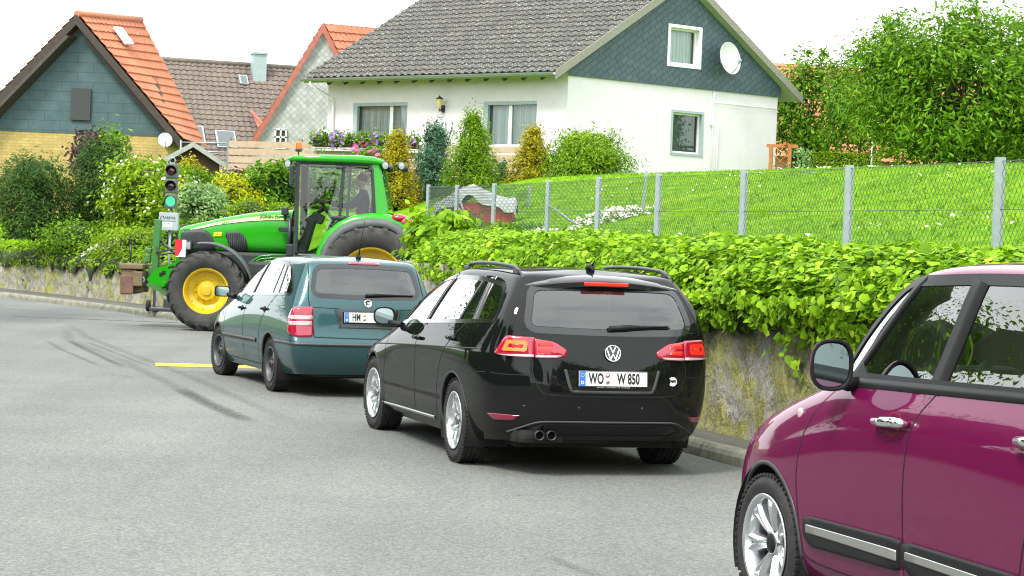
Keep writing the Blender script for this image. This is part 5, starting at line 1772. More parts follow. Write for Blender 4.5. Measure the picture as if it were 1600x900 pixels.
def round_poly(pts, r=0.03, n=5):
    """rounds the corners of a polygon and resamples it"""
    P = [np.array(p, float) for p in pts]
    out = []
    k = len(P)
    for i in range(k):
        a, b, c = P[i - 1], P[i], P[(i + 1) % k]
        rr = pts[i][2] if len(pts[i]) > 2 else r
        a, b, c = a[:2], b[:2], c[:2]
        la, lc = np.linalg.norm(a - b), np.linalg.norm(c - b)
        q = min(rr, la * .48, lc * .48)
        p, s = b + (a - b) / la * q, b + (c - b) / lc * q
        for t in np.linspace(0, 1, n):
            out.append((1 - t) ** 2 * p + 2 * t * (1 - t) * b + t * t * s)
    out = np.array(out)
    # resample evenly but keep the rounded corners
    d = np.linalg.norm(np.diff(np.vstack([out, out[:1]]), axis=0), axis=1)
    res = []
    for i in range(len(out)):
        m_ = max(1, int(d[i] / 0.025))
        for j in range(m_):
            res.append(out[i] + (out[(i + 1) % len(out)] - out[i]) * j / m_)
    return np.array(res)


class Car:
    def __init__(self, net, nu=26, nv=14):
        G = bspline_grid(net, nu, nv)
        self.nr, self.nc = G.shape[:2]
        L = G.reshape(-1, 3)
        Rr = L * np.array([1, -1, 1])
        i = np.arange(self.nr * self.nc).reshape(self.nr, self.nc)
        F = np.stack([i[:-1, :-1], i[1:, :-1], i[1:, 1:], i[:-1, 1:]], -1).reshape(-1, 4)
        # outward side: check one flank face
        n0 = len(L)
        self.V = np.vstack([L, Rr])
        self.F = np.vstack([F, F[:, ::-1] + n0])
        c = self.V[self.F].mean(1)
        nrm = np.cross(self.V[self.F[:, 1]] - self.V[self.F[:, 0]], self.V[self.F[:, 2]] - self.V[self.F[:, 0]])
        mid = int(np.argmax(c[:, 1]))
        if nrm[mid, 1] < 0: self.F = self.F[:, ::-1]
        self.bvh = BVHTree.FromPolygons([Vector(v) for v in self.V], [tuple(f) for f in self.F], all_triangles=False)
        self.alive = np.ones(len(self.F), bool)
        self.Vc = self.V.copy()

    # --- projections: coordinates (u, z) seen along a horizontal direction 'ang' (0: from behind, -90: from the left), or 'top' (x, y)
    def axes(self, proj):
        if proj == 'top':
            return Vector((1, 0, 0)), Vector((0, 1, 0)), Vector((0, 0, -1))
        a = R({'rear': 0, 'side': -90, 'corner': -45, 'front': 180}.get(proj, proj))
        return Vector((-math.sin(a), math.cos(a), 0)), Vector((0, 0, 1)), Vector((math.cos(a), math.sin(a), 0))

    def hit(self, u, w, proj, off=0.0):
        U, W, D = self.axes(proj)
        o = U * u + W * w - D * 6
        h, n, i, d = self.bvh.ray_cast(o, D)
        if h is None:
            h2, n, i, d = self.bvh.find_nearest(U * u + W * w - D * 1.2)
            h = h2
        if n.dot(D) > 0: n = -n
        return h + n * off, n

    def cut(self, poly, proj, both=True, depth=None):
        """opens the shell inside a polygon and pulls the rim of the hole onto its outline"""
        U, W, D = self.axes(proj)
        U, W, D = (np.array(x) for x in (U, W, D))
        poly = np.asarray(poly, float)
        for s in ((1, -1) if both else (1,)):
            mir = np.array([1, s, 1])
            V = self.Vc * mir
            c = V[self.F].mean(1)
            nrm = np.cross(V[self.F[:, 1]] - V[self.F[:, 0]], V[self.F[:, 2]] - V[self.F[:, 0]]) * s
            nrm /= np.linalg.norm(nrm, axis=1, keepdims=True) + 1e-12
            hitm = in_poly(c @ U, c @ W, poly) & (nrm @ D < -0.12)
            if depth is not None: hitm &= depth(c)
            hitm &= self.alive
            self.alive &= ~hitm
            rim = np.intersect1d(np.unique(self.F[hitm]), np.unique(self.F[self.alive]))
            a = poly; b = np.roll(poly, -1, 0)
            for v in rim:
                p = np.array([V[v] @ U, V[v] @ W])
                ab = b - a
                t_ = np.clip(((p - a) * ab).sum(1) / ((ab * ab).sum(1) + 1e-12), 0, 1)
                q = a + ab * t_[:, None]
                k = np.argmin(((q - p) ** 2).sum(1))
                if ((q[k] - p) ** 2).sum() < 0.06 ** 2:
                    h, n = self.hit(q[k][0], q[k][1], proj)
                    self.Vc[v] = np.array(h) * mir

    def build(self, name, m, parent):
        F = self.F[self.alive]
        # weld the two halves along y=0 so that shading is continuous
        me = bpy.data.meshes.new(name)
        me.from_pydata(self.Vc.tolist(), [], F.tolist())
        bm = bmesh.new(); bm.from_mesh(me)
        bmesh.ops.remove_doubles(bm, verts=bm.verts, dist=0.0008)
        bmesh.ops.delete(bm, geom=[v for v in bm.verts if not v.link_faces], context='VERTS')
        bm.to_mesh(me); bm.free()
        me.polygons.foreach_set('use_smooth', [True] * len(me.polygons))
        me.materials.append(m)
        o = bpy.data.objects.new(name, me)
        COL.objects.link(o); o.parent = parent
        return o

    # --- things laid on the surface; sides: (1,), (-1,) or both
    def patch(self, poly, proj, off=0.004, skirt=0.012, rings=6, mb=None, sides=(1,), smooth=True, dome=0.0):
        poly = np.asarray(poly, float)
        c = poly.mean(0)
        mb = mb or MB()
        for s in sides:
            rows = []
            if skirt:
                rows.append([self.hit(*p, proj, -skirt)[0] for p in poly])
            for k in range(rings + 1):
                f = 1 - k / (rings + .6)
                f = f if k else 1.0
                rows.append([self.hit(*(c + (p - c) * f), proj, off + dome * (1 - f * f))[0] for p in poly])
            rows.append([self.hit(*(c + (p - c) * .02), proj, off + dome)[0] for p in poly])
            if s < 0:
                rows = [[Vector((p.x, -p.y, p.z)) for p in r] for r in rows]
            n = len(poly)
            V = [p for r in rows for p in r]
            F = []
            for i in range(len(rows) - 1):
                for j in range(n):
                    F.append((i * n + j, i * n + (j + 1) % n, (i + 1) * n + (j + 1) % n, (i + 1) * n + j))
            F.append(tuple((len(rows) - 1) * n + j for j in range(n)))
            # face outwards
            U, W, D = self.axes(proj)
            if s < 0: D = Vector((D.x, -D.y, D.z))
            a, b2, c2 = (V[q] for q in F[len(F) - 2][:3])
            if (b2 - a).cross(c2 - a).dot(D) > 0: F = [f[::-1] for f in F]
            mb.add(V, F, smooth)
        return mb

    def ring(self, poly, proj, w_in, w_out, off=0.004, mb=None, sides=(1,), h=0.004):
        poly = np.asarray(poly, float)
        d = np.roll(poly, -1, 0) - np.roll(poly, 1, 0)
        d /= np.linalg.norm(d, axis=1, keepdims=True) + 1e-12
        nrm = np.stack([d[:, 1], -d[:, 0]], 1)
        area = 0.5 * np.sum(poly[:, 0] * np.roll(poly[:, 1], -1) - np.roll(poly[:, 0], -1) * poly[:, 1])
        if area < 0: nrm = -nrm
        mb = mb or MB()
        for s in sides:
            rows = []
            for p, q in zip(poly, nrm):
                r = [self.hit(*(p - q * w_in), proj, off - h * 2)[0], self.hit(*(p - q * w_in), proj, off)[0], self.hit(*(p + q * w_out), proj, off)[0], self.hit(*(p + q * w_out), proj, off - h * 2)[0]]
                rows.append(r)
            if s < 0: rows = [[Vector((p.x, -p.y, p.z)) for p in r] for r in rows]
            mb.grid(rows, closed_u=True, smooth=False)
        return mb

    def seam(self, pts, proj, w=0.007, off=0.0012, mb=None, sides=(1,), step=0.03, smooth=True, h=0.0):
        P = np.array(pts, float)
        if smooth and len(P) > 2:                 # gentle curve through the points
            S = []
            Q = np.vstack([2 * P[0] - P[1], P, 2 * P[-1] - P[-2]])
            for i in range(1, len(Q) - 2):
                for t_ in np.linspace(0, 1, 8, endpoint=False):
                    a, b, c, d = Q[i - 1], Q[i], Q[i + 1], Q[i + 2]
                    S.append(.5 * ((2 * b) + (-a + c) * t_ + (2 * a - 5 * b + 4 * c - d) * t_ ** 2 + (-a + 3 * b - 3 * c + d) * t_ ** 3))
            S.append(P[-1]); P = np.array(S)
        P, _ = resample(P, step)
        mb = mb or MB()
        H = [self.hit(*p, proj, off) for p in P]
        for s in sides:
            rows = []
            for i, (p, n) in enumerate(H):
                t_ = (H[min(i + 1, len(H) - 1)][0] - H[max(i - 1, 0)][0])
                b_ = t_.cross(n).normalized() * (w / 2)
                r = [p - b_, p + b_] if not h else [p - b_ - n * h, p - b_ + n * 0, p + b_, p + b_ - n * h]
                if s < 0: r = [Vector((q.x, -q.y, q.z)) for q in r]
                rows.append(r)
            mb.grid(rows, smooth=bool(h))
        return mb


def make_wheel(name, parent, loc, rad, width, rim_r, style, side, steer=0.0):
    """wheel whose outer face looks along +y of its own frame"""
    w = empty(name, loc, (0 if side > 0 else PI) + steer)
    w.parent = parent
    Mx = Matrix.Rotation(-PI / 2, 4, 'X')                       # lathe axis z -> +y
    h = width / 2
    prof = [(rim_r - .012, h - .03), (rim_r + .004, h - .012), (rim_r + .02, h - .004), (rim_r + .045, h + .002), ((rim_r + rad) / 2 + .01, h + .004), (rad - .024, h - .004), (rad - .010, h - .016), (rad - .003, h - .03)]
    tread = []
    for gpos in (.55, .18, -.18, -.55):
        tread += [(rad, h * gpos + .012), (rad, h * gpos + .005), (rad - .007, h * gpos + .004), (rad - .007, h * gpos - .004), (rad, h * gpos - .005)]
    prof = prof + tread + [(r, -z) for r, z in prof[::-1]]
    ty = MB().lathe(prof, 56, Mx)
    # shallow sipes across the shoulder
    for j in range(60):
        a = 2 * PI * j / 60
        for sgn in (1, -1):
            M2 = Matrix.Rotation(a, 4, 'Y')
            c0 = M2 @ Vector((0, sgn * (h * .80), rad - .004))
            ty.box(tuple(c0), (.017, .034, .012), ry=a)
    tyre = ty.build('tyre', MATS['tyre'], w, autosmooth=40)
    rb = MB()
    rb.lathe([(rim_r - .002, h - .012), (rim_r + .008, h - .006), (rim_r + .010, h + .002), (rim_r + .002, h + .004), (rim_r - .010, h - .002), (rim_r - .016, h - .02), (rim_r - .028, h * .3), (rim_r - .034, -h * .4), (rim_r - .01, -h + .02)], 48, Mx)
    dk = MB().lathe([(rim_r - .02, -.035), (0.0, -.035)], 40, Mx).lathe([(0.135, -.005), (0.135, -.02), (.06, -.02)], 40, Mx).lathe([(.135, -.005), (.05, -.005)], 40, Mx)
    if style == 'steel':
        rim_m = MATS['steel_dark']
        rb.lathe([(rim_r - .02, h * .45), (rim_r - .05, h * .35), (rim_r - .062, h * .2)], 48, Mx)
        N = 8
        for j in range(N):
            a0 = 2 * PI * j / N
            rows = []
            for k in range(7):
                f = k / 6
                r_ = (rim_r - .055) * (1 - f) + .075 * f
                wd = (.034 + .012 * f) if f < .9 else .03
                wd = min(wd * (1 + 0.6 * max(0, .3 - f)), math.tan(PI / N) * r_ * .98)
                y_ = h * .22 + .035 * math.sin(f * PI * .8)
                rr = []
                for q, dy in ((-1, -.012), (-.7, 0), (.7, 0), (1, -.012)):
                    v = Vector((wd * q, y_ + dy, r_))
                    rr.append(Matrix.Rotation(a0, 4, 'Y') @ v)
                rows.append(rr)
            rb.grid(rows, smooth=True)
        rb.lathe([(.105, h * .22 + .012), (.075, h * .22 + .04), (.045, h * .22 + .042), (.040, h * .22 + .058), (.03, h * .22 + .064), (0, h * .22 + .064)], 32, Mx)
    elif style == 'twin5':
        rim_m = MATS['alloy']
        for j in range(5):
            a0 = 2 * PI * j / 5 + .31
            for sgn in (-1, 1):
                rows = []
                for k in range(9):
                    f = k / 8
                    r_ = .035 + (rim_r - .012 - .035) * f
                    cx = sgn * (.016 + .052 * f ** 1.15)
                    wd = .017 + .012 * f
                    y_ = h * .42 + .024 * math.sin(PI * (.15 + .6 * f)) + .012 * f
                    rows.append([Matrix.Rotation(a0, 4, 'Y') @ Vector((cx + wd * q, y_ + dy, r_)) for q, dy in ((-1, -.03), (-.75, -.003), (sgn * -.1, .004), (.75, -.003), (1, -.03))])
                rb.grid(rows, smooth=False)
        rb.lathe([(.072, h * .42 - .01), (.068, h * .42 + .016), (.05, h * .42 + .022), (.033, h * .42 + .024), (.031, h * .42 + .03), (0, h * .42 + .032)], 32, Mx)
    else:                                                    # 'blade': broad leaf-shaped spokes in pairs
        rim_m = MATS['alloy']
        N = 14
        for j in range(N):
            a0 = 2 * PI * j / N + .12 + (.075 if j % 2 else -.075)
            rows = []
            for k in range(11):
                f = k / 10
                r_ = .040 + (rim_r - .010 - .040) * f
                wd = .010 + .017 * math.sin(PI * min(1, f * .95)) ** .8 * (.55 + .6 * f)
                y_ = h * .30 + .034 * math.sin(PI * (.1 + .55 * f)) + .018 * f
                tw_ = (.010 if j % 2 else -.010) * math.sin(f * PI)
                rows.append([Matrix.Rotation(a0, 4, 'Y') @ Vector((tw_ + wd * q, y_ + dy, r_)) for q, dy in ((-1, -.04), (-.86, -.006), (-.25, .010), (.10, .012), (.86, -.010), (1, -.04))])
            rb.grid(rows, smooth=False)
        rb.lathe([(.062, h * .3), (.060, h * .3 + .026), (.05, h * .3 + .036), (0, h * .3 + .040)], 32, Mx)
    rim = rb.build('rim', rim_m, w)
    dk.build('brake_disc', MATS['brake_disc'], w)
    cap = MB().lathe([(.034, 0), (.033, .008), (.02, .012), (0, .012)] if style != 'blade' else [(.046, 0), (.045, .010), (.03, .016), (0, .017)], 28, Matrix.Translation((0, (h * .42 + .026) if style == 'twin5' else (h * .22 + .058 if style == 'steel' else h * .3 + .030), 0)) @ Mx)
    cap.build('hub_cap', MATS['trim_black'] if style != 'twin5' else MATS['alloy_shade'], w)
    nut = MB()
    for j in range(5):
        a = 2 * PI * j / 5 + .6
        yb = {'twin5': h * .42 + .012, 'steel': h * .22 + .045, 'blade': h * .3 + .018}[style]
        rr = {'twin5': .05, 'steel': .056, 'blade': .053}[style]
        nut.lathe([(.010, 0), (.010, .014), (0, .016)], 6, Matrix.Translation((rr * math.cos(a), yb, rr * math.sin(a))) @ Mx, smooth=False)
    nut.build('wheel_bolts', MATS['steel_dark'], w)
    return w


def circle_poly(cx, cz, r, n=72, flat=None):
    pts = []
    for j in range(n):
        a = 2 * PI * j / n
        pts.append((cx + r * math.cos(a), cz + r * math.sin(a)))
    return np.array(pts)


def arch_poly(cx, cz, r):
    """wheel opening: round above, running straight down below the axle"""
    pts = [(cx + r * math.cos(a), cz + r * math.sin(a)) for a in np.linspace(-.35, PI + .35, 60)]
    lo = min(p[1] for p in pts)
    x0, x1 = pts[-1][0], pts[0][0]
    return np.array(pts + [(x0 + .0, -.2), (x1, -.2)])


def tub(parent, x, r, y_out, y_in, z):
    mb = MB()
    rows = []
    for a in np.linspace(-.45, PI + .45, 30):
        p = (x + r * math.cos(a), z + r * math.sin(a))
        rows.append([(p[0], y_out, p[1]), (p[0], y_in, p[1])])
    mb.grid(rows, smooth=True)
    n = len(rows)
    mb.add([r_[1] for r_ in rows], [tuple(range(n))])
    rows2 = [[(a[0], -a[1], a[2]) for a in r_] for r_ in rows]
    mb.grid(rows2, smooth=True)
    mb.add([r_[1] for r_ in rows2], [tuple(range(n))])
    return mb.build_parts('wheel_arch_liner', MATS['underbody'], parent)


def seat(parent, x, y, z0, w=.46, h=.62, rake=.24, head=True):
    s = MB()
    s.box((x + .26, y, z0 + .06), (.52, w, .16), bev=.05)
    rows = []
    for k in range(9):
        f = k / 8
        hw = w / 2 * (1 - .22 * f ** 3)
        cx, cz = x - .02 - rake * h * f, z0 + .06 + h * f
        th = .10 - .04 * f
        ring = []
        for j in range(14):
            a = 2 * PI * j / 14
            ring.append((cx + th * .62 * math.copysign(abs(math.cos(a)) ** .6, math.cos(a)), y + hw * math.copysign(abs(math.sin(a)) ** .55, math.sin(a)), cz))
        rows.append(ring + ring[:1])
    s.grid(rows, smooth=True)
    s.add(rows[-1][:-1], [tuple(range(14))])
    o = s.build('seat', MATS['seat_cloth'], parent)
    if head:
        hd = MB().box((x - .03 - rake * (h + .12), y, z0 + .06 + h + .12), (.10, .25, .17), bev=.045)
        for dy in (-.06, .06):
            hd.tube([(x - .02 - rake * h, y + dy, z0 + h), (x - .03 - rake * (h + .08), y + dy, z0 + h + .1)], .007, 6)
        hd.build('headrest', MATS['seat_cloth'], o)
    return o


def interior(parent, x0, x1, zf, belt, wdt, dash_x, roof):
    fl = MB().box(((x0 + x1) / 2, 0, zf), (x1 - x0, wdt * 1.9, .04))
    fl.build('cabin_floor', MATS['underbody'], parent)
    d = MB().box((dash_x, 0, belt - .10), (.42, wdt * 1.75, .26), bev=.08)
    d.box((dash_x - .05, .36, belt + .05), (.2, .32, .10), bev=.04)
    dash = d.build('dashboard', MATS['trim_black'], parent)
    M2 = Matrix.Translation((dash_x - .33, .36, belt - .03)) @ Matrix.Rotation(R(-65), 4, 'Y')
    sw = MB().tube([M2 @ Vector((.185 * math.cos(a), .185 * math.sin(a), 0)) for a in np.linspace(0, 2 * PI, 32)], .016, 8, cap=False)
    sw.box(tuple(M2 @ Vector((0, 0, -.02))), (.1, .16, .1), bev=.03); sw.tube([M2 @ Vector((0, 0, -.02)), M2 @ Vector((0, 0, -.3))], .03, 8)
    for a in (0.1, PI - .1): sw.tube([M2 @ Vector((0, 0, 0)), M2 @ Vector((.18 * math.sin(a + PI / 2) * 0, .18 * math.cos(a), 0))], .014, 6)
    sw.build('steering_wheel', MATS['trim_black'], parent)
    for y in (-.36, .36): seat(parent, dash_x - .95, y, zf + .16)
    b = seat(parent, dash_x - 1.75, 0, zf + .16, w=1.24, h=.56, head=False)
    for y in (-.38, 0.0, .38):
        MB().box((dash_x - 1.93, y, zf + .86), (.09, .24, .14), bev=.04).build('headrest', MATS['seat_cloth'], b)
    rv = MB().box((dash_x - .42, 0, roof - .12), (.03, .23, .07), bev=.012).tube([(dash_x - .42, 0, roof - .09), (dash_x - .36, 0, roof - .02)], .01, 6)
    rv.build('rear_view_mirror', MATS['trim_black'], parent)


def plate(parent, M, left, right, seals=True, z=0.0):
    """European number plate: M's x runs along the plate, y up, z out"""
    def tr(mb):
        mb.v = [tuple(M @ Vector(p)) for p in mb.v]
        return mb
    p = tr(MB().box((0, 0, .004), (.535, .125, .008), bev=.004)).build('plate_holder', MATS['trim_black'], parent)
    pl = tr(MB().box((0, 0.004, .010), (.52, .11, .006), bev=.0025)).build('number_plate', MATS['plate_white'], p)
    bd = MB()
    for (c, s) in (((0, .0565, .0135), (.516, .0035, .001)), ((0, -.0485, .0135), (.516, .0035, .001)), ((-.2565, .004, .0135), (.0035, .108, .001)), ((.2565, .004, .0135), (.0035, .108, .001))):
        bd.box(c, s)
    tr(bd).build('plate_border', MATS['plate_ink'], p)
    tr(MB().box((-.2345, .004, .0136), (.045, .105, .0014))).build('plate_band', MATS['plate_blue'], p)
    text_obj('country_letter', 'D', MATS['plate_white'], p, M @ Matrix.Translation((-.2345, -.025, .0148)), .032, .0005, bold=.0006)
    st = MB()
    for k in range(12):
        a = 2 * PI * k / 12
        st.lathe([(.0026, 0), (0, .0004)], 6, Matrix.Translation((-.2345 + .013 * math.cos(a), .030 + .013 * math.sin(a), .0144)))
    tr(st).build('star_ring', MATS['sticker_yellow'], p)
    for s, x, al in ((left, -.131, 'CENTER'), (right, .112, 'CENTER')):
        text_obj('plate_letters', s, MATS['plate_ink'], p, M @ Matrix.Translation((x, .002, .0138)), .104, .0006, al, sx=.58, bold=.0034)
    for k, (y, mm) in enumerate(((.030, 'sticker_red' if seals is True else 'sticker_yellow'), (-.018, 'lens_clear'))):
        s_ = MB().lathe([(.017, 0), (.017, .0012), (0, .0012)], 20, Matrix.Translation((-.046, y, .0136)))
        tr(s_).build('plate_seal', MATS[mm], p)
        c_ = MB().lathe([(.009, 0), (.009, .0008), (0, .0008)], 12, Matrix.Translation((-.046, y, .0148)))
        tr(c_).build('seal_crest', MATS['plate_white' if k == 0 else 'sticker_red'], p)
    return p


def mirror_housing(parent, c, sx, sy, sz, paint, face_tilt=0.0, side=1, arm=None, face_sq=0.75):
    """door mirror: c centre; face looks backwards (-x)"""
    mb = MB()
    rows = []
    for k in range(8):
        f = k / 7
        s = math.cos(f * PI / 2) ** .65 if k < 7 else .03
        ring = []
        for j in range(24):
            a = 2 * PI * j / 24
            ca, sa = math.cos(a), math.sin(a)
            py = math.copysign(abs(ca) ** face_sq, ca) * sy / 2 * s
            pz = math.copysign(abs(sa) ** face_sq, sa) * sz / 2 * s
            ring.append((c[0] + sx * f, c[1] + side * py - side * .02 * f, c[2] + pz))
        rows.append(ring + ring[:1])
    mb.grid(rows, smooth=True, flip=side > 0)
    h = mb.build('door_mirror', paint, parent)
    rimm = MB()
    fr_ = []
    for (dx, s) in ((.004, 1.0), (-.006, .985), (-.006, .90), (.010, .86)):
        fr_.append([(c[0] + dx, c[1] + side * math.copysign(abs(math.cos(2 * PI * j / 24)) ** face_sq, math.cos(2 * PI * j / 24)) * sy / 2 * s, c[2] + math.copysign(abs(math.sin(2 * PI * j / 24)) ** face_sq, math.sin(2 * PI * j / 24)) * sz / 2 * s) for j in range(25)])
    rimm.grid(fr_, smooth=False)
    rimm.build('mirror_rim', MATS['trim_black'], h)
    fc = MB()
    fc.add([(c[0] + .008, p[1], p[2]) for p in [(0, c[1] + side * math.copysign(abs(math.cos(2 * PI * j / 24)) ** face_sq, math.cos(2 * PI * j / 24)) * sy / 2 * .83, c[2] + math.copysign(abs(math.sin(2 * PI * j / 24)) ** face_sq, math.sin(2 * PI * j / 24)) * sz / 2 * .83) for j in range(24)]], [tuple(range(24))])
    fc.build('mirror_glass', MATS['mirror_face'], h)
    if arm:
        MB().tube(arm[0], arm[1], 10).build('mirror_arm', MATS['trim_black'], h)
    return h


def row(zf, xr, w, rc, flank, front, tail=.035, soft=0.0):
    """one level of a car's control net: rear centre, rear corner, five flank points, nose; zf gives the height at x"""
    pts = [(xr, 0), (xr + .008, w * .5), (xr + tail, w - rc), (xr + tail + .03, w - .01), (xr + rc + .06, w)] + list(flank) + list(front)
    if soft:                                     # generously rounded tail corners in plan
        pts[2] = (xr + tail, w - rc - soft * .55); pts[3] = (xr + tail + .03 + soft * .25, w - .01 - soft * .27); pts[4] = (xr + rc + .06 + soft * .40, w - soft * .03)
    return [(x, y, zf(x)) for x, y in pts]
# ------------------------------------------------------------------ black estate car
car_paint('paint_black', (0.005, 0.0056, 0.006), rough=0.35, coat=0.62)
GOLF_AT = ((0.437, 15.581, 0.0), 1.87)
golf = empty('estate_car', GOLF_AT[0], GOLF_AT[1], 'black estate car with roof rails, silver alloy wheels and glowing brake lights', 'car', 'cars queuing along the kerb')
k = lambda *v: (lambda x: np.interp(x, v[0::2], v[1::2]))
beltz = k(-1, 1.085, 0, 1.062, 1.2, 1.01, 2.1, .955, 2.6, .93)
net = [
    row(k(-1, .27, -.5, .22, .5, .19, 2.6, .18, 3.5, .18), -.90, .78, .16, [(0, .84), (.9, .80), (1.4, .80), (2.1, .81), (2.635, .83)], [(3.10, .78), (3.36, .62), (3.42, .32), (3.43, 0)], soft=.3),
    row(k(-1, .34, 0, .30, .5, .26, 2.6, .26, 3.5, .30), -.99, .86, .16, [(0, .88), (.9, .875), (1.4, .875), (2.1, .875), (2.635, .88)], [(3.12, .84), (3.42, .68), (3.48, .35), (3.50, 0)], soft=.36),
    row(k(-1, .56, 3.5, .50), -1.045, .895, .18, [(0, .90), (.9, .895), (1.4, .895), (2.1, .895), (2.635, .90)], [(3.12, .86), (3.44, .70), (3.50, .36), (3.52, 0)], soft=.38),
    row(k(-1, .70, 2.6, .66, 3.5, .60), -1.040, .90, .18, [(0, .902), (.9, .888), (1.4, .885), (2.1, .885), (2.635, .90)], [(3.10, .86), (3.42, .70), (3.49, .36), (3.51, 0)], soft=.38),
    row(k(-1, .84, 0, .83, 2.6, .74, 3.4, .68), -1.02, .895, .17, [(0, .902), (.9, .892), (1.4, .888), (2.1, .886), (2.635, .88)], [(3.08, .82), (3.37, .68), (3.45, .36), (3.47, 0)], soft=.36),
    row(k(-1, .915, 0, .90, 2.6, .80, 3.4, .73), -1.005, .885, .16, [(0, .895), (.9, .888), (1.4, .884), (2.1, .874), (2.60, .84)], [(2.98, .76), (3.25, .62), (3.38, .34), (3.40, 0)], soft=.34),
    row(beltz, -.965, .815, .14, [(0, .840), (.75, .845), (1.3, .838), (1.80, .820), (2.18, .78)], [(2.30, .64), (2.38, .46), (2.44, .25), (2.46, 0)], soft=.14),
    row(k(-1, 1.23, -.4, 1.245, 2, 1.22), -.895, .745, .14, [(0, .755), (.60, .758), (1.0, .755), (1.42, .735), (1.72, .69)], [(1.84, .56), (1.93, .42), (1.99, .22), (2.01, 0)], soft=.07),
    row(k(-1, 1.345, -.7, 1.37, -.3, 1.395, .6, 1.40, 1.2, 1.38), -.775, .655, .12, [(-.05, .678), (.35, .680), (.65, .678), (.92, .664), (1.14, .62)], [(1.25, .50), (1.33, .38), (1.38, .2), (1.40, 0)], soft=.05),
    row(k(-1, 1.39, -.6, 1.425, -.2, 1.440, .6, 1.442, 1.1, 1.425), -.73, .62, .12, [(-.08, .648), (.3, .650), (.55, .648), (.80, .632), (.98, .58)], [(1.09, .47), (1.17, .36), (1.22, .19), (1.24, 0)], soft=.04),
    row(k(-1, 1.42, -.55, 1.452, 0, 1.472, .9, 1.458), -.70, .55, .12, [(-.1, .57), (.2, .57), (.42, .57), (.62, .55), (.78, .48)], [(.88, .40), (.95, .3), (1.0, .16), (1.02, 0)]),
    row(k(-.6, 1.462, 0, 1.486, .7, 1.48), -.55, .30, .08, [(-.15, .32), (.1, .32), (.3, .32), (.42, .30), (.5, .28)], [(.55, .22), (.58, .16), (.6, .1), (.62, 0)]),
    [(x, 0, 1.490) for x in (-.45, -.43, -.4, -.35, -.3, -.15, .05, .2, .3, .36, .4, .42, .44, .45)],
]
net[-2][0] = (-.55, 0, 1.462)
gc = Car(net)
ARF, ARR = arch_poly(2.635, .316, .362), arch_poly(0, .316, .362)
DLO = round_poly([(1.98, .968, .03), (1.77, 1.115, .2), (1.50, 1.235, .3), (1.18, 1.338, .25), (.78, 1.382, .3), (-.05, 1.385, .3), (-.52, 1.352, .10), (-.60, 1.29, .08), (-.69, 1.17, .12), (-.69, 1.088, .06), (.1, 1.055, .2)], .05)
for p in (ARF, ARR): gc.cut(p, 'side')
gc.cut(DLO, 'side', depth=lambda c: (c[:, 2] > .9) & (c[:, 1] > .3))
RW = round_poly([(.595, 1.075), (.53, 1.322), (0, 1.338, .4), (-.53, 1.322), (-.595, 1.075), (0, 1.060, .4)], .055)
gc.cut(RW, 'rear', both=False, depth=lambda c: c[:, 0] < -.4)
WS = round_poly([(.62, 1.02), (.52, 1.37), (0, 1.40, .4), (-.52, 1.37), (-.62, 1.02), (0, 1.00, .4)], .05)
gc.cut(WS, 'front', both=False, depth=lambda c: c[:, 0] > .8)
body = gc.build('body', MATS['paint_black'], golf)
# glazing
mb = gc.ring(RW, 'rear', -.004, .050, .0025)
mb.build('rear_window_frame', MATS['gloss_black'], golf)
gc.patch(RW, 'rear', -.001, 0, 6).build('rear_window', MATS['car_glass_rear'], golf)
gc.patch(WS, 'front', -.001, 0, 6).build('windscreen', MATS['car_glass'], golf)
fr = MB()
gc.ring(DLO, 'side', .016, .014, .004, fr, (1, -1))
for (a, b2, w_) in (((1.02, 1.008), (.745, 1.40), .085), ((.10, 1.05), (-.03, 1.40), .045), ((-.28, 1.06), (-.205, 1.40), .11), ((1.83, .985), (1.66, 1.14), .03)):
    gc.seam([a, b2], 'side', w_, .0035, fr, (1, -1), smooth=False, h=.012)
fr.build_parts('window_frame', MATS['gloss_black'], golf)
for s in (1, -1):
    for poly in ([(1.93, .982), (1.75, 1.108, .2), (1.49, 1.225, .3), (1.17, 1.325, .2), (.79, 1.370), (1.05, 1.02)], [(.98, 1.022), (.71, 1.374), (-.01, 1.374), (.12, 1.064)], [(.08, 1.066), (-.05, 1.374), (-.15, 1.372), (-.22, 1.074)], [(-.335, 1.08), (-.26, 1.368), (-.51, 1.340, .08), (-.585, 1.282), (-.672, 1.17, .1), (-.675, 1.10, .05)]):
        gc.patch(round_poly(poly, .015), 'side', -.002, 0, 4, None, (s,)).build('side_window', MATS['car_glass'], golf)
# door cuts, tailgate cut, bumper line, creases
sm = MB()
B2 = (1, -1)
gc.seam([(1.03, 1.0), (1.17, .88), (1.175, .60), (1.155, .29)], 'side', .008, .0014, sm, B2)
gc.seam([(-.10, 1.05), (.12, .93), (.36, .77), (.46, .55), (.50, .28)], 'side', .008, .0014, sm, B2)
gc.seam([(2.14, .95), (2.20, .80), (2.20, .55), (2.22, .27)], 'side', .008, .0014, sm, B2)
gc.seam([(2.22, .275), (.50, .275)], 'side', .008, .0014, sm, B2, smooth=False)
gc.seam([(.595, 1.345), (.655, 1.20), (.715, 1.06), (.70, 1.03)], 'rear', .009, .0014, sm, B2)
gc.seam([(.588, .995), (.578, .84), (.578, .735), (.52, .618), (.44, .592), (0, .583)], 'rear', .009, .0014, sm, B2)
gc.seam([(-.66, 1.048), (0, 1.035), (.66, 1.048)], 'rear', .007, .0014, sm)
gc.seam([(.06, .728), (-.05, .724), (-.27, .725)], 'corner', .007, .0014, sm, B2)
gc.seam([(-.36, .68), (-.50, .715), (-.70, .728)], 'side', .007, .0014, sm, B2)
sm.build_parts('panel_gap', MATS['seam_black'], golf, lambda c: (c[1] > 0, c[0] > -.62))
cr = MB()
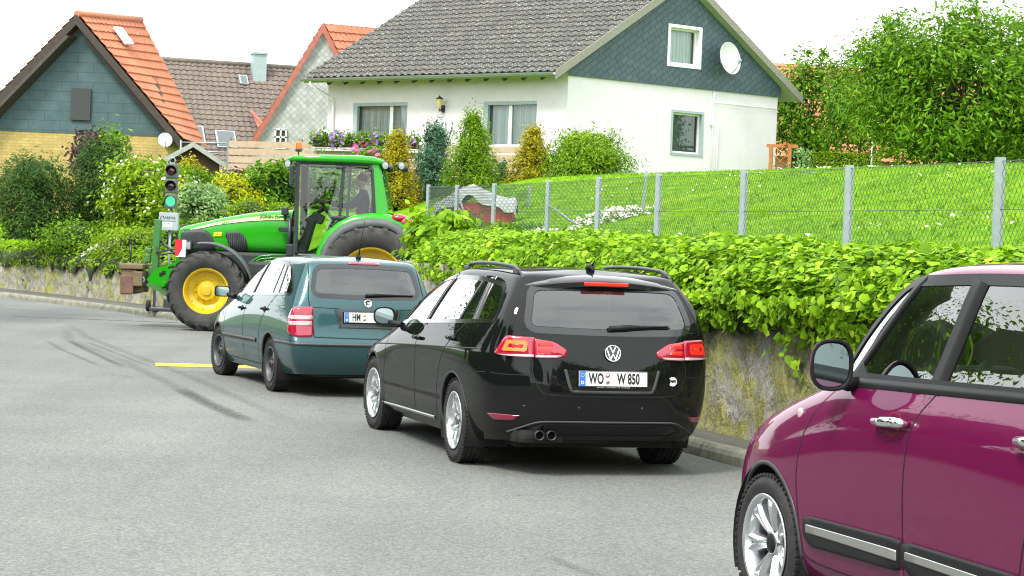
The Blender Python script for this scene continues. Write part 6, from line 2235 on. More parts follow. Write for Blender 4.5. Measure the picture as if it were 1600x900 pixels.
gc.seam([(2.9, .735), (2.3, .765), (1.2, .815), (.2, .855), (-.45, .882), (-.60, .886)], 'side', .010, .0025, cr, B2, h=.004)
cr.build_parts('body_crease', MATS['paint_black'], golf)
st = MB()
gc.seam([(2.30, .262), (.58, .285)], 'side', .024, .006, st, B2, smooth=False, h=.008)
st.build_parts('sill_trim', MATS['satin_metal'], golf)
# tail lamps: red corner lamp and tailgate lamp, clear strip below, lit element
for s in B2:
    o1 = gc.patch(round_poly([(.020, .868), (-.07, 1.0, .03), (-.268, .992), (-.278, .850), (-.10, .852)], .012), 'corner', .010, .02, 5, None, (s,), dome=.006).build('tail_lamp', MATS['lens_red'], golf)
    gc.patch(round_poly([(.0, .862), (-.27, .872), (-.277, .852), (-.10, .854)], .006), 'corner', .0175, .004, 2, None, (s,)).build('lamp_strip', MATS['lens_clear'], o1)
    gc.ring(round_poly([(-.045, .890), (-.085, .970), (-.225, .965), (-.225, .890)], .02), 'corner', .026, .0, .0178, None, (s,)).build('brake_light', MATS['lens_lit_bright' if s > 0 else 'lens_lit'], o1)
    gc.patch(round_poly([(-.12, .912), (-.13, .942), (-.19, .942), (-.19, .912)], .01), 'corner', .0178, .003, 2, None, (s,)).build('lamp_centre', MATS['lens_lit'], o1)
    o2 = gc.patch(round_poly([(.566, .846), (.574, .985), (.43, .965, .03), (.335, .905, .03), (.345, .868), (.40, .852)], .012), 'rear', .008, .02, 5, None, (s,), dome=.006).build('tail_lamp', MATS['lens_red'], golf)
    gc.patch(round_poly([(.56, .851), (.56, .866), (.375, .870), (.40, .855)], .006), 'rear', .014, .004, 2, None, (s,)).build('lamp_strip', MATS['lens_clear'], o2)
    for zz in (.90, .945):
        gc.patch(round_poly([(.545, zz - .014), (.545, zz + .014), (.455, zz + .012), (.44, zz - .012)], .006), 'rear', .0150, .003, 2, None, (s,)).build('brake_light', MATS['lens_lit'], o2)
    gc.patch(round_poly([(.09, .432), (.0, .436), (-.19, .434), (-.14, .398), (.02, .392)], .012), 'corner', .006, .01, 3, None, (s,)).build('reflector', MATS['lens_dark_red'], golf)
# spoiler lip over the window with third brake light
sp = MB()
rows = []
for i in range(25):
    y = -.60 + 1.2 * i / 24
    e = 1 - (abs(y) / .60) ** 4 * .6
    zc_ = 1.432 - .055 * (y / .6) ** 2
    xb = -.735 + .05 * (y / .6) ** 2
    rows.append([(xb + .14, y, zc_ + .012), (xb + .03, y, zc_ + .010), (xb - .075 * e, y, zc_ - .022), (xb - .085 * e, y, zc_ - .034), (xb - .07 * e, y, zc_ - .070), (xb - .01, y, zc_ - .085), (xb + .05, y, zc_ - .06)])
sp.grid(rows, smooth=True)
spo = sp.build('roof_spoiler', MATS['gloss_black'], golf, autosmooth=35)
MB().box((-.822, 0, 1.382), (.02, .34, .026), bev=.008).build('third_brake_light', MATS['lens_lit'], spo)
# rails, aerial
for s in (1, -1):
    rl = MB()
    path = []
    for i in range(22):
        f = i / 21
        x = -.66 + 1.66 * f
        y = s * (.575 + .012 * math.sin(f * PI) - .02 * f)
        base = gc.hit(x, y, 'top')[0].z
        path.append(Vector((x, y, base - .006 + .046 * min(1, math.sin(f * PI) * 2.4))))
    rl.tube(path, [.0145 if 1 < i < 20 else .010 for i in range(22)], 8)
    for f in (.10, .90):
        x = -.66 + 1.66 * f
        rl.box((x, s * .578, gc.hit(x, s * .578, 'top')[0].z + .010), (.13, .024, .04), bev=.01)
    rl.build('roof_rail', MATS['satin_black'] if 'satin_black' in MATS else mat('satin_black', (0.055, 0.065, 0.068), 0.38, metal=.6), golf)
an = MB()
zb = gc.hit(-.47, 0, 'top')[0].z
an.tube([(-.42, 0, zb), (-.45, 0, zb + .03), (-.49, 0, zb + .032), (-.53, 0, zb + .002)], [.03, .028, .024, .01], 8)
an.tube([(-.48, 0, zb + .03), (-.56, 0, zb + .085)], [.008, .005], 6)
an.build('aerial', MATS['trim_black'], golf)
# tailgate recess with plate
rcs = MB()
gc.patch(round_poly([(.345, .770), (.30, .632, .03), (-.30, .632, .03), (-.345, .770)], .02), 'rear', .0015, 0, 4, rcs)
rcs.build('plate_recess', MATS['gloss_black'], golf)
lp2 = MB()
gc.seam([(.355, .775), (.31, .632), (.26, .618), (-.26, .618), (-.31, .632), (-.355, .775)], 'rear', .022, .007, lp2, h=.006)
lp2.build('recess_edge', MATS['paint_black'], golf)
pc, pn = gc.hit(0, .708, 'rear', .008)
plate(golf, frame(pc, (0, -1, 0), Vector((0, 0, 1)) - pn * pn.z), 'WO', 'W 850')
text_obj('dealer_line', 'AUTOHAUS   TELEFON 05533 / 1620   IHR PARTNER', MATS['plate_white'], golf, frame(pc, (0, -1, 0), Vector((0, 0, 1)) - pn * pn.z) @ Matrix.Translation((0, -.0565, .0088)), .011, .0003)
# round badge with the two stacked letters
bc, bn = gc.hit(0, .892, 'rear', .004)
Mb = frame(bc, (0, -1, 0), Vector((0, 0, 1)) - bn * bn.z)
bd = MB().lathe([(.050, 0), (.058, .004), (.062, .010), (.060, .014), (.053, .012), (.050, .006)], 40, Mb)
badge = bd.build('badge', MATS['chrome'], golf)
MB().lathe([(.052, .003), (0, .006)], 32, Mb).build('badge_ground', MATS['gloss_black'], badge)
lg = MB()
def stroke(a, b2, w=.0085):
    a, b2 = Vector((*a, 0)), Vector((*b2, 0)); d = (b2 - a).normalized(); nn_ = Vector((-d.y, d.x, 0)) * w / 2
    pts = [a - nn_, b2 - nn_, b2 + nn_, a + nn_]
    P = [Mb @ (p + Vector((0, 0, z))) for z in (.004, .012) for p in pts]
    lg.add(P, [(4, 5, 6, 7), (0, 1, 5, 4), (1, 2, 6, 5), (2, 3, 7, 6), (3, 0, 4, 7)])
for a, b2 in (((-.021, .047), (-.001, .006)), ((.021, .047), (.001, .006)), ((-.044, .026), (-.020, -.046)), ((-.020, -.046), (0, -.004)), ((.044, .026), (.020, -.046)), ((.020, -.046), (0, -.004))): stroke(a, b2)
lg.build('badge_letters', MATS['chrome'], badge)
# round club sticker at right of the plate
sc_, sn_ = gc.hit(-.465, .700, 'rear', .002)
Ms = frame(sc_, (0, -1, 0), Vector((0, 0, 1)) - sn_ * sn_.z)
stk_ = MB().lathe([(.034, 0), (.034, .0012), (0, .0012)], 28, Ms).build('sticker', MATS['trim_black'], golf)
MB().lathe([(.033, .002), (.027, .002)], 28, Ms).lathe([(.024, .0018), (.010, .0018)], 28, Ms).build('sticker_ring', MATS['plate_white'], stk_)
text_obj('sticker_letters', 'BVB', MATS['trim_black'], stk_, Ms @ Matrix.Translation((0, .003, .0024)), .026, .0004, bold=.001)
text_obj('sticker_number', '09', MATS['plate_white'], stk_, Ms @ Matrix.Translation((0, -.013, .0026)), .014, .0004)
# wiper
wp = MB()
q0, q1, q2 = gc.hit(.02, 1.062, 'rear', .022)[0], gc.hit(-.25, 1.078, 'rear', .022)[0], gc.hit(-.44, 1.088, 'rear', .014)[0]
wp.tube([q0, q0 * .5 + q1 * .5 + Vector((-.012, 0, .004)), q1, q2], [.020, .020, .012, .005], 8)
wp.tube([gc.hit(.0, 1.048, 'rear', .012)[0], gc.hit(-.45, 1.078, 'rear', .012)[0]], .006, 6)
wp.build('rear_wiper', MATS['trim_black'], golf)
# lower bumper insert with its edge, exhaust, door handles, fuel flap, parking sensors
df = MB()
gc.patch(round_poly([(.60, .325), (.50, .385, .05), (-.50, .385, .05), (-.60, .325), (-.50, .30), (.50, .30)], .02), 'rear', .004, .01, 3, df)
df.build('diffuser', MATS['trim_black'], golf)
de = MB(); gc.seam([(.70, .312), (.62, .352), (.52, .392), (.40, .400), (0, .400), (-.40, .400), (-.52, .392), (-.62, .352), (-.70, .312)], 'rear', .012, .012, de, h=.01)
de.build('diffuser_edge', MATS['paint_black'], golf)
for y in (.515, .425):
    MB().lathe([(.033, -.12), (.036, 0.0), (.032, .004), (.028, -.01), (.027, -.1), (0, -.1)], 20, Matrix.Translation((-.985, y, .300)) @ Matrix.Rotation(-PI / 2, 4, 'Y')).build('exhaust_pipe', MATS['exhaust'], golf)
for s in (1, -1):
    for x, z in ((1.13, .872), (.10, .922)):
        hb, hn = gc.hit(x, z, 'side', .018)
        hm = MB().tube([gc.hit(x + .095, z - .003, 'side', .002)[0], gc.hit(x + .07, z, 'side', .024)[0], gc.hit(x - .06, z + .004, 'side', .026)[0], gc.hit(x - .09, z + .004, 'side', .002)[0]], [.012, .016, .017, .012], 8)
        if s < 0: hm.v = [(a, -b2, c) for a, b2, c in hm.v]; hm.f = [f[::-1] for f in hm.f]
        hm.build('door_handle', MATS['paint_black'], golf)
lipm = MB()
for P_ in (ARF, ARR):
    gc.seam([p for p in P_[:60] if p[1] > .20], 'side', .016, .004, lipm, (1, -1), smooth=False, h=.012)
lipm.build_parts('arch_lip', MATS['paint_black'], golf, lambda c: (c[1] > 0, c[0] > 1.2))
sn = MB()
for y in (.62, .24, -.24, -.62):
    c_, n_ = gc.hit(y, .50, 'rear', .0005)
    sn.lathe([(.012, 0), (.011, .002), (0, .002)], 14, frame(c_, (0, -1, 0), Vector((0, 0, 1)) - n_ * n_.z))
sn.build('parking_sensors', MATS['gloss_black'], golf)
for s in (1, -1):
    mirror_housing(golf, (1.99, s * .955, 1.012), .15, .19, .15, MATS['paint_black'], 0, s, ([(1.90, s * .82, .945), (1.97, s * .86, .945), (2.03, s * .92, .965)], [.024, .028, .024]), .72)
for x in (0, 2.635): tub(golf, x, .375, .875, .55, .316)
MB().box((1.3, 0, .24), (4.0, 1.2, .10)).box((-.62, .30, .30), (.5, .75, .14), bev=.05).box((-.80, .47, .285), (.24, .34, .10), bev=.04).build('underbody', MATS['underbody'], golf)
interior(golf, -.85, 2.2, .40, .97, .70, 1.72, 1.42)
for x, st_ in ((0, 0), (2.635, 0.05)):
    for s in (1, -1):
        make_wheel('wheel', golf, (x, s * .775, .316), .316, .205, .208, 'twin5', s, st_)
# ------------------------------------------------------------------ teal estate car
car_paint('paint_teal', (0.032, 0.088, 0.097), metal=0.45, rough=0.33, flake=.5, coat=0.85)
FAB_AT = ((-1.805, 22.104, 0.0), 1.937)
fab = empty('estate_car', FAB_AT[0], FAB_AT[1], 'older teal green estate car with plain dark steel wheels, nose towards the green tractor', 'car', 'cars queuing along the kerb')
beltz = k(-1, 1.03, 0, 1.025, 1.2, .99, 2.1, .95, 2.5, .92)
net = [
    row(k(-1, .25, -.5, .22, .5, .19, 2.5, .18, 3.3, .18), -.84, .70, .14, [(0, .765), (.85, .73), (1.3, .73), (2.0, .735), (2.462, .76)], [(2.90, .70), (3.12, .55), (3.18, .3), (3.19, 0)]),
    row(k(-1, .33, 3.3, .30), -.92, .775, .14, [(0, .80), (.85, .80), (1.3, .80), (2.0, .80), (2.462, .80)], [(2.92, .76), (3.18, .60), (3.24, .32), (3.25, 0)]),
    row(k(-1, .50, 3.3, .48), -.97, .81, .15, [(0, .82), (.85, .82), (1.3, .82), (2.0, .82), (2.462, .82)], [(2.92, .78), (3.20, .62), (3.26, .32), (3.27, 0)]),
    row(k(-1, .585, 3.3, .57), -.975, .815, .15, [(0, .826), (.85, .825), (1.3, .825), (2.0, .824), (2.462, .822)], [(2.92, .78), (3.19, .62), (3.25, .32), (3.26, 0)]),
    row(k(-1, .625, 3.3, .62), -.925, .815, .14, [(0, .826), (.85, .826), (1.3, .826), (2.0, .824), (2.462, .82)], [(2.90, .77), (3.16, .60), (3.23, .32), (3.24, 0)]),
    row(k(-1, .80, 2.4, .74, 3.2, .68), -.905, .81, .13, [(0, .822), (.85, .822), (1.3, .82), (2.0, .815), (2.462, .80)], [(2.86, .74), (3.10, .58), (3.16, .3), (3.17, 0)]),
    row(k(-1, .91, 0, .90, 2.4, .81, 3.1, .74), -.895, .79, .13, [(0, .812), (.85, .812), (1.3, .81), (2.0, .795), (2.44, .76)], [(2.74, .68), (2.98, .56), (3.06, .3), (3.08, 0)]),
    row(beltz, -.875, .755, .13, [(0, .772), (.70, .778), (1.2, .772), (1.70, .752), (2.05, .70)], [(2.16, .60), (2.25, .43), (2.30, .22), (2.32, 0)], soft=.08),
    row(k(-1, 1.20, 2, 1.20), -.80, .695, .12, [(0, .705), (.55, .706), (.95, .702), (1.34, .68), (1.60, .64)], [(1.72, .52), (1.80, .4), (1.86, .2), (1.88, 0)], soft=.06),
    row(k(-1, 1.345, -.5, 1.370, .3, 1.388, 1.1, 1.370), -.71, .62, .12, [(-.05, .640), (.32, .640), (.60, .636), (.86, .62), (1.06, .57)], [(1.18, .47), (1.26, .36), (1.31, .2), (1.33, 0)]),
    row(k(-1, 1.385, -.5, 1.405, .3, 1.422, 1.1, 1.41), -.67, .59, .12, [(-.08, .612), (.28, .612), (.5, .610), (.74, .594), (.90, .54)], [(1.02, .44), (1.10, .34), (1.15, .18), (1.17, 0)]),
    row(k(-.7, 1.418, 0, 1.44, .9, 1.43), -.63, .53, .12, [(-.1, .53), (.2, .53), (.40, .53), (.58, .51), (.70, .45)], [(.78, .38), (.84, .28), (.88, .15), (.90, 0)]),
    row(k(-.6, 1.44, 0, 1.462, .7, 1.455), -.50, .28, .08, [(-.15, .30), (.1, .30), (.3, .30), (.42, .28), (.5, .26)], [(.55, .20), (.58, .15), (.6, .1), (.62, 0)]),
    [(x, 0, 1.466) for x in (-.42, -.40, -.38, -.33, -.28, -.15, .05, .2, .3, .36, .4, .42, .44, .45)],
]
fc = Car(net, 22, 13)
ARF, ARR = arch_poly(2.462, .29, .338), arch_poly(0, .29, .338)
for p in (ARF, ARR): fc.cut(p, 'side')
DLO = round_poly([(1.88, .972, .03), (1.45, 1.225, .3), (1.18, 1.322, .2), (.88, 1.370, .2), (.12, 1.370, .2), (-.22, 1.345, .08), (-.36, 1.27, .10), (-.56, 1.10, .06), (-.54, 1.052, .04), (.1, 1.034, .2)], .05)
fc.cut(DLO, 'side', depth=lambda c: (c[:, 2] > .9) & (c[:, 1] > .3))
RW = round_poly([(.555, 1.085), (.50, 1.325), (0, 1.343, .4), (-.50, 1.325), (-.555, 1.085), (0, 1.07, .4)], .055)
fc.cut(RW, 'rear', both=False, depth=lambda c: c[:, 0] < -.4)
WS = round_poly([(.58, 1.0), (.48, 1.34), (0, 1.37, .4), (-.48, 1.34), (-.58, 1.0), (0, .98, .4)], .05)
fc.cut(WS, 'front', both=False, depth=lambda c: c[:, 0] > .8)
fc.build('body', MATS['paint_teal'], fab)
fc.ring(RW, 'rear', -.004, .050, .003).build('rear_window_frame', MATS['gloss_black'], fab)
fc.patch(RW, 'rear', -.001, 0, 6).build('rear_window', MATS['car_glass_rear'], fab)
fc.patch(WS, 'front', -.001, 0, 6).build('windscreen', MATS['car_glass'], fab)
fr = MB()
fc.ring(DLO, 'side', .014, .012, .004, fr, B2)
for (a, b2, w_) in (((.985, .985), (.80, 1.385), .08), ((.13, 1.022), (.11, 1.385), .022), ((-.10, 1.035), (-.02, 1.38), .06), ((1.74, .96), (1.58, 1.10), .03)):
    fc.seam([a, b2], 'side', w_, .0035, fr, B2, smooth=False, h=.012)
fr.build_parts('window_frame', MATS['gloss_black'], fab)
for s in B2:
    for poly in ([(1.81, .984), (1.44, 1.212, .3), (1.17, 1.310, .2), (.85, 1.357), (1.01, .998)], [(.95, 1.0), (.76, 1.360), (.125, 1.360), (.145, 1.038)], [(.115, 1.038), (.095, 1.360), (.015, 1.358), (-.065, 1.046)], [(-.14, 1.05), (-.055, 1.354), (-.215, 1.334, .06), (-.345, 1.265), (-.535, 1.10), (-.52, 1.064)]):
        fc.patch(round_poly(poly, .015), 'side', -.002, 0, 4, None, (s,)).build('side_window', MATS['car_glass'], fab)
sm = MB()
fc.seam([(.98, .985), (1.15, .86), (1.18, .60), (1.15, .27)], 'side', .009, .0014, sm, B2)
fc.seam([(-.06, 1.03), (.13, .90), (.38, .72), (.46, .50), (.50, .26)], 'side', .009, .0014, sm, B2)
fc.seam([(2.08, .93), (2.13, .80), (2.12, .55), (2.12, .26)], 'side', .009, .0014, sm, B2)
fc.seam([(2.12, .262), (.50, .262)], 'side', .009, .0014, sm, B2, smooth=False)
fc.seam([(.585, 1.41), (.605, 1.20), (.625, 1.05), (.615, .93), (.58, .70), (.57, .628)], 'rear', .010, .0014, sm, B2)
fc.seam([(.57, .628), (0, .620), (-.57, .628)], 'rear', .012, .0014, sm)
fc.seam([(.61, .935), (.30, .925)], 'rear', .007, .0012, sm, B2, smooth=False)
sm.build_parts('panel_gap', MATS['seam_black'], fab, lambda c: (c[1] > 0, c[0] > -.55))
bl = MB()
fc.seam([(.42, .552), (.05, .556), (-.4, .556)], 'corner', .030, .006, bl, B2, h=.006)
fc.seam([(.62, .556), (0, .556), (-.62, .556)], 'rear', .030, .006, bl, h=.006)
bl.build('bumper_strip', MATS['steel_dark'], fab)
ml = MB()
fc.seam([(2.16, .50), (.56, .515)], 'side', .040, .010, ml, B2, smooth=False, h=.012)
ml.build_parts('door_moulding', MATS['paint_teal'], fab)
for s in B2:
    o1 = fc.patch(round_poly([(.045, .66, .03), (.055, .80), (.005, .93, .05), (-.195, .938), (-.225, .630), (-.10, .625)], .02), 'corner', .010, .02, 6, None, (s,), dome=.004).build('tail_lamp', MATS['lens_red'], fab)
    for zz in (.765, .825):
        fc.patch(round_poly([(.028, zz - .022), (.03, zz + .018), (-.20, zz + .022), (-.205, zz - .018)], .008), 'corner', .0155, .003, 3, None, (s,)).build('lamp_strip', MATS['lens_clear'], o1)
rcs = MB()
fc.patch(round_poly([(.345, .918), (.295, .748, .03), (-.295, .748, .03), (-.345, .918)], .02), 'rear', .002, 0, 4, rcs)
rcs.build('plate_recess', MATS['gloss_black'], fab)
le = MB(); fc.seam([(.35, .918), (.30, .745), (.27, .735), (-.27, .735), (-.30, .745), (-.35, .918)], 'rear', .016, .006, le, h=.006)
le.build('recess_edge', MATS['paint_teal'], fab)
pc, pn = fc.hit(0, .835, 'rear', .008)
plate(fab, frame(pc, (0, -1, 0), Vector((0, 0, 1)) - pn * pn.z), 'HM', 'YP 2', seals=False)
bc, bn = fc.hit(0, .985, 'rear', .004)
Mb = frame(bc, (0, -1, 0), Vector((0, 0, 1)) - bn * bn.z)
badge = MB().lathe([(.043, 0), (.044, .006), (.038, .009), (.034, .006), (0, .006)], 36, Mb).build('badge', MATS['chrome'], fab)
wg = MB()
for q in range(3): wg.add([Mb @ Vector(p) for p in ((-.012, -.014 + q * .013, .008), (.016 - q * .003, -.010 + q * .013, .008), (.018 - q * .003, -.003 + q * .013, .008), (-.012, -.006 + q * .013, .008))], [(0, 1, 2, 3)])
wg.add([Mb @ Vector(p) for p in ((-.022, -.022, .0078), (-.013, -.022, .0078), (-.013, .022, .0078), (-.022, .012, .0078))], [(0, 1, 2, 3)])
wg.build('badge_wing', MATS['trim_black'], badge)
fc.patch(round_poly([(.17, 1.383), (.17, 1.404), (-.17, 1.404), (-.17, 1.383)], .008), 'rear', .010, .02, 3).build('third_brake_light', MATS['lens_dark_red'], fab)
an = MB()
zb = fc.hit(-.50, 0, 'top')[0].z
an.tube([(-.45, 0, zb), (-.49, 0, zb + .03), (-.53, 0, zb + .002)], [.028, .024, .012], 8)
an.tube([(-.48, 0, zb + .02), (-.53, 0, zb + .13), (-.66, 0, zb + .40)], [.010, .005, .003], 6)
an.build('aerial', MATS['trim_black'], fab)
wp = MB()
wp.tube([fc.hit(.02, 1.062, 'rear', .02)[0], fc.hit(-.1, 1.068, 'rear', .024)[0], fc.hit(-.50, 1.07, 'rear', .014)[0]], [.018, .016, .008], 8)
wp.build('rear_wiper', MATS['trim_black'], fab)
for s in B2:
    for x, z in ((1.30, .835), (.255, .865)):
        hm = MB().tube([fc.hit(x + .09, z, 'side', .002)[0], fc.hit(x + .07, z, 'side', .022)[0], fc.hit(x - .06, z + .003, 'side', .024)[0], fc.hit(x - .085, z + .003, 'side', .002)[0]], [.012, .015, .016, .012], 8)
        if s < 0: hm.v = [(a, -b2, c) for a, b2, c in hm.v]; hm.f = [f[::-1] for f in hm.f]
        hm.build('door_handle', MATS['trim_black'], fab)
        fc.patch(round_poly([(x + .05, z - .03), (x + .05, z + .03), (x - .05, z + .03), (x - .05, z - .03)], .025), 'side', .0015, 0, 3, None, (s,)).build('handle_cup', MATS['seam_black'], fab)
fc.patch(round_poly([(2.30, .715), (2.30, .765), (2.265, .765), (2.265, .715)], .008), 'side', .005, .005, 2, None, (1,)).build('side_indicator', MATS['lens_clear'], fab)
lipm = MB()
for P_ in (ARF, ARR):
    fc.seam([p for p in P_[:60] if p[1] > .19], 'side', .022, .006, lipm, B2, smooth=False, h=.014)
lipm.build_parts('arch_lip', MATS['paint_teal'], fab, lambda c: (c[1] > 0, c[0] > 1.2))
for s in B2:
    mirror_housing(fab, (1.90, s * .90, 1.0), .12, .19, .125, MATS['paint_teal'], 0, s, ([(1.82, s * .77, .945), (1.90, s * .80, .955), (1.93, s * .84, .97)], [.03, .03, .026]), .45)
for x in (0, 2.462): tub(fab, x, .35, .80, .50, .29)
MB().box((1.2, 0, .24), (3.7, 1.1, .10)).box((-.55, .1, .26), (.5, .9, .10), bev=.04).build('underbody', MATS['underbody'], fab)
interior(fab, -.78, 2.05, .38, .95, .64, 1.60, 1.40)
for x, st_ in ((0, 0), (2.462, 0.10)):
    for s in B2:
        make_wheel('wheel', fab, (x, s * .712, .29), .29, .175, .182, 'steel', s, st_)
# ------------------------------------------------------------------ plum-coloured compact car
car_paint('paint_plum', (0.125, 0.003, 0.050), metal=0.25, rough=0.3, flake=.5, coat=0.75)
FIAT_AT = ((2.804, 7.07, 0.0), 1.87)
fia = empty('compact_car', FIAT_AT[0], FIAT_AT[1], 'plum purple compact car with chrome door handles and grey side strips, behind the black car', 'car', 'cars queuing along the kerb')
beltz = k(-1, 1.18, 0, 1.16, 1.2, 1.13, 2.1, 1.10, 2.6, 1.07)
net = [
    row(k(-.8, .30, .4, .24, 2.6, .22, 3.4, .22), -.66, .74, .16, [(0, .82), (.9, .80), (1.35, .80), (2.1, .81), (2.612, .82)], [(3.05, .76), (3.28, .60), (3.34, .3), (3.35, 0)]),
    row(k(-.8, .38, .4, .32, 2.6, .30, 3.4, .32), -.70, .84, .16, [(0, .875), (.9, .862), (1.35, .862), (2.1, .865), (2.612, .875)], [(3.06, .83), (3.33, .66), (3.40, .34), (3.41, 0)]),
    row(k(-.8, .55, 3.4, .52), -.73, .865, .17, [(0, .890), (.9, .870), (1.35, .868), (2.1, .872), (2.612, .892)], [(3.05, .84), (3.34, .68), (3.41, .35), (3.42, 0)]),
    row(k(-.8, .70, 3.4, .66), -.735, .87, .17, [(0, .892), (.9, .882), (1.35, .880), (2.1, .882), (2.612, .892)], [(3.02, .84), (3.31, .68), (3.38, .35), (3.39, 0)]),
    row(k(-.8, .84, 2.6, .81, 3.4, .78), -.73, .865, .17, [(0, .89), (.9, .888), (1.35, .886), (2.1, .884), (2.60, .878)], [(2.96, .82), (3.23, .66), (3.30, .34), (3.31, 0)]),
    row(k(-.8, .97, 0, .96, 2.4, .94, 3.1, .88), -.72, .855, .16, [(0, .882), (.9, .884), (1.35, .882), (2.05, .872), (2.52, .845)], [(2.84, .77), (3.06, .62), (3.15, .33), (3.16, 0)]),
    row(k(-.8, 1.07, 0, 1.06, 2.2, 1.035, 2.9, .98), -.71, .84, .15, [(0, .862), (.85, .864), (1.3, .862), (1.95, .845), (2.36, .80)], [(2.62, .70), (2.82, .55), (2.92, .3), (2.94, 0)]),
    row(beltz, -.695, .795, .14, [(0, .815), (.80, .822), (1.25, .818), (1.80, .800), (2.20, .755)], [(2.34, .64), (2.44, .48), (2.50, .25), (2.52, 0)]),
    row(k(-.8, 1.34, 2.3, 1.33), -.66, .755, .13, [(0, .768), (.70, .772), (1.20, .768), (1.72, .750), (2.08, .71)], [(2.22, .58), (2.31, .43), (2.37, .22), (2.39, 0)]),
    row(k(-.8, 1.51, 0, 1.545, 1.5, 1.55, 1.9, 1.53), -.61, .70, .12, [(-.05, .715), (.6, .72), (1.05, .718), (1.52, .706), (1.80, .665)], [(1.92, .54), (2.0, .4), (2.05, .2), (2.07, 0)]),
    row(k(-.8, 1.56, 0, 1.592, 1.4, 1.60, 1.8, 1.585), -.58, .67, .12, [(-.08, .688), (.55, .694), (1.0, .692), (1.40, .678), (1.66, .63)], [(1.77, .51), (1.85, .38), (1.90, .19), (1.92, 0)]),
    row(k(-.7, 1.595, 0, 1.628, 1.4, 1.632), -.55, .60, .12, [(-.1, .61), (.45, .615), (.88, .615), (1.22, .60), (1.46, .54)], [(1.56, .44), (1.63, .33), (1.67, .17), (1.69, 0)]),
    row(k(-.6, 1.63, .4, 1.655, 1.2, 1.645), -.42, .30, .08, [(-.1, .33), (.3, .33), (.6, .33), (.85, .30), (1.0, .27)], [(1.06, .22), (1.1, .16), (1.13, .1), (1.15, 0)]),
    [(x, 0, 1.66) for x in (-.35, -.32, -.3, -.25, -.2, -.05, .25, .5, .7, .82, .86, .9, .92, .93)],
]
pc_ = Car(net, 26, 14)
ARF, ARR = arch_poly(2.63, .318, .368), arch_poly(0, .318, .368)
for p in (ARF, ARR): pc_.cut(p, 'side')
DLO = round_poly([(2.16, 1.118, .03), (2.04, 1.28, .2), (1.84, 1.455, .10), (1.70, 1.545, .08), (1.0, 1.572, .3), (0, 1.568, .3), (-.45, 1.53, .12), (-.50, 1.20, .10), (.3, 1.165, .2)], .05)
pc_.cut(DLO, 'side', depth=lambda c: (c[:, 2] > 1.0) & (c[:, 1] > .3))
RW = round_poly([(.58, 1.14), (.54, 1.50), (-.54, 1.50), (-.58, 1.14)], .06)
pc_.cut(RW, 'rear', both=False, depth=lambda c: c[:, 0] < -.3)
WS = round_poly([(.62, 1.16), (.54, 1.55), (0, 1.58, .4), (-.54, 1.55), (-.62, 1.16), (0, 1.13, .4)], .05)
pc_.cut(WS, 'front', both=False, depth=lambda c: c[:, 0] > 1.3)
pc_.build('body', MATS['paint_plum'], fia)
pc_.patch(RW, 'rear', -.001, 0, 5).build('rear_window', MATS['car_glass_rear'], fia)
pc_.patch(WS, 'front', -.001, 0, 6).build('windscreen', MATS['car_glass'], fia)
fr = MB()
pc_.ring(DLO, 'side', .024, .020, .004, fr, B2)
for (a, b2, w_) in (((1.20, 1.13), (1.08, 1.56), .12), ((.30, 1.16), (.20, 1.56), .10), ((2.02, 1.10), (1.58, 1.565), .05)):
    pc_.seam([a, b2], 'side', w_, .0035, fr, B2, smooth=False, h=.012)
pc_.patch(round_poly([(2.02, 1.115), (1.945, 1.20), (1.84, 1.13), (1.83, 1.112)], .01), 'side', .004, .006, 3, fr, B2)
fr.build_parts('window_frame', MATS['trim_black'], fia)
lowf = MB()
pc_.seam([(2.10, 1.100), (1.2, 1.128), (.3, 1.155), (-.5, 1.185)], 'side', .040, .006, lowf, B2, h=.012)
lowf.build_parts('waist_seal', MATS['trim_black'], fia)
for s in B2:
    for poly in ([(1.985, 1.125), (1.58, 1.548), (1.13, 1.560), (1.24, 1.138)], [(2.14, 1.13), (2.025, 1.28), (1.83, 1.45), (1.70, 1.530), (1.64, 1.538), (2.035, 1.125)], [(1.15, 1.14), (1.03, 1.560), (.25, 1.558), (.34, 1.165)], [(.25, 1.17), (.16, 1.55), (-.43, 1.515), (-.47, 1.21)]):
        pc_.patch(round_poly(poly, .015), 'side', -.002, 0, 4, None, (s,)).build('side_window', MATS['car_glass'], fia)
sm = MB()
pc_.seam([(2.08, 1.09), (2.24, .90), (2.30, .70), (2.28, .50), (2.24, .35)], 'side', .007, .0014, sm, B2)
pc_.seam([(1.16, 1.13), (1.28, .98), (1.32, .78), (1.33, .55), (1.32, .33)], 'side', .007, .0014, sm, B2)
pc_.seam([(.16, 1.16), (.20, .98), (.36, .78), (.44, .55), (.46, .33)], 'side', .007, .0014, sm, B2)
pc_.seam([(2.34, .360), (2.24, .345), (2.20, .315), (1.9, .300), (.46, .305)], 'side', .007, .0014, sm, B2)
pc_.seam([(2.12, 1.10), (2.35, 1.06), (2.62, 1.01)], 'side', .006, .0012, sm, B2)
sm.build_parts('panel_gap', MATS['seam_black'], fia)
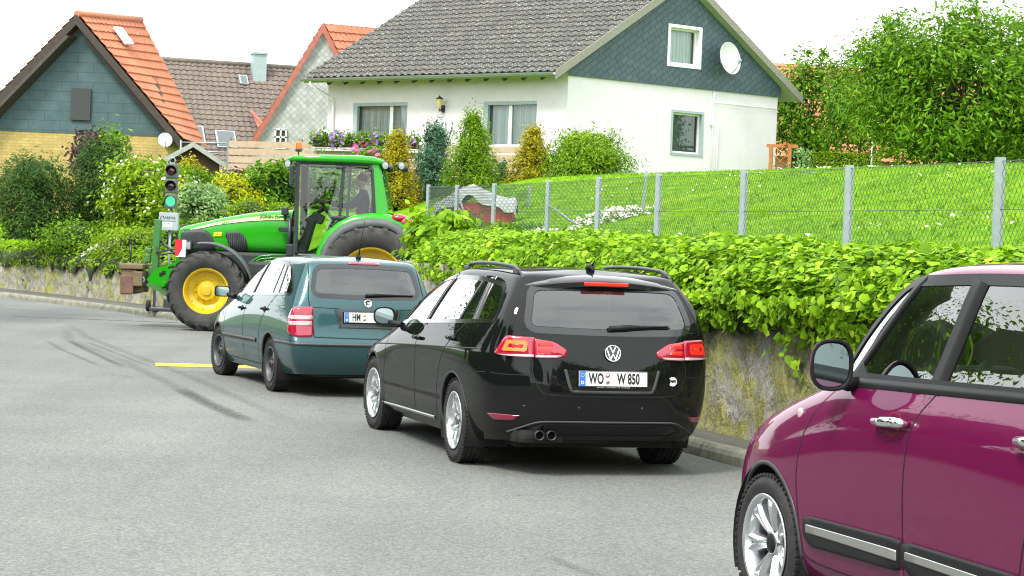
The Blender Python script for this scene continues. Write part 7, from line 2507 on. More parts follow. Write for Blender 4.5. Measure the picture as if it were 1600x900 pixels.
# door handles: chrome bar on a round cup
for s in B2:
    for x, z in ((1.44, .972), (.35, 1.0)):
        cup = pc_.patch(round_poly([(x + .055, z - .045), (x + .055, z + .045), (x - .055, z + .045), (x - .055, z - .045)], .045), 'side', .0015, 0, 4, None, (s,)).build('handle_cup', MATS['lens_dark_red'] if False else MATS['paint_plum'], fia)
        hm = MB().tube([pc_.hit(x + .125, z - .003, 'side', .002)[0], pc_.hit(x + .105, z - .003, 'side', .030)[0], pc_.hit(x + .02, z, 'side', .040)[0], pc_.hit(x - .07, z + .006, 'side', .042)[0], pc_.hit(x - .115, z + .008, 'side', .034)[0], pc_.hit(x - .125, z + .008, 'side', .002)[0]], [.014, .019, .022, .022, .020, .014], 10)
        if s < 0: hm.v = [(a, -b2, c) for a, b2, c in hm.v]; hm.f = [f[::-1] for f in hm.f]
        ho = hm.build('door_handle', MATS['chrome'], fia)
        lk = MB().lathe([(.013, 0), (.012, .004), (0, .004)], 16, frame(pc_.hit(x - .085, z + .007, 'side', .062)[0], (1, 0, 0), (0, 0, 1), None))
        if s > 0: lk.build('door_lock', MATS['satin_metal'], ho)
        # shadow gap round the cup
        cg = MB(); pc_.ring(round_poly([(x + .055, z - .045), (x + .055, z + .045), (x - .055, z + .045), (x - .055, z - .045)], .045), 'side', .003, .003, .0018, cg, (s,), .001)
        cg.build('cup_edge', MATS['lens_dark_red'], fia)
# side protection strips with chrome insert
for s in B2:
    for (xa, xb, za, zb) in ((2.20, 1.345, .385, .445), (1.31, .47, .447, .47)):
        z0a, z1a = (.378, .505) if xa > 2 else (.395, .520)
        z0b, z1b = (.398, .522) if xa > 2 else (.41, .525)
        o1 = pc_.patch(round_poly([(xa, z1a - .01, .03), (xa - .04, z1a), (xb, z1b), (xb, z0b), (xa - .07, z0a), (xa, z0a + .04)], .02), 'side', .018, .02, 4, None, (s,)).build('side_moulding', MATS['trim_black'], fia)
        pc_.patch(round_poly([(xa - .035, z1a - .035), (xb + .004, z1b - .042), (xb + .004, z0b + .040), (xa - .035, z0a + .058)], .006), 'side', .0215, .004, 3, None, (s,)).build('chrome_insert', MATS['satin_metal'], o1)
bi = pc_.hit(2.36, .935, 'side', .002)
MB().lathe([(.024, -.004), (.023, .004), (.016, .007), (0, .008)], 20, frame(bi[0], (-1, 0, 0), (0, 0, 1))).build('side_indicator', MATS['lens_clear'], fia)
lipm = MB()
for P_ in (ARF, ARR):
    pc_.seam([p for p in P_[:60] if p[1] > .22], 'side', .020, .005, lipm, B2, smooth=False, h=.014)
lipm.build_parts('arch_lip', MATS['paint_plum'], fia, lambda c: (c[1] > 0, c[0] > 1.2))
# lamps (front and rear)
for s in B2:
    pc_.patch(round_poly([(.62, .78), (.56, .90), (.42, .88), (.40, .80)], .04), 'front', .006, .02, 4, None, (s,)).build('headlight', MATS['lens_clear'], fia)
    pc_.patch(round_poly([(.70, .82), (.72, 1.05), (.60, 1.05), (.58, .84)], .04), 'rear', .008, .02, 4, None, (s,)).build('tail_lamp', MATS['lens_red'], fia)
# mirrors: egg-shaped, black rim
for s in B2:
    mirror_housing(fia, (1.86, s * .945, 1.180), .14, .195, .220, MATS['paint_plum'], 0, s, ([(1.92, s * .78, 1.10), (1.94, s * .83, 1.098), (1.95, s * .88, 1.11)], [.03, .034, .03]), .74)
for x in (0, 2.63): tub(fia, x, .378, .865, .53, .318)
MB().box((1.3, 0, .25), (3.6, 1.2, .10)).build('underbody', MATS['underbody'], fia)
interior(fia, -.55, 2.25, .45, 1.10, .70, 1.72, 1.58)
for x, st_ in ((0, 0), (2.62, 0.02)):
    for s in B2:
        make_wheel('wheel', fia, (x, s * .775, .318), .318, .215, .218, 'blade', s, st_)
# ================================================================== tractor (local: x forward, y left, origin under the rear axle)
car_paint('tractor_green', (0.018, 0.30, 0.007), rough=0.35, shell=False)
MATS['tractor_green'].node_tree.nodes['Principled BSDF'].inputs['Coat Roughness'].default_value = 0.12
mat('tractor_green_worn', (0.018, 0.19, 0.025), 0.5, var=.25, vscale=9, col2=(0.07, 0.14, 0.05))
mat('wheel_yellow', (0.58, 0.40, 0.010), 0.4, var=.14, vscale=3.5, coat=.3)
mat('stripe_yellow', (0.62, 0.56, 0.14), 0.4)
mat('stripe_green', (0.03, 0.20, 0.03), 0.4)
mat('grille_black', (0.020, 0.024, 0.026), 0.55, var=.2)
mat('cab_black', (0.022, 0.030, 0.034), 0.4)
mat('fender_grey', (0.085, 0.098, 0.102), 0.6, var=.15)
mat('rust_weight', (0.17, 0.155, 0.075), 0.8, var=.5, vscale=7, col2=(0.15, 0.085, 0.055), bmp=.4, bscale=40)
mat('rust_plate', (0.16, 0.085, 0.06), 0.8, var=.4, vscale=6, bmp=.4, bscale=40)
mat('cab_interior', (0.13, 0.14, 0.135), 0.8, var=.2)
mat('seat_dark', (0.035, 0.04, 0.045), 0.85)
mat('sign_red', (0.55, 0.012, 0.03), 0.35)
mat('sign_white', (0.75, 0.75, 0.73), 0.35)
mat('beacon_orange', (0.72, 0.13, 0.004), 0.2, coat=.3)
mat('label_yellow', (0.62, 0.50, 0.02), 0.5)
mat('lamp_lens', (0.36, 0.40, 0.40), 0.1, coat=.6)
glass_mat('cab_glass', (0.74, 0.84, 0.80), boost=0.85)
m, t, b = new_mat('tractor_tyre')
n = noise_node(t, 5, 5, 0.7)
t.links.new(ramp_node(t, n.outputs['Fac'], [(0.3, (0.022, 0.022, 0.022)), (0.6, (0.05, 0.05, 0.049)), (0.8, (0.10, 0.098, 0.09))]).outputs['Color'], b.inputs['Base Color'])
b.inputs['Roughness'].default_value = 0.85

TR = empty('tractor', (-2.42, 36.15, 0), PI, 'bright green farm tractor with yellow wheels crossing in front of the stone wall', 'tractor')
GRN = MATS['tractor_green']


def sup(hw, z0, z1, x, n=28, p=3.0, squash=1.0):
    """closed section at x: flat-sided, rounded on top"""
    pts = []
    zc, hz = (z0 + z1) / 2, (z1 - z0) / 2
    for j in range(n):
        a = 2 * PI * j / n
        ca, sa = math.cos(a), math.sin(a)
        pts.append((x, hw * math.copysign(abs(ca) ** (2 / p), ca), zc + hz * math.copysign(abs(sa) ** (2 / p), sa)))
    return pts + pts[:1]


# bonnet
hd = MB()
rows = []
for x, hw, zb, zt in ((1.46, .43, 1.36, 2.145), (1.55, .43, 1.36, 2.14), (1.9, .425, 1.36, 2.11), (2.3, .415, 1.36, 2.05), (2.7, .40, 1.34, 1.965), (3.0, .385, 1.30, 1.885), (3.22, .375, 1.22, 1.832), (3.36, .36, 1.18, 1.795), (3.425, .34, 1.18, 1.765), (3.45, .31, 1.20, 1.72), (3.458, .20, 1.3, 1.6)):
    rows.append(sup(hw, zb, zt, x, 36, 4.2))
hd.grid(rows, smooth=True, flip=True)
hd.add(rows[-1][:-1], [tuple(range(36))])
bon = hd.build('bonnet', GRN, TR)
tb = BVHTree.FromPolygons([Vector(v) for v in hd.v], hd.f)


def bside(x, z, off=.004, s=1):
    h, n_, i, d = tb.ray_cast(Vector((x, 3, z)), Vector((0, -1, 0)))
    if h is None: h = tb.find_nearest(Vector((x, .4, z)))[0]; n_ = Vector((0, 1, 0))
    p = h + Vector((0, 1, 0)) * off
    return Vector((p.x, s * p.y, p.z))


def bpatch(poly, off, name, m, parent, k=5, sides=(1, -1)):
    poly = np.asarray(poly, float); c = poly.mean(0)
    mb = MB()
    for s in sides:
        rows = [[bside(*p, off - .012, s) for p in poly]] + [[bside(*(c + (p - c) * (1 - i / (k + .3))), off, s) for p in poly] for i in range(k + 1)]
        rows = [r + r[:1] for r in rows]
        mb.grid(rows, smooth=True, flip=s > 0)
    return mb.build_parts(name, m, parent)[-1]


bpatch(round_poly([(3.44, 1.715), (3.35, 1.735), (2.93, 1.745, .10), (2.80, 1.55, .15), (2.77, 1.36), (2.78, 1.18), (3.42, 1.20), (3.45, 1.45)], .03), .006, 'front_grille', MATS['grille_black'], TR)
# dark slotted nose
fg = MB()
for k_ in range(9):
    z = 1.28 + k_ * .048
    fg.box((3.46, 0, z), (.03, .50, .02))
fg.build('grille_bars', MATS['grille_black'], TR)
vent = round_poly([(2.64, 1.72, .12), (2.36, 1.735, .12), (2.24, 1.62, .1), (2.20, 1.38), (2.50, 1.385), (2.56, 1.52, .1)], .02)
vo_ = bpatch(vent, .003, 'side_vent', MATS['grille_black'], TR)
vb_ = MB()
for s in (1, -1):
    for q in range(12):
        x0 = 2.26 + q * .033
        seg = [(x0 + .05 * (z - 1.4), z) for z in np.linspace(1.39, 1.72, 12)]
        seg = [p for p in seg if in_poly(np.array([p[0]]), np.array([p[1]]), vent)[0]]
        if len(seg) > 2: vb_.tube([bside(*p, .010, s) for p in seg], .0055, 5)
vb_.build_parts('vent_slats', MATS['fender_grey'], TR)


def bstrip(pts, w0, w1, off, name, m, parent=TR):
    mb = MB()
    for s in (1, -1):
        rows = []
        P, ss = resample(pts, .05)
        for p, q in zip(P, ss / ss[-1]):
            w = w0 + (w1 - w0) * q
            rows.append([bside(p[0], p[1] - w / 2, off, s), bside(p[0], p[1] + w / 2, off, s)])
        mb.grid(rows, smooth=True, flip=s > 0)
    return mb.build(name, m, parent)


bstrip([(3.16, 1.755), (2.8, 1.85), (2.3, 1.94), (1.9, 1.985), (1.50, 2.01)], .030, .095, .005, 'bonnet_stripe', MATS['stripe_yellow'])
bstrip([(3.10, 1.745), (2.8, 1.825), (2.3, 1.905), (1.9, 1.943), (1.50, 1.962)], .010, .012, .006, 'stripe_edge', MATS['grille_black'])
for s in (1,):
    tp = bside(1.76, 2.00, .008)
    text_obj('bonnet_letters', 'JOHN DEERE', MATS['stripe_green'], TR, frame(tp, (-1, 0, -.055), (0, -.1, 1)), .088, .001, sx=1.02, bold=.004)
    tp = bside(2.62, 1.875, .008)
    text_obj('bonnet_number', '6920', MATS['stripe_green'], TR, frame(tp, (-1, 0, .20), (0, -.15, 1)), .062, .001, bold=.002)
bpatch(round_poly([(2.82, 1.70), (2.67, 1.712), (2.67, 1.632), (2.82, 1.62)], .008), .009, 'warning_label', MATS['label_yellow'], TR, 2)
# ribbed lower side panels
rp = MB()
for s in (1, -1):
    for q in range(4):
        z = 1.33 - q * .05
        rp.tube([(1.38, s * .47, z + .02), (1.75, s * .47, z + .015), (1.98, s * .465, z - .015), (2.12, s * .45, z - .10), (2.2, s * .44, z - .2)], .016, 6)
rp.build_parts('side_ribs', MATS['tractor_green'], TR)
eb = MB()
eb.box((2.1, 0, 1.12), (2.0, .78, .52), bev=.06)
eb.box((2.2, 0, .80), (2.3, .50, .40), bev=.06).box((.7, 0, .95), (1.5, .62, .62), bev=.08)
eb.build('engine_block', MATS['grille_black'], TR)
sp_ = MB(); sp_.box((1.75, .56, 1.02), (.85, .36, .42), bev=.06).box((1.75, -.56, 1.02), (.85, .36, .42), bev=.06)
sp_.build_parts('fuel_tank', MATS['grille_black'], TR)
ste = MB()
for k_ in range(3): ste.box((1.28, .88, .55 + .3 * k_), (.42, .26, .04)); 
for x in (1.08, 1.48): ste.box((x, .88, .85), (.03, .22, .75))
ste.build('cab_steps', MATS['grille_black'], TR)
ax = MB(); ax.tube([(0, -1.15, .97), (0, 1.15, .97)], .14, 12).tube([(2.82, -.95, .69), (2.82, .95, .69)], .10, 10)
ax.build('axle', MATS['tractor_green_worn'], TR)


def ag_wheel(x, y, R_, w, rim_r, lugs, name_parent):
    wl = empty('wheel', (x, y, R_), 0 if y > 0 else PI); wl.parent = name_parent
    Mx = Matrix.Rotation(-PI / 2, 4, 'X')
    h = w / 2
    ca = R_ - .045                                      # carcass radius, lugs stand on it
    prof = [(rim_r - .005, h * .62), (rim_r + .03, h * .80), (rim_r + (ca - rim_r) * .45, h * 1.0), (rim_r + (ca - rim_r) * .75, h * .98), (ca - .02, h * .86), (ca, h * .6), (ca + .004, 0)]
    ty = MB().lathe(prof + [(r, -z) for r, z in prof[:-1][::-1]], 64, Mx)
    for j in range(lugs):
        for sgn in (1, -1):
            a0 = 2 * PI * (j + (0 if sgn > 0 else .5)) / lugs
            rows = []
            for f in np.linspace(0, 1, 7):
                yy = sgn * h * (.02 + .97 * f)
                rr = ca + .045 - .030 * f ** 3 - (.055 if f > .95 else 0)
                a = a0 - .20 * f * 1.0 * (1.35 / R_)
                hw_ = (.024 + .012 * f)
                ring = []
                for du, dr in ((-hw_ * 1.35, -.055), (-hw_, 0), (hw_, 0), (hw_ * 1.35, -.055)):
                    aa = a + du / R_
                    ring.append((math.sin(aa) * (rr + dr), yy, math.cos(aa) * (rr + dr)))
                rows.append(ring)
            # shoulder end of the lug runs down the side wall
            rows.append([(p[0] * .93, sgn * h * .985, p[2] * .93) for p in rows[-1]])
            ty.grid(rows, smooth=False, flip=sgn < 0)
            ty.add(rows[0], [(0, 1, 2, 3)])
    ty.build('tyre', MATS['tractor_tyre'], wl)
    rb = MB()
    rb.lathe([(rim_r - .01, h * .60), (rim_r + .018, h * .66), (rim_r + .012, h * .70), (rim_r - .015, h * .69), (rim_r - .028, h * .55), (rim_r - .045, h * .48), (rim_r - .055, h * .15), (rim_r - .10, h * .10), (rim_r * .62, -h * .02), (rim_r * .46, h * .08), (rim_r * .42, h * .22), (rim_r * .40, h * .34), (rim_r * .22, h * .38), (rim_r * .20, h * .48), (0, h * .50)], 56, Mx)
    nb = rb
    for j in range(10):
        a = 2 * PI * j / 10
        nb.lathe([(.016, 0), (.016, .025), (0, .025)], 6, Matrix.Translation((rim_r * .53 * math.cos(a), h * .04, rim_r * .53 * math.sin(a))) @ Mx, smooth=False)
    for j in range(8):
        a = 2 * PI * j / 8 + .2
        nb.lathe([(.016, 0), (.016, .03), (0, .03)], 6, Matrix.Translation((rim_r * .80 * math.cos(a), h * .06, rim_r * .80 * math.sin(a))) @ Mx, smooth=False)
    rb.build('rim', MATS['wheel_yellow'], wl, autosmooth=45)
    return wl


for s in (1, -1):
    ag_wheel(2.82, s * .92, .69, .46, .385, 19, TR)
    ag_wheel(0.0, s * .90, .975, .62, .56, 22, TR)
# front mudguards: curved grey blades on a bracket
for s in (1, -1):
    fm = MB()
    rows = []
    for a in np.linspace(R(100), R(8), 22):
        r_ = .82
        rows.append([(2.84 - r_ * math.cos(a) * 1.0, s * (.92 + yy), .70 + r_ * math.sin(a) + dz) for yy, dz in ((-.22, -.02), (-.20, .012), (.20, .012), (.23, -.035), (.20, -.005), (-.20, -.005))])
    fm.grid([r_ + r_[:1] for r_ in rows], smooth=True)
    fm.build('front_mudguard', MATS['fender_grey'], TR)
# rear mudguards: green arch with a grey rubber edge
for s in (1, -1):
    g1, g2 = MB(), MB()
    ra, rb_ = [], []
    prof_a = []
    for f in np.linspace(0, 1, 30):
        # arch outline in (x, z): foot in front of the wheel, over the top, down behind
        pts = [(.99, 1.32), (.93, 1.55), (.80, 1.78), (.60, 1.96), (.35, 2.08), (.05, 2.13), (-.25, 2.12), (-.50, 2.02), (-.66, 1.86)]
        P = np.array(pts); u = f * (len(P) - 1); i = min(int(u), len(P) - 2); q = P[i] * (1 - (u - i)) + P[i + 1] * (u - i)
        c_ = np.array([0.0, 1.0]); d_ = (q - c_) / np.linalg.norm(q - c_)
        ra.append([(q[0], s * .42, q[1] + .01), (q[0], s * .80, q[1] + .01), (q[0], s * .98, q[1] - .0), (q[0] - d_[0] * .05, s * 1.04, q[1] - d_[1] * .05), (q[0] - d_[0] * .11, s * 1.05, q[1] - d_[1] * .11)])
        e0, e1, e2 = q - d_ * .10, q - d_ * .12, q - d_ * .235
        rb_.append([(e0[0], s * 1.045, e0[1]), (e0[0] + d_[0] * .01, s * 1.10, e0[1] + d_[1] * .01), (e1[0], s * 1.17, e1[1]), (e2[0] + d_[0] * .02, s * 1.18, e2[1] + d_[1] * .02), (e2[0], s * 1.15, e2[1]), (e2[0], s * .9, e2[1])])
    g1.grid(ra, smooth=True, flip=s < 0)
    fo = g1.build('rear_mudguard', GRN, TR)
    g2.grid(rb_, smooth=True, flip=s < 0).build('mudguard_edge', MATS['fender_grey'], fo)
    for dx, mm in ((-.43, 'lens_red'), (-.57, 'lens_pink')):
        lb = MB().blob((dx, s * .98, 2.03 - (.03 if dx < -.5 else -.03)), (.13, .09, .075), 2, 1, 0)
        lb.build('rear_lamp', MATS[mm], fo)
    MB().blob((-.64, s * 1.02, 1.86), (.05, .09, .15), 2, 1, 0).build('lamp_bracket', MATS['fender_grey'], fo)
# inner wing walls
iw = MB()
for s in (1, -1):
    iw.add([(.97, s * .46, 1.2), (.80, s * .46, 1.78), (.35, s * .46, 2.08), (-.25, s * .46, 2.12), (-.5, s * .46, 1.9), (-.5, s * .46, 1.0), (.6, s * .46, .9)], [(0, 1, 2, 3, 4, 5, 6)])
iw.build_parts('wing_wall', MATS['grille_black'], TR)

# ---- cab
CAB = {}
HW = .80
cf = MB()
zr = 2.965


def bar(mb, a, b2, w=.06, d=.06):
    a, b2 = Vector(a), Vector(b2)
    mb.tube([a, b2], w / 2, 6, smooth=False)


for s in (1, -1):
    y, yt = s * .80, s * .74
    for (a, b2, w) in (((1.34, y, 1.40), (1.36, yt, zr), .085), ((.60, y, 1.98), (.56, yt, zr), .055), ((1.29, y, 1.36), (.97, y, 1.36), .06),
                       ((.97, y, 1.36), (.60, y, 1.98), .05), ((.60, y, 1.98), (.00, y, 2.11), .05), ((.00, y, 2.11), (.07, yt, zr - .08), .065), ((.07, yt, zr - .08), (.15, yt, zr), .06), ((1.36, yt, zr), (.12, yt, zr), .075)):
        bar(cf, a, b2, w)
for x, z in ((1.36, zr), (.10, zr), (1.34, 1.40)):
    bar(cf, (x, -.76, z), (x, .76, z), .07)
cf.build('cab_frame', MATS['cab_black'], TR)
hinge = MB()
for s in (1, -1):
    hinge.box((.63, s * .80, 2.90), (.13, .04, .06), bev=.02).box((.62, s * .83, 2.03), (.26, .06, .07), bev=.025).box((.09, s * .80, 2.13), (.09, .05, .06), bev=.02).box((.10, s * .77, 2.88), (.06, .04, .05), bev=.015)
hinge.build_parts('door_fitting', MATS['cab_black'], TR, lambda c: (c[1] > 0, c[0] > .35, c[2] > 2.5))
# green rear corner posts
for s in (1, -1):
    cp = MB()
    lo_ = [(-.02, s * .80, 2.10), (-.27, s * .76, 2.10)]
    rows = []
    for f in np.linspace(0, 1, 6):
        z = 2.08 + f * .92
        x1, x2 = .00 + .085 * f, -.26 + .20 * f
        yy = s * (.805 - .06 * f)
        rows.append([(x1, yy, z), (x2 + .03, yy, z), (x2, yy - s * .03, z), (x2, yy - s * .12, z), (x1, yy - s * .12, z)])
    cp.grid([r_ + r_[:1] for r_ in rows], smooth=False, flip=s < 0)
    cp.build('corner_post', GRN, TR)
rfm = MB()
rows = []
for x, hw, zb, zt in ((1.56, .55, 2.985, 3.02), (1.53, .70, 2.965, 3.06), (1.40, .80, 2.955, 3.10), (.9, .82, 2.955, 3.125), (.3, .82, 2.955, 3.135), (.05, .81, 2.95, 3.12), (-.10, .78, 2.95, 3.07), (-.16, .6, 2.97, 3.0)):
    rows.append(sup(hw, zb, zt, x, 40, 4.5))
rfm.grid(rows, smooth=True, flip=True); rfm.add(rows[0][:-1], [tuple(range(40))[::-1]]); rfm.add(rows[-1][:-1], [tuple(range(40))])
rfo = rfm.build('cab_roof', GRN, TR)
for s in (1, -1):
    for x, z, d in ((-.15, 2.965, -1), (-.26, 2.975, -1), (1.53, 2.935, 1)):
        wlp = MB().lathe([(.03, -.07), (.065, -.05), (.072, .01), (.066, .015)], 20, Matrix.Translation((x, s * (.72 if x != -.26 else .52), z)) @ Matrix.Rotation(d * PI / 2, 4, 'Y') @ Matrix.Rotation(s * -.0, 4, 'X'))
        wo = wlp.build('work_lamp', MATS['cab_black'], TR)
        MB().lathe([(.064, .008), (.03, .014), (0, .016)], 20, Matrix.Translation((x, s * (.72 if x != -.26 else .52), z)) @ Matrix.Rotation(d * PI / 2, 4, 'Y')).build('lens', MATS['lamp_lens'], wo)
        # they are turned half to the side
        for o_ in (wo,):
            o_.matrix_basis = Matrix.Translation((x, s * .72, z)) @ Matrix.Rotation(s * d * -R(-55), 4, 'Z') @ Matrix.Translation((-x, -s * .72, -z))
# glazing
def pane(pts, name='cab_window'):
    return MB().add(pts, [tuple(range(len(pts)))]).build(name, MATS['cab_glass'], TR)
for s in (1, -1):
    pane([(1.30, s * .795, 1.40), (.99, s * .795, 1.40), (.63, s * .795, 1.99), (.59, s * .742, 2.93), (1.32, s * .742, 2.93)])
    pane([(.56, s * .795, 2.0), (.03, s * .795, 2.13), (.10, s * .742, 2.88), (.53, s * .742, 2.93)])
pane([(1.37, -.76, 1.6), (1.37, .76, 1.6), (1.385, .72, 2.95), (1.385, -.72, 2.95)], 'windscreen')
pane([(-.24, -.72, 2.15), (-.24, .72, 2.15), (-.05, .70, 2.93), (-.05, -.70, 2.93)], 'rear_window')
# beacon
bc_ = MB().tube([(1.36, .66, 2.98), (1.36, .66, 3.16)], .012, 6)
bc_.lathe([(.0, 3.15), (.055, 3.15), (.06, 3.18), (.055, 3.20), (0, 3.20)], 18, Matrix.Translation((1.36, .66, 0)))
bo_ = bc_.build('beacon_stalk', MATS['cab_black'], TR)
MB().lathe([(.056, 3.20), (.058, 3.29), (.045, 3.325), (.0, 3.335)], 20, Matrix.Translation((1.36, .66, 0))).build('beacon', MATS['beacon_orange'], bo_)
# mirrors, exhaust and brackets by the front post
for s in (1, -1):
    mm_ = MB().box((1.43, s * 1.00, 2.72), (.06, .18, .36), bev=.03).tube([(1.36, s * .78, 2.92), (1.42, s * .98, 2.93), (1.43, s * 1.0, 2.88)], .014, 6)
    mm_.build('mirror', MATS['cab_black'], TR)
ex_ = MB().tube([(1.47, .62, 1.35), (1.47, .62, 2.0)], .035, 10).tube([(1.47, .62, 2.0), (1.47, -.66, 2.0)], .001, 4)
ex_.box((1.50, .56, 1.80), (.34, .10, .09), bev=.02).box((1.45, .56, 1.44), (.14, .2, .22), bev=.03)
ex_.build('handrail', MATS['cab_black'], TR)
hl = MB().box((1.58, .47, 2.115), (.12, .14, .14), bev=.025).tube([(1.58, .47, 2.05), (1.58, .42, 1.95)], .015, 6)
hl.build('bonnet_lamp', MATS['cab_black'], TR)
hp = MB().tube([(1.43, -.7, 1.4), (1.43, -.7, 2.9)], .05, 10); hp.build('exhaust_stack', MATS['grille_black'], TR)
# cab interior
ci = MB()
ci.box((.75, 0, 1.34), (1.25, 1.5, .10))
ci.box((1.22, 0, 1.70), (.14, .46, .70), ry=-.25, bev=.05)
ci.box((1.05, .0, 2.02), (.22, .34, .18), ry=-.4, bev=.05)
ci.box((.30, -.42, 1.78), (.75, .26, .55), bev=.06)
ci.box((.20, .0, 1.50), (.45, .5, .3), bev=.05)
ci.build('console', MATS['cab_interior'], TR)
ts = MB().box((.30, 0, 1.84), (.50, .52, .14), bev=.05).box((.06, 0, 2.20), (.13, .48, .66), ry=-.12, bev=.06)
ts.build('seat', MATS['seat_dark'], TR)
M2 = Matrix.Translation((.93, 0, 2.20)) @ Matrix.Rotation(R(-55), 4, 'Y')
sw = MB().tube([M2 @ Vector((.20 * math.cos(a), .20 * math.sin(a), 0)) for a in np.linspace(0, 2 * PI, 28)], .018, 8, cap=False)
sw.tube([M2 @ Vector((0, 0, 0)), M2 @ Vector((0, 0, -.4))], .035, 8)
for a in (0, 2.1, 4.2): sw.tube([M2 @ Vector((0, 0, -.02)), M2 @ Vector((.19 * math.cos(a), .19 * math.sin(a), 0))], .014, 6)
sw.build('steering_wheel', MATS['cab_black'], TR)

# ---- front linkage, weight block, mast, warning board
fl_ = MB()
def plate3(px, y0, y1):
    fl_.prism(px, 'y', y0, y1)
hx = lambda px, py: ((580 - px) / 91.4, 1.62 + (387.6 + (px - 800) * .0372 - py) / 91.4)
outline = [hx(*p) for p in ((263, 404), (277, 404.5), (284, 416), (274, 448), (270, 466), (257, 466), (240, 455), (222, 443), (217, 438), (234, 419), (262, 411))]
for s in (1, -1):
    fl_.prism(outline, 'y', s * .33, s * .36)
for px_, py_ in ((263, 455), (256, 461), (262, 428)):
    x, z = hx(px_, py_); fl_.tube([(x, -.40, z), (x, .40, z)], .025, 10)
fl_.tube([hx(245, 445)[:1] + (-.5,) + hx(245, 445)[1:], hx(245, 445)[:1] + (.5,) + hx(245, 445)[1:]], .05, 10)
fl_.build('front_linkage', GRN, TR)
slots = MB()
for p in ((240, 430), (244.5, 427)):
    x, z = hx(*p); slots.box((x, .362, z), (.06, .008, .07), bev=.003)
x, z = hx(256, 418); slots.box((x, .362, z), (.11, .008, .03), rx=0, ry=.2, bev=.003)
slots.build('linkage_slots', MATS['seam_black'], TR)
la = MB()
for s in (1, -1):
    la.prism([hx(*p) for p in ((222, 442), (250, 452), (252, 466), (240, 458), (218, 447))], 'y', s * .40, s * .46)
la.build_parts('lower_arm', MATS['tractor_green_worn'], TR)
ms_ = MB()
ms_.box((3.875, 0, 1.42), (.115, .16, .95), ry=-.03, bev=.015)
ms_.box((4.02, 0, 1.20), (.10, .14, .16), bev=.03).box((4.02, 0, 1.34), (.12, .12, .08), bev=.02)
ms_.prism([hx(*p) for p in ((216, 417), (225, 424), (226, 436), (220, 444), (214, 438))], 'y', -.10, .10)
ms_.build('coupling_mast', MATS['tractor_green_worn'], TR)
x0, z0 = hx(232, 376); x1, z1 = hx(261, 402)
MB().tube([(x0, .0, z0), (x1, .0, z1)], .022, 8).build('top_link', MATS['cab_black'], TR)
MB().tube([(4.33, 0, 1.12), (4.33, 0, 1.42)], .02, 6).build('locking_pin', MATS['cab_black'], TR)
wb = MB()
wb.box((4.24, 0, 1.05), (.42, .80, .09), bev=.02).box((4.40, 0, 1.0), (.10, .62, .16), bev=.03).box((4.28, 0, .92), (.26, .72, .16), bev=.02).box((4.11, .05, .84), (.17, .84, .26), bev=.02).box((4.12, 0, .66), (.16, .6, .12), bev=.02)
wb.build('weight_block', MATS['rust_weight'], TR)
MB().box((4.30, 0, .735), (.24, .88, .33), bev=.02).box((4.33, .02, .60), (.16, .80, .08), bev=.02).build('weight_plate', MATS['rust_plate'], TR)
hz = MB()
for j, (x0_, z0_) in enumerate(((3.55, 1.28), (3.62, 1.22))):
    hz.tube([(3.2, .30 - .05 * j, 1.15), (3.45, .34, z0_ + .12), (3.75, .22, z0_ + .05), (3.86, .10, 1.30 + .1 * j)], .016, 7)
hz.build('hydraulic_hose', MATS['cab_black'], TR)
hk = MB().lathe([(.055, -.02), (.055, .02), (.03, .02), (.03, -.02)], 20, Matrix.Translation((hx(211, 438)[0], .42, hx(211, 438)[1])) @ Matrix.Rotation(PI / 2, 4, 'X'), closed=True)
hk.build('hook_end', MATS['zinc'], TR)
for s in (1, -1):
    wbx = MB().box((3.35, s * .62, 1.40), (.02, .26, .30), rz=s * .9)
    o_ = wbx.build('warning_board', MATS['sign_white'], TR)
    Mw = Matrix.Translation((3.35, s * .62, 1.40)) @ Matrix.Rotation(s * .9, 4, 'Z')
    st_ = MB(); P = [Mw @ Vector(p) for p in ((.0125, -.13, .15), (.0125, .05, .15), (.0125, .05, .0), (.0125, -.04, -.12), (.0125, -.13, -.15))]
    P2 = [Mw @ Vector((-.0125, p[1], p[2])) for p in ((0, -.13, .15), (0, .05, .15), (0, .05, .0), (0, -.04, -.12), (0, -.13, -.15))]
    st_.add(P, [(0, 1, 2, 3, 4)]).add(P2, [(4, 3, 2, 1, 0)])
    st_.build('red_field', MATS['sign_red'], o_)
# board as seen from the side: plate parallel to the tractor
wb2 = MB().box((3.365, .52, 1.42), (.125, .015, .22)); wb2o = wb2.build('side_marker', MATS['sign_white'], TR)
MB().prism([(3.40, 1.30), (3.425, 1.53), (3.335, 1.53), (3.335, 1.44), (3.345, 1.35)], 'y', .528, .531).build('red_field', MATS['sign_red'], wb2o)
hlp = MB().box((3.235, .47, 1.45), (.13, .14, .18), bev=.035); ho_ = hlp.build('headlight', MATS['cab_black'], TR)
MB().box((3.245, .545, 1.45), (.10, .006, .12), bev=.002).box((3.303, .47, 1.45), (.006, .11, .14), bev=.002).build('lens', MATS['lamp_lens'], ho_)

# ---- driver: skinned figure seated in the cab
mat('driver_clothes', (0.016, 0.024, 0.045), 0.85, var=.2)
mat('skin', (0.46, 0.27, 0.19), 0.6)
mat('hair_brown', (0.05, 0.035, 0.025), 0.8)


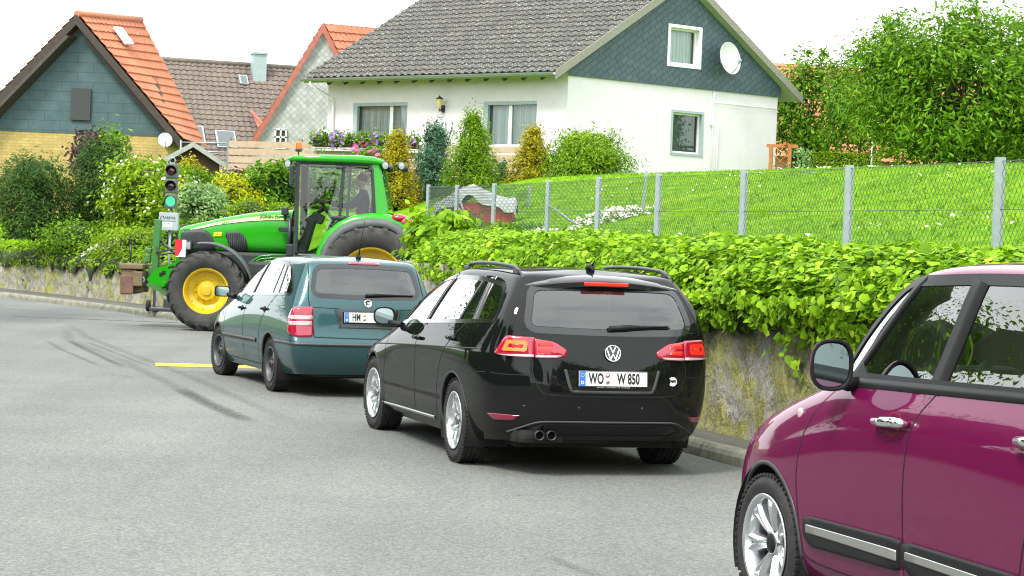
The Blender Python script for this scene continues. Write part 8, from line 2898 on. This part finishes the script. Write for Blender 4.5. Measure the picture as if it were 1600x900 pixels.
def skin_figure(name, verts, edges, radii, m, parent=None, sub=2):
    me = bpy.data.meshes.new(name)
    me.from_pydata(verts, edges, [])
    o = bpy.data.objects.new(name, me); COL.objects.link(o)
    o.modifiers.new('skin', 'SKIN')
    ss = o.modifiers.new('sub', 'SUBSURF'); ss.levels = sub; ss.render_levels = sub
    if not me.skin_vertices: me.attributes.new('skin', 'FLOAT', 'POINT') if False else None
    bpy.context.view_layer.objects.active = o
    lay = me.skin_vertices[0] if me.skin_vertices else None
    if lay:
        for i, r in enumerate(radii):
            lay.data[i].radius = (r, r) if not hasattr(r, '__len__') else r
        lay.data[0].use_root = True
    dg = bpy.context.evaluated_depsgraph_get()
    ev = bpy.data.meshes.new_from_object(o.evaluated_get(dg))
    bpy.data.objects.remove(o)
    r = bpy.data.objects.new(name, ev); COL.objects.link(r)
    ev.materials.clear(); ev.materials.append(m)
    ev.polygons.foreach_set('use_smooth', [True] * len(ev.polygons))
    if parent: r.parent = parent
    return r


dv_ = [(.26, 0, 2.00), (.24, 0, 2.22), (.25, 0, 2.42), (.27, 0, 2.54),            # pelvis, belly, chest, neck base
       (.25, .19, 2.48), (.46, .27, 2.25), (.72, .20, 2.26), (.86, .17, 2.31),      # left arm to the wheel
       (.25, -.19, 2.48), (.46, -.27, 2.25), (.72, -.18, 2.26), (.86, -.15, 2.31),
       (.34, .11, 1.98), (.72, .15, 2.02), (.88, .15, 1.62), (1.02, .15, 1.46),      # legs
       (.34, -.11, 1.98), (.72, -.15, 2.02), (.88, -.15, 1.62), (1.02, -.15, 1.46)]
de_ = [(0, 1), (1, 2), (2, 3), (2, 4), (4, 5), (5, 6), (6, 7), (2, 8), (8, 9), (9, 10), (10, 11), (0, 12), (12, 13), (13, 14), (14, 15), (0, 16), (16, 17), (17, 18), (18, 19)]
dr_ = [.15, .14, .15, .07, .07, .055, .045, .036, .07, .055, .045, .036, .10, .075, .055, .045, .10, .075, .055, .045]
pers = None
try:
    pers = skin_figure('person', dv_, de_, dr_, MATS['driver_clothes'])
    pers.location = (-2.42, 36.15, 0); pers.rotation_euler = (0, 0, PI)
    tag(pers, 'driver in dark clothes seated in the green tractor cab with hands on the steering wheel', 'person')
    hb = MB().blob((.31, 0, 2.70), (.095, .078, .118), 3, 1, .0).blob((.405, 0, 2.68), (.022, .016, .025), 1).tube([(.28, 0, 2.52), (.30, 0, 2.62)], .052, 10)
    hb.blob((.33, .078, 2.69), (.02, .012, .03), 1).blob((.33, -.078, 2.69), (.02, .012, .03), 1)
    hb.build('head', MATS['skin'], pers)
    MB().blob((.285, 0, 2.745), (.100, .086, .095), 3, 2, .05).build('hair', MATS['hair_brown'], pers)
    for s in (1, -1):
        hnd = MB().blob((.90, s * .165, 2.325), (.05, .035, .028), 2)
        for q in range(4):
            a = (q - 1.5) * .024
            b0 = Vector((.93, s * .165 + a, 2.335))
            hnd.tube([b0, b0 + Vector((.035, 0, .012)), b0 + Vector((.052, 0, -.012)), b0 + Vector((.040, 0, -.034))], [.0095, .009, .0085, .006], 8)
        hnd.tube([(.90, s * .135, 2.32), (.925, s * .115, 2.325), (.95, s * .118, 2.315)], [.011, .010, .007], 8)
        hnd.build('hand', MATS['skin'], pers)
    # face: eyes and mouth
    ey_ = MB()
    for s in (1, -1): ey_.blob((.392, s * .032, 2.71), (.008, .012, .008), 1)
    ey_.blob((.395, 0, 2.635), (.008, .024, .005), 1)
    ey_.build('face_features', MATS['hair_brown'], pers)
except Exception as e_:
    print('person failed', e_)

# ================================================================== portable traffic light
mat('signal_grey', (0.095, 0.125, 0.12), 0.55, var=.15)
mat('signal_box', (0.36, 0.45, 0.46), 0.45)
mat('signal_red_off', (0.055, 0.004, 0.018), 0.12, coat=1)
mat('signal_amber_off', (0.035, 0.018, 0.014), 0.12, coat=1)
m, t, b = new_mat('signal_green_on')
b.inputs['Base Color'].default_value = (0.02, 0.45, 0.22, 1); b.inputs['Roughness'].default_value = .2
lw = t.nodes.new('ShaderNodeTexCoord')
b.inputs['Emission Color'].default_value = (0.08, 0.85, 0.33, 1); b.inputs['Emission Strength'].default_value = 0.42
TL = empty('traffic_light', (-6.78, 40.4, 0.10), 0, 'portable traffic light on a post with the bottom lamp lit green', 'traffic light')
pb = MB().tube([(0, 0, .05), (0, 0, 2.15)], .024, 10); pb.build('post', MATS['zinc'], TL)
tl = MB()
for q in range(3):
    tl.box((.0, 0.0, 2.19 + .3 * q), (.235, .16, .285), bev=.03)
tlo = tl.build('signal_head', MATS['signal_grey'], TL)
for q, mm in enumerate(('signal_green_on', 'signal_amber_off', 'signal_red_off')):
    Mq = Matrix.Translation((.0, -.08, 2.19 + .3 * q)) @ Matrix.Rotation(PI / 2, 4, 'X')
    MB().lathe([(.098, .0), (.07, .018), (.035, .028), (0, .03)], 28, Mq).build('lamp', MATS[mm], tlo)
    vs = MB(); rows = []
    for j in range(23):
        a = -.35 + (PI + .7) * j / 22
        rows.append([(.106 * math.cos(a), -.075, 2.19 + .3 * q + .106 * math.sin(a)), (.106 * math.cos(a), -.155 - .06 * math.sin(a) if math.sin(a) > -.2 else -.12, 2.19 + .3 * q + .106 * math.sin(a))])
    vs.grid(rows, smooth=True); vs.build('visor', MATS['seam_black'], tlo)
rg = MB().tube([(.055 * math.cos(a), 0, 2.995 + .055 * math.sin(a)) for a in np.linspace(0, 2 * PI, 20)], .012, 6, cap=False); rg.box((0, 0, 2.94), (.10, .08, .03))
rg.build('lifting_ring', MATS['zinc'], tlo)
bx = MB().box((-.02, -.05, 1.79), (.375, .16, .35), bev=.012); bxo = bx.build('control_box', MATS['signal_box'], TL)
Mt = frame((-.02, -.1325, 1.86), (1, 0, 0), (0, 0, 1))
text_obj('box_lettering', 'FABEMA', MATS['trim_black'], bxo, Mt @ Matrix.Translation((.015, 0, 0)), .075, .0006, sx=.92)
MB().tube([(-.175, -.132, 1.84), (-.165, -.132, 1.885), (-.14, -.132, 1.90)], .008, 6).build('box_emblem', MATS['sign_red'], bxo)
MB().box((-.0, -.132, 1.80), (.27, .003, .006)).build('box_line', MATS['trim_black'], bxo)
lbx = MB().box((-.03, -.1315, 1.725), (.17, .003, .10)); lbo = lbx.build('box_label', MATS['sign_white'], bxo)
text_obj('label_number', '40s', MATS['trim_black'], bxo, frame((-.01, -.1338, 1.745), (1, 0, 0), (0, 0, 1)), .04, .0004)
text_obj('label_number', '12', MATS['trim_black'], bxo, frame((0.0, -.1338, 1.70), (1, 0, 0), (0, 0, 1)), .03, .0004)
bs = MB().box((.0, -.1, .06), (.62, .42, .07), bev=.02).box((.0, .0, .18), (.16, .16, .2), bev=.03).box((-.30, .2, .24), (.05, .05, .4))
bs.build('base', MATS['steel_dark'], TL)
MB().lathe([(.05, -.035), (.10, -.035), (.115, -.02), (.115, .02), (.10, .035), (.05, .035)], 24, Matrix.Translation((-.40, .1, .115)) @ Matrix.Rotation(PI / 2, 4, 'Y')).build('wheel', MATS['tyre'], TL)
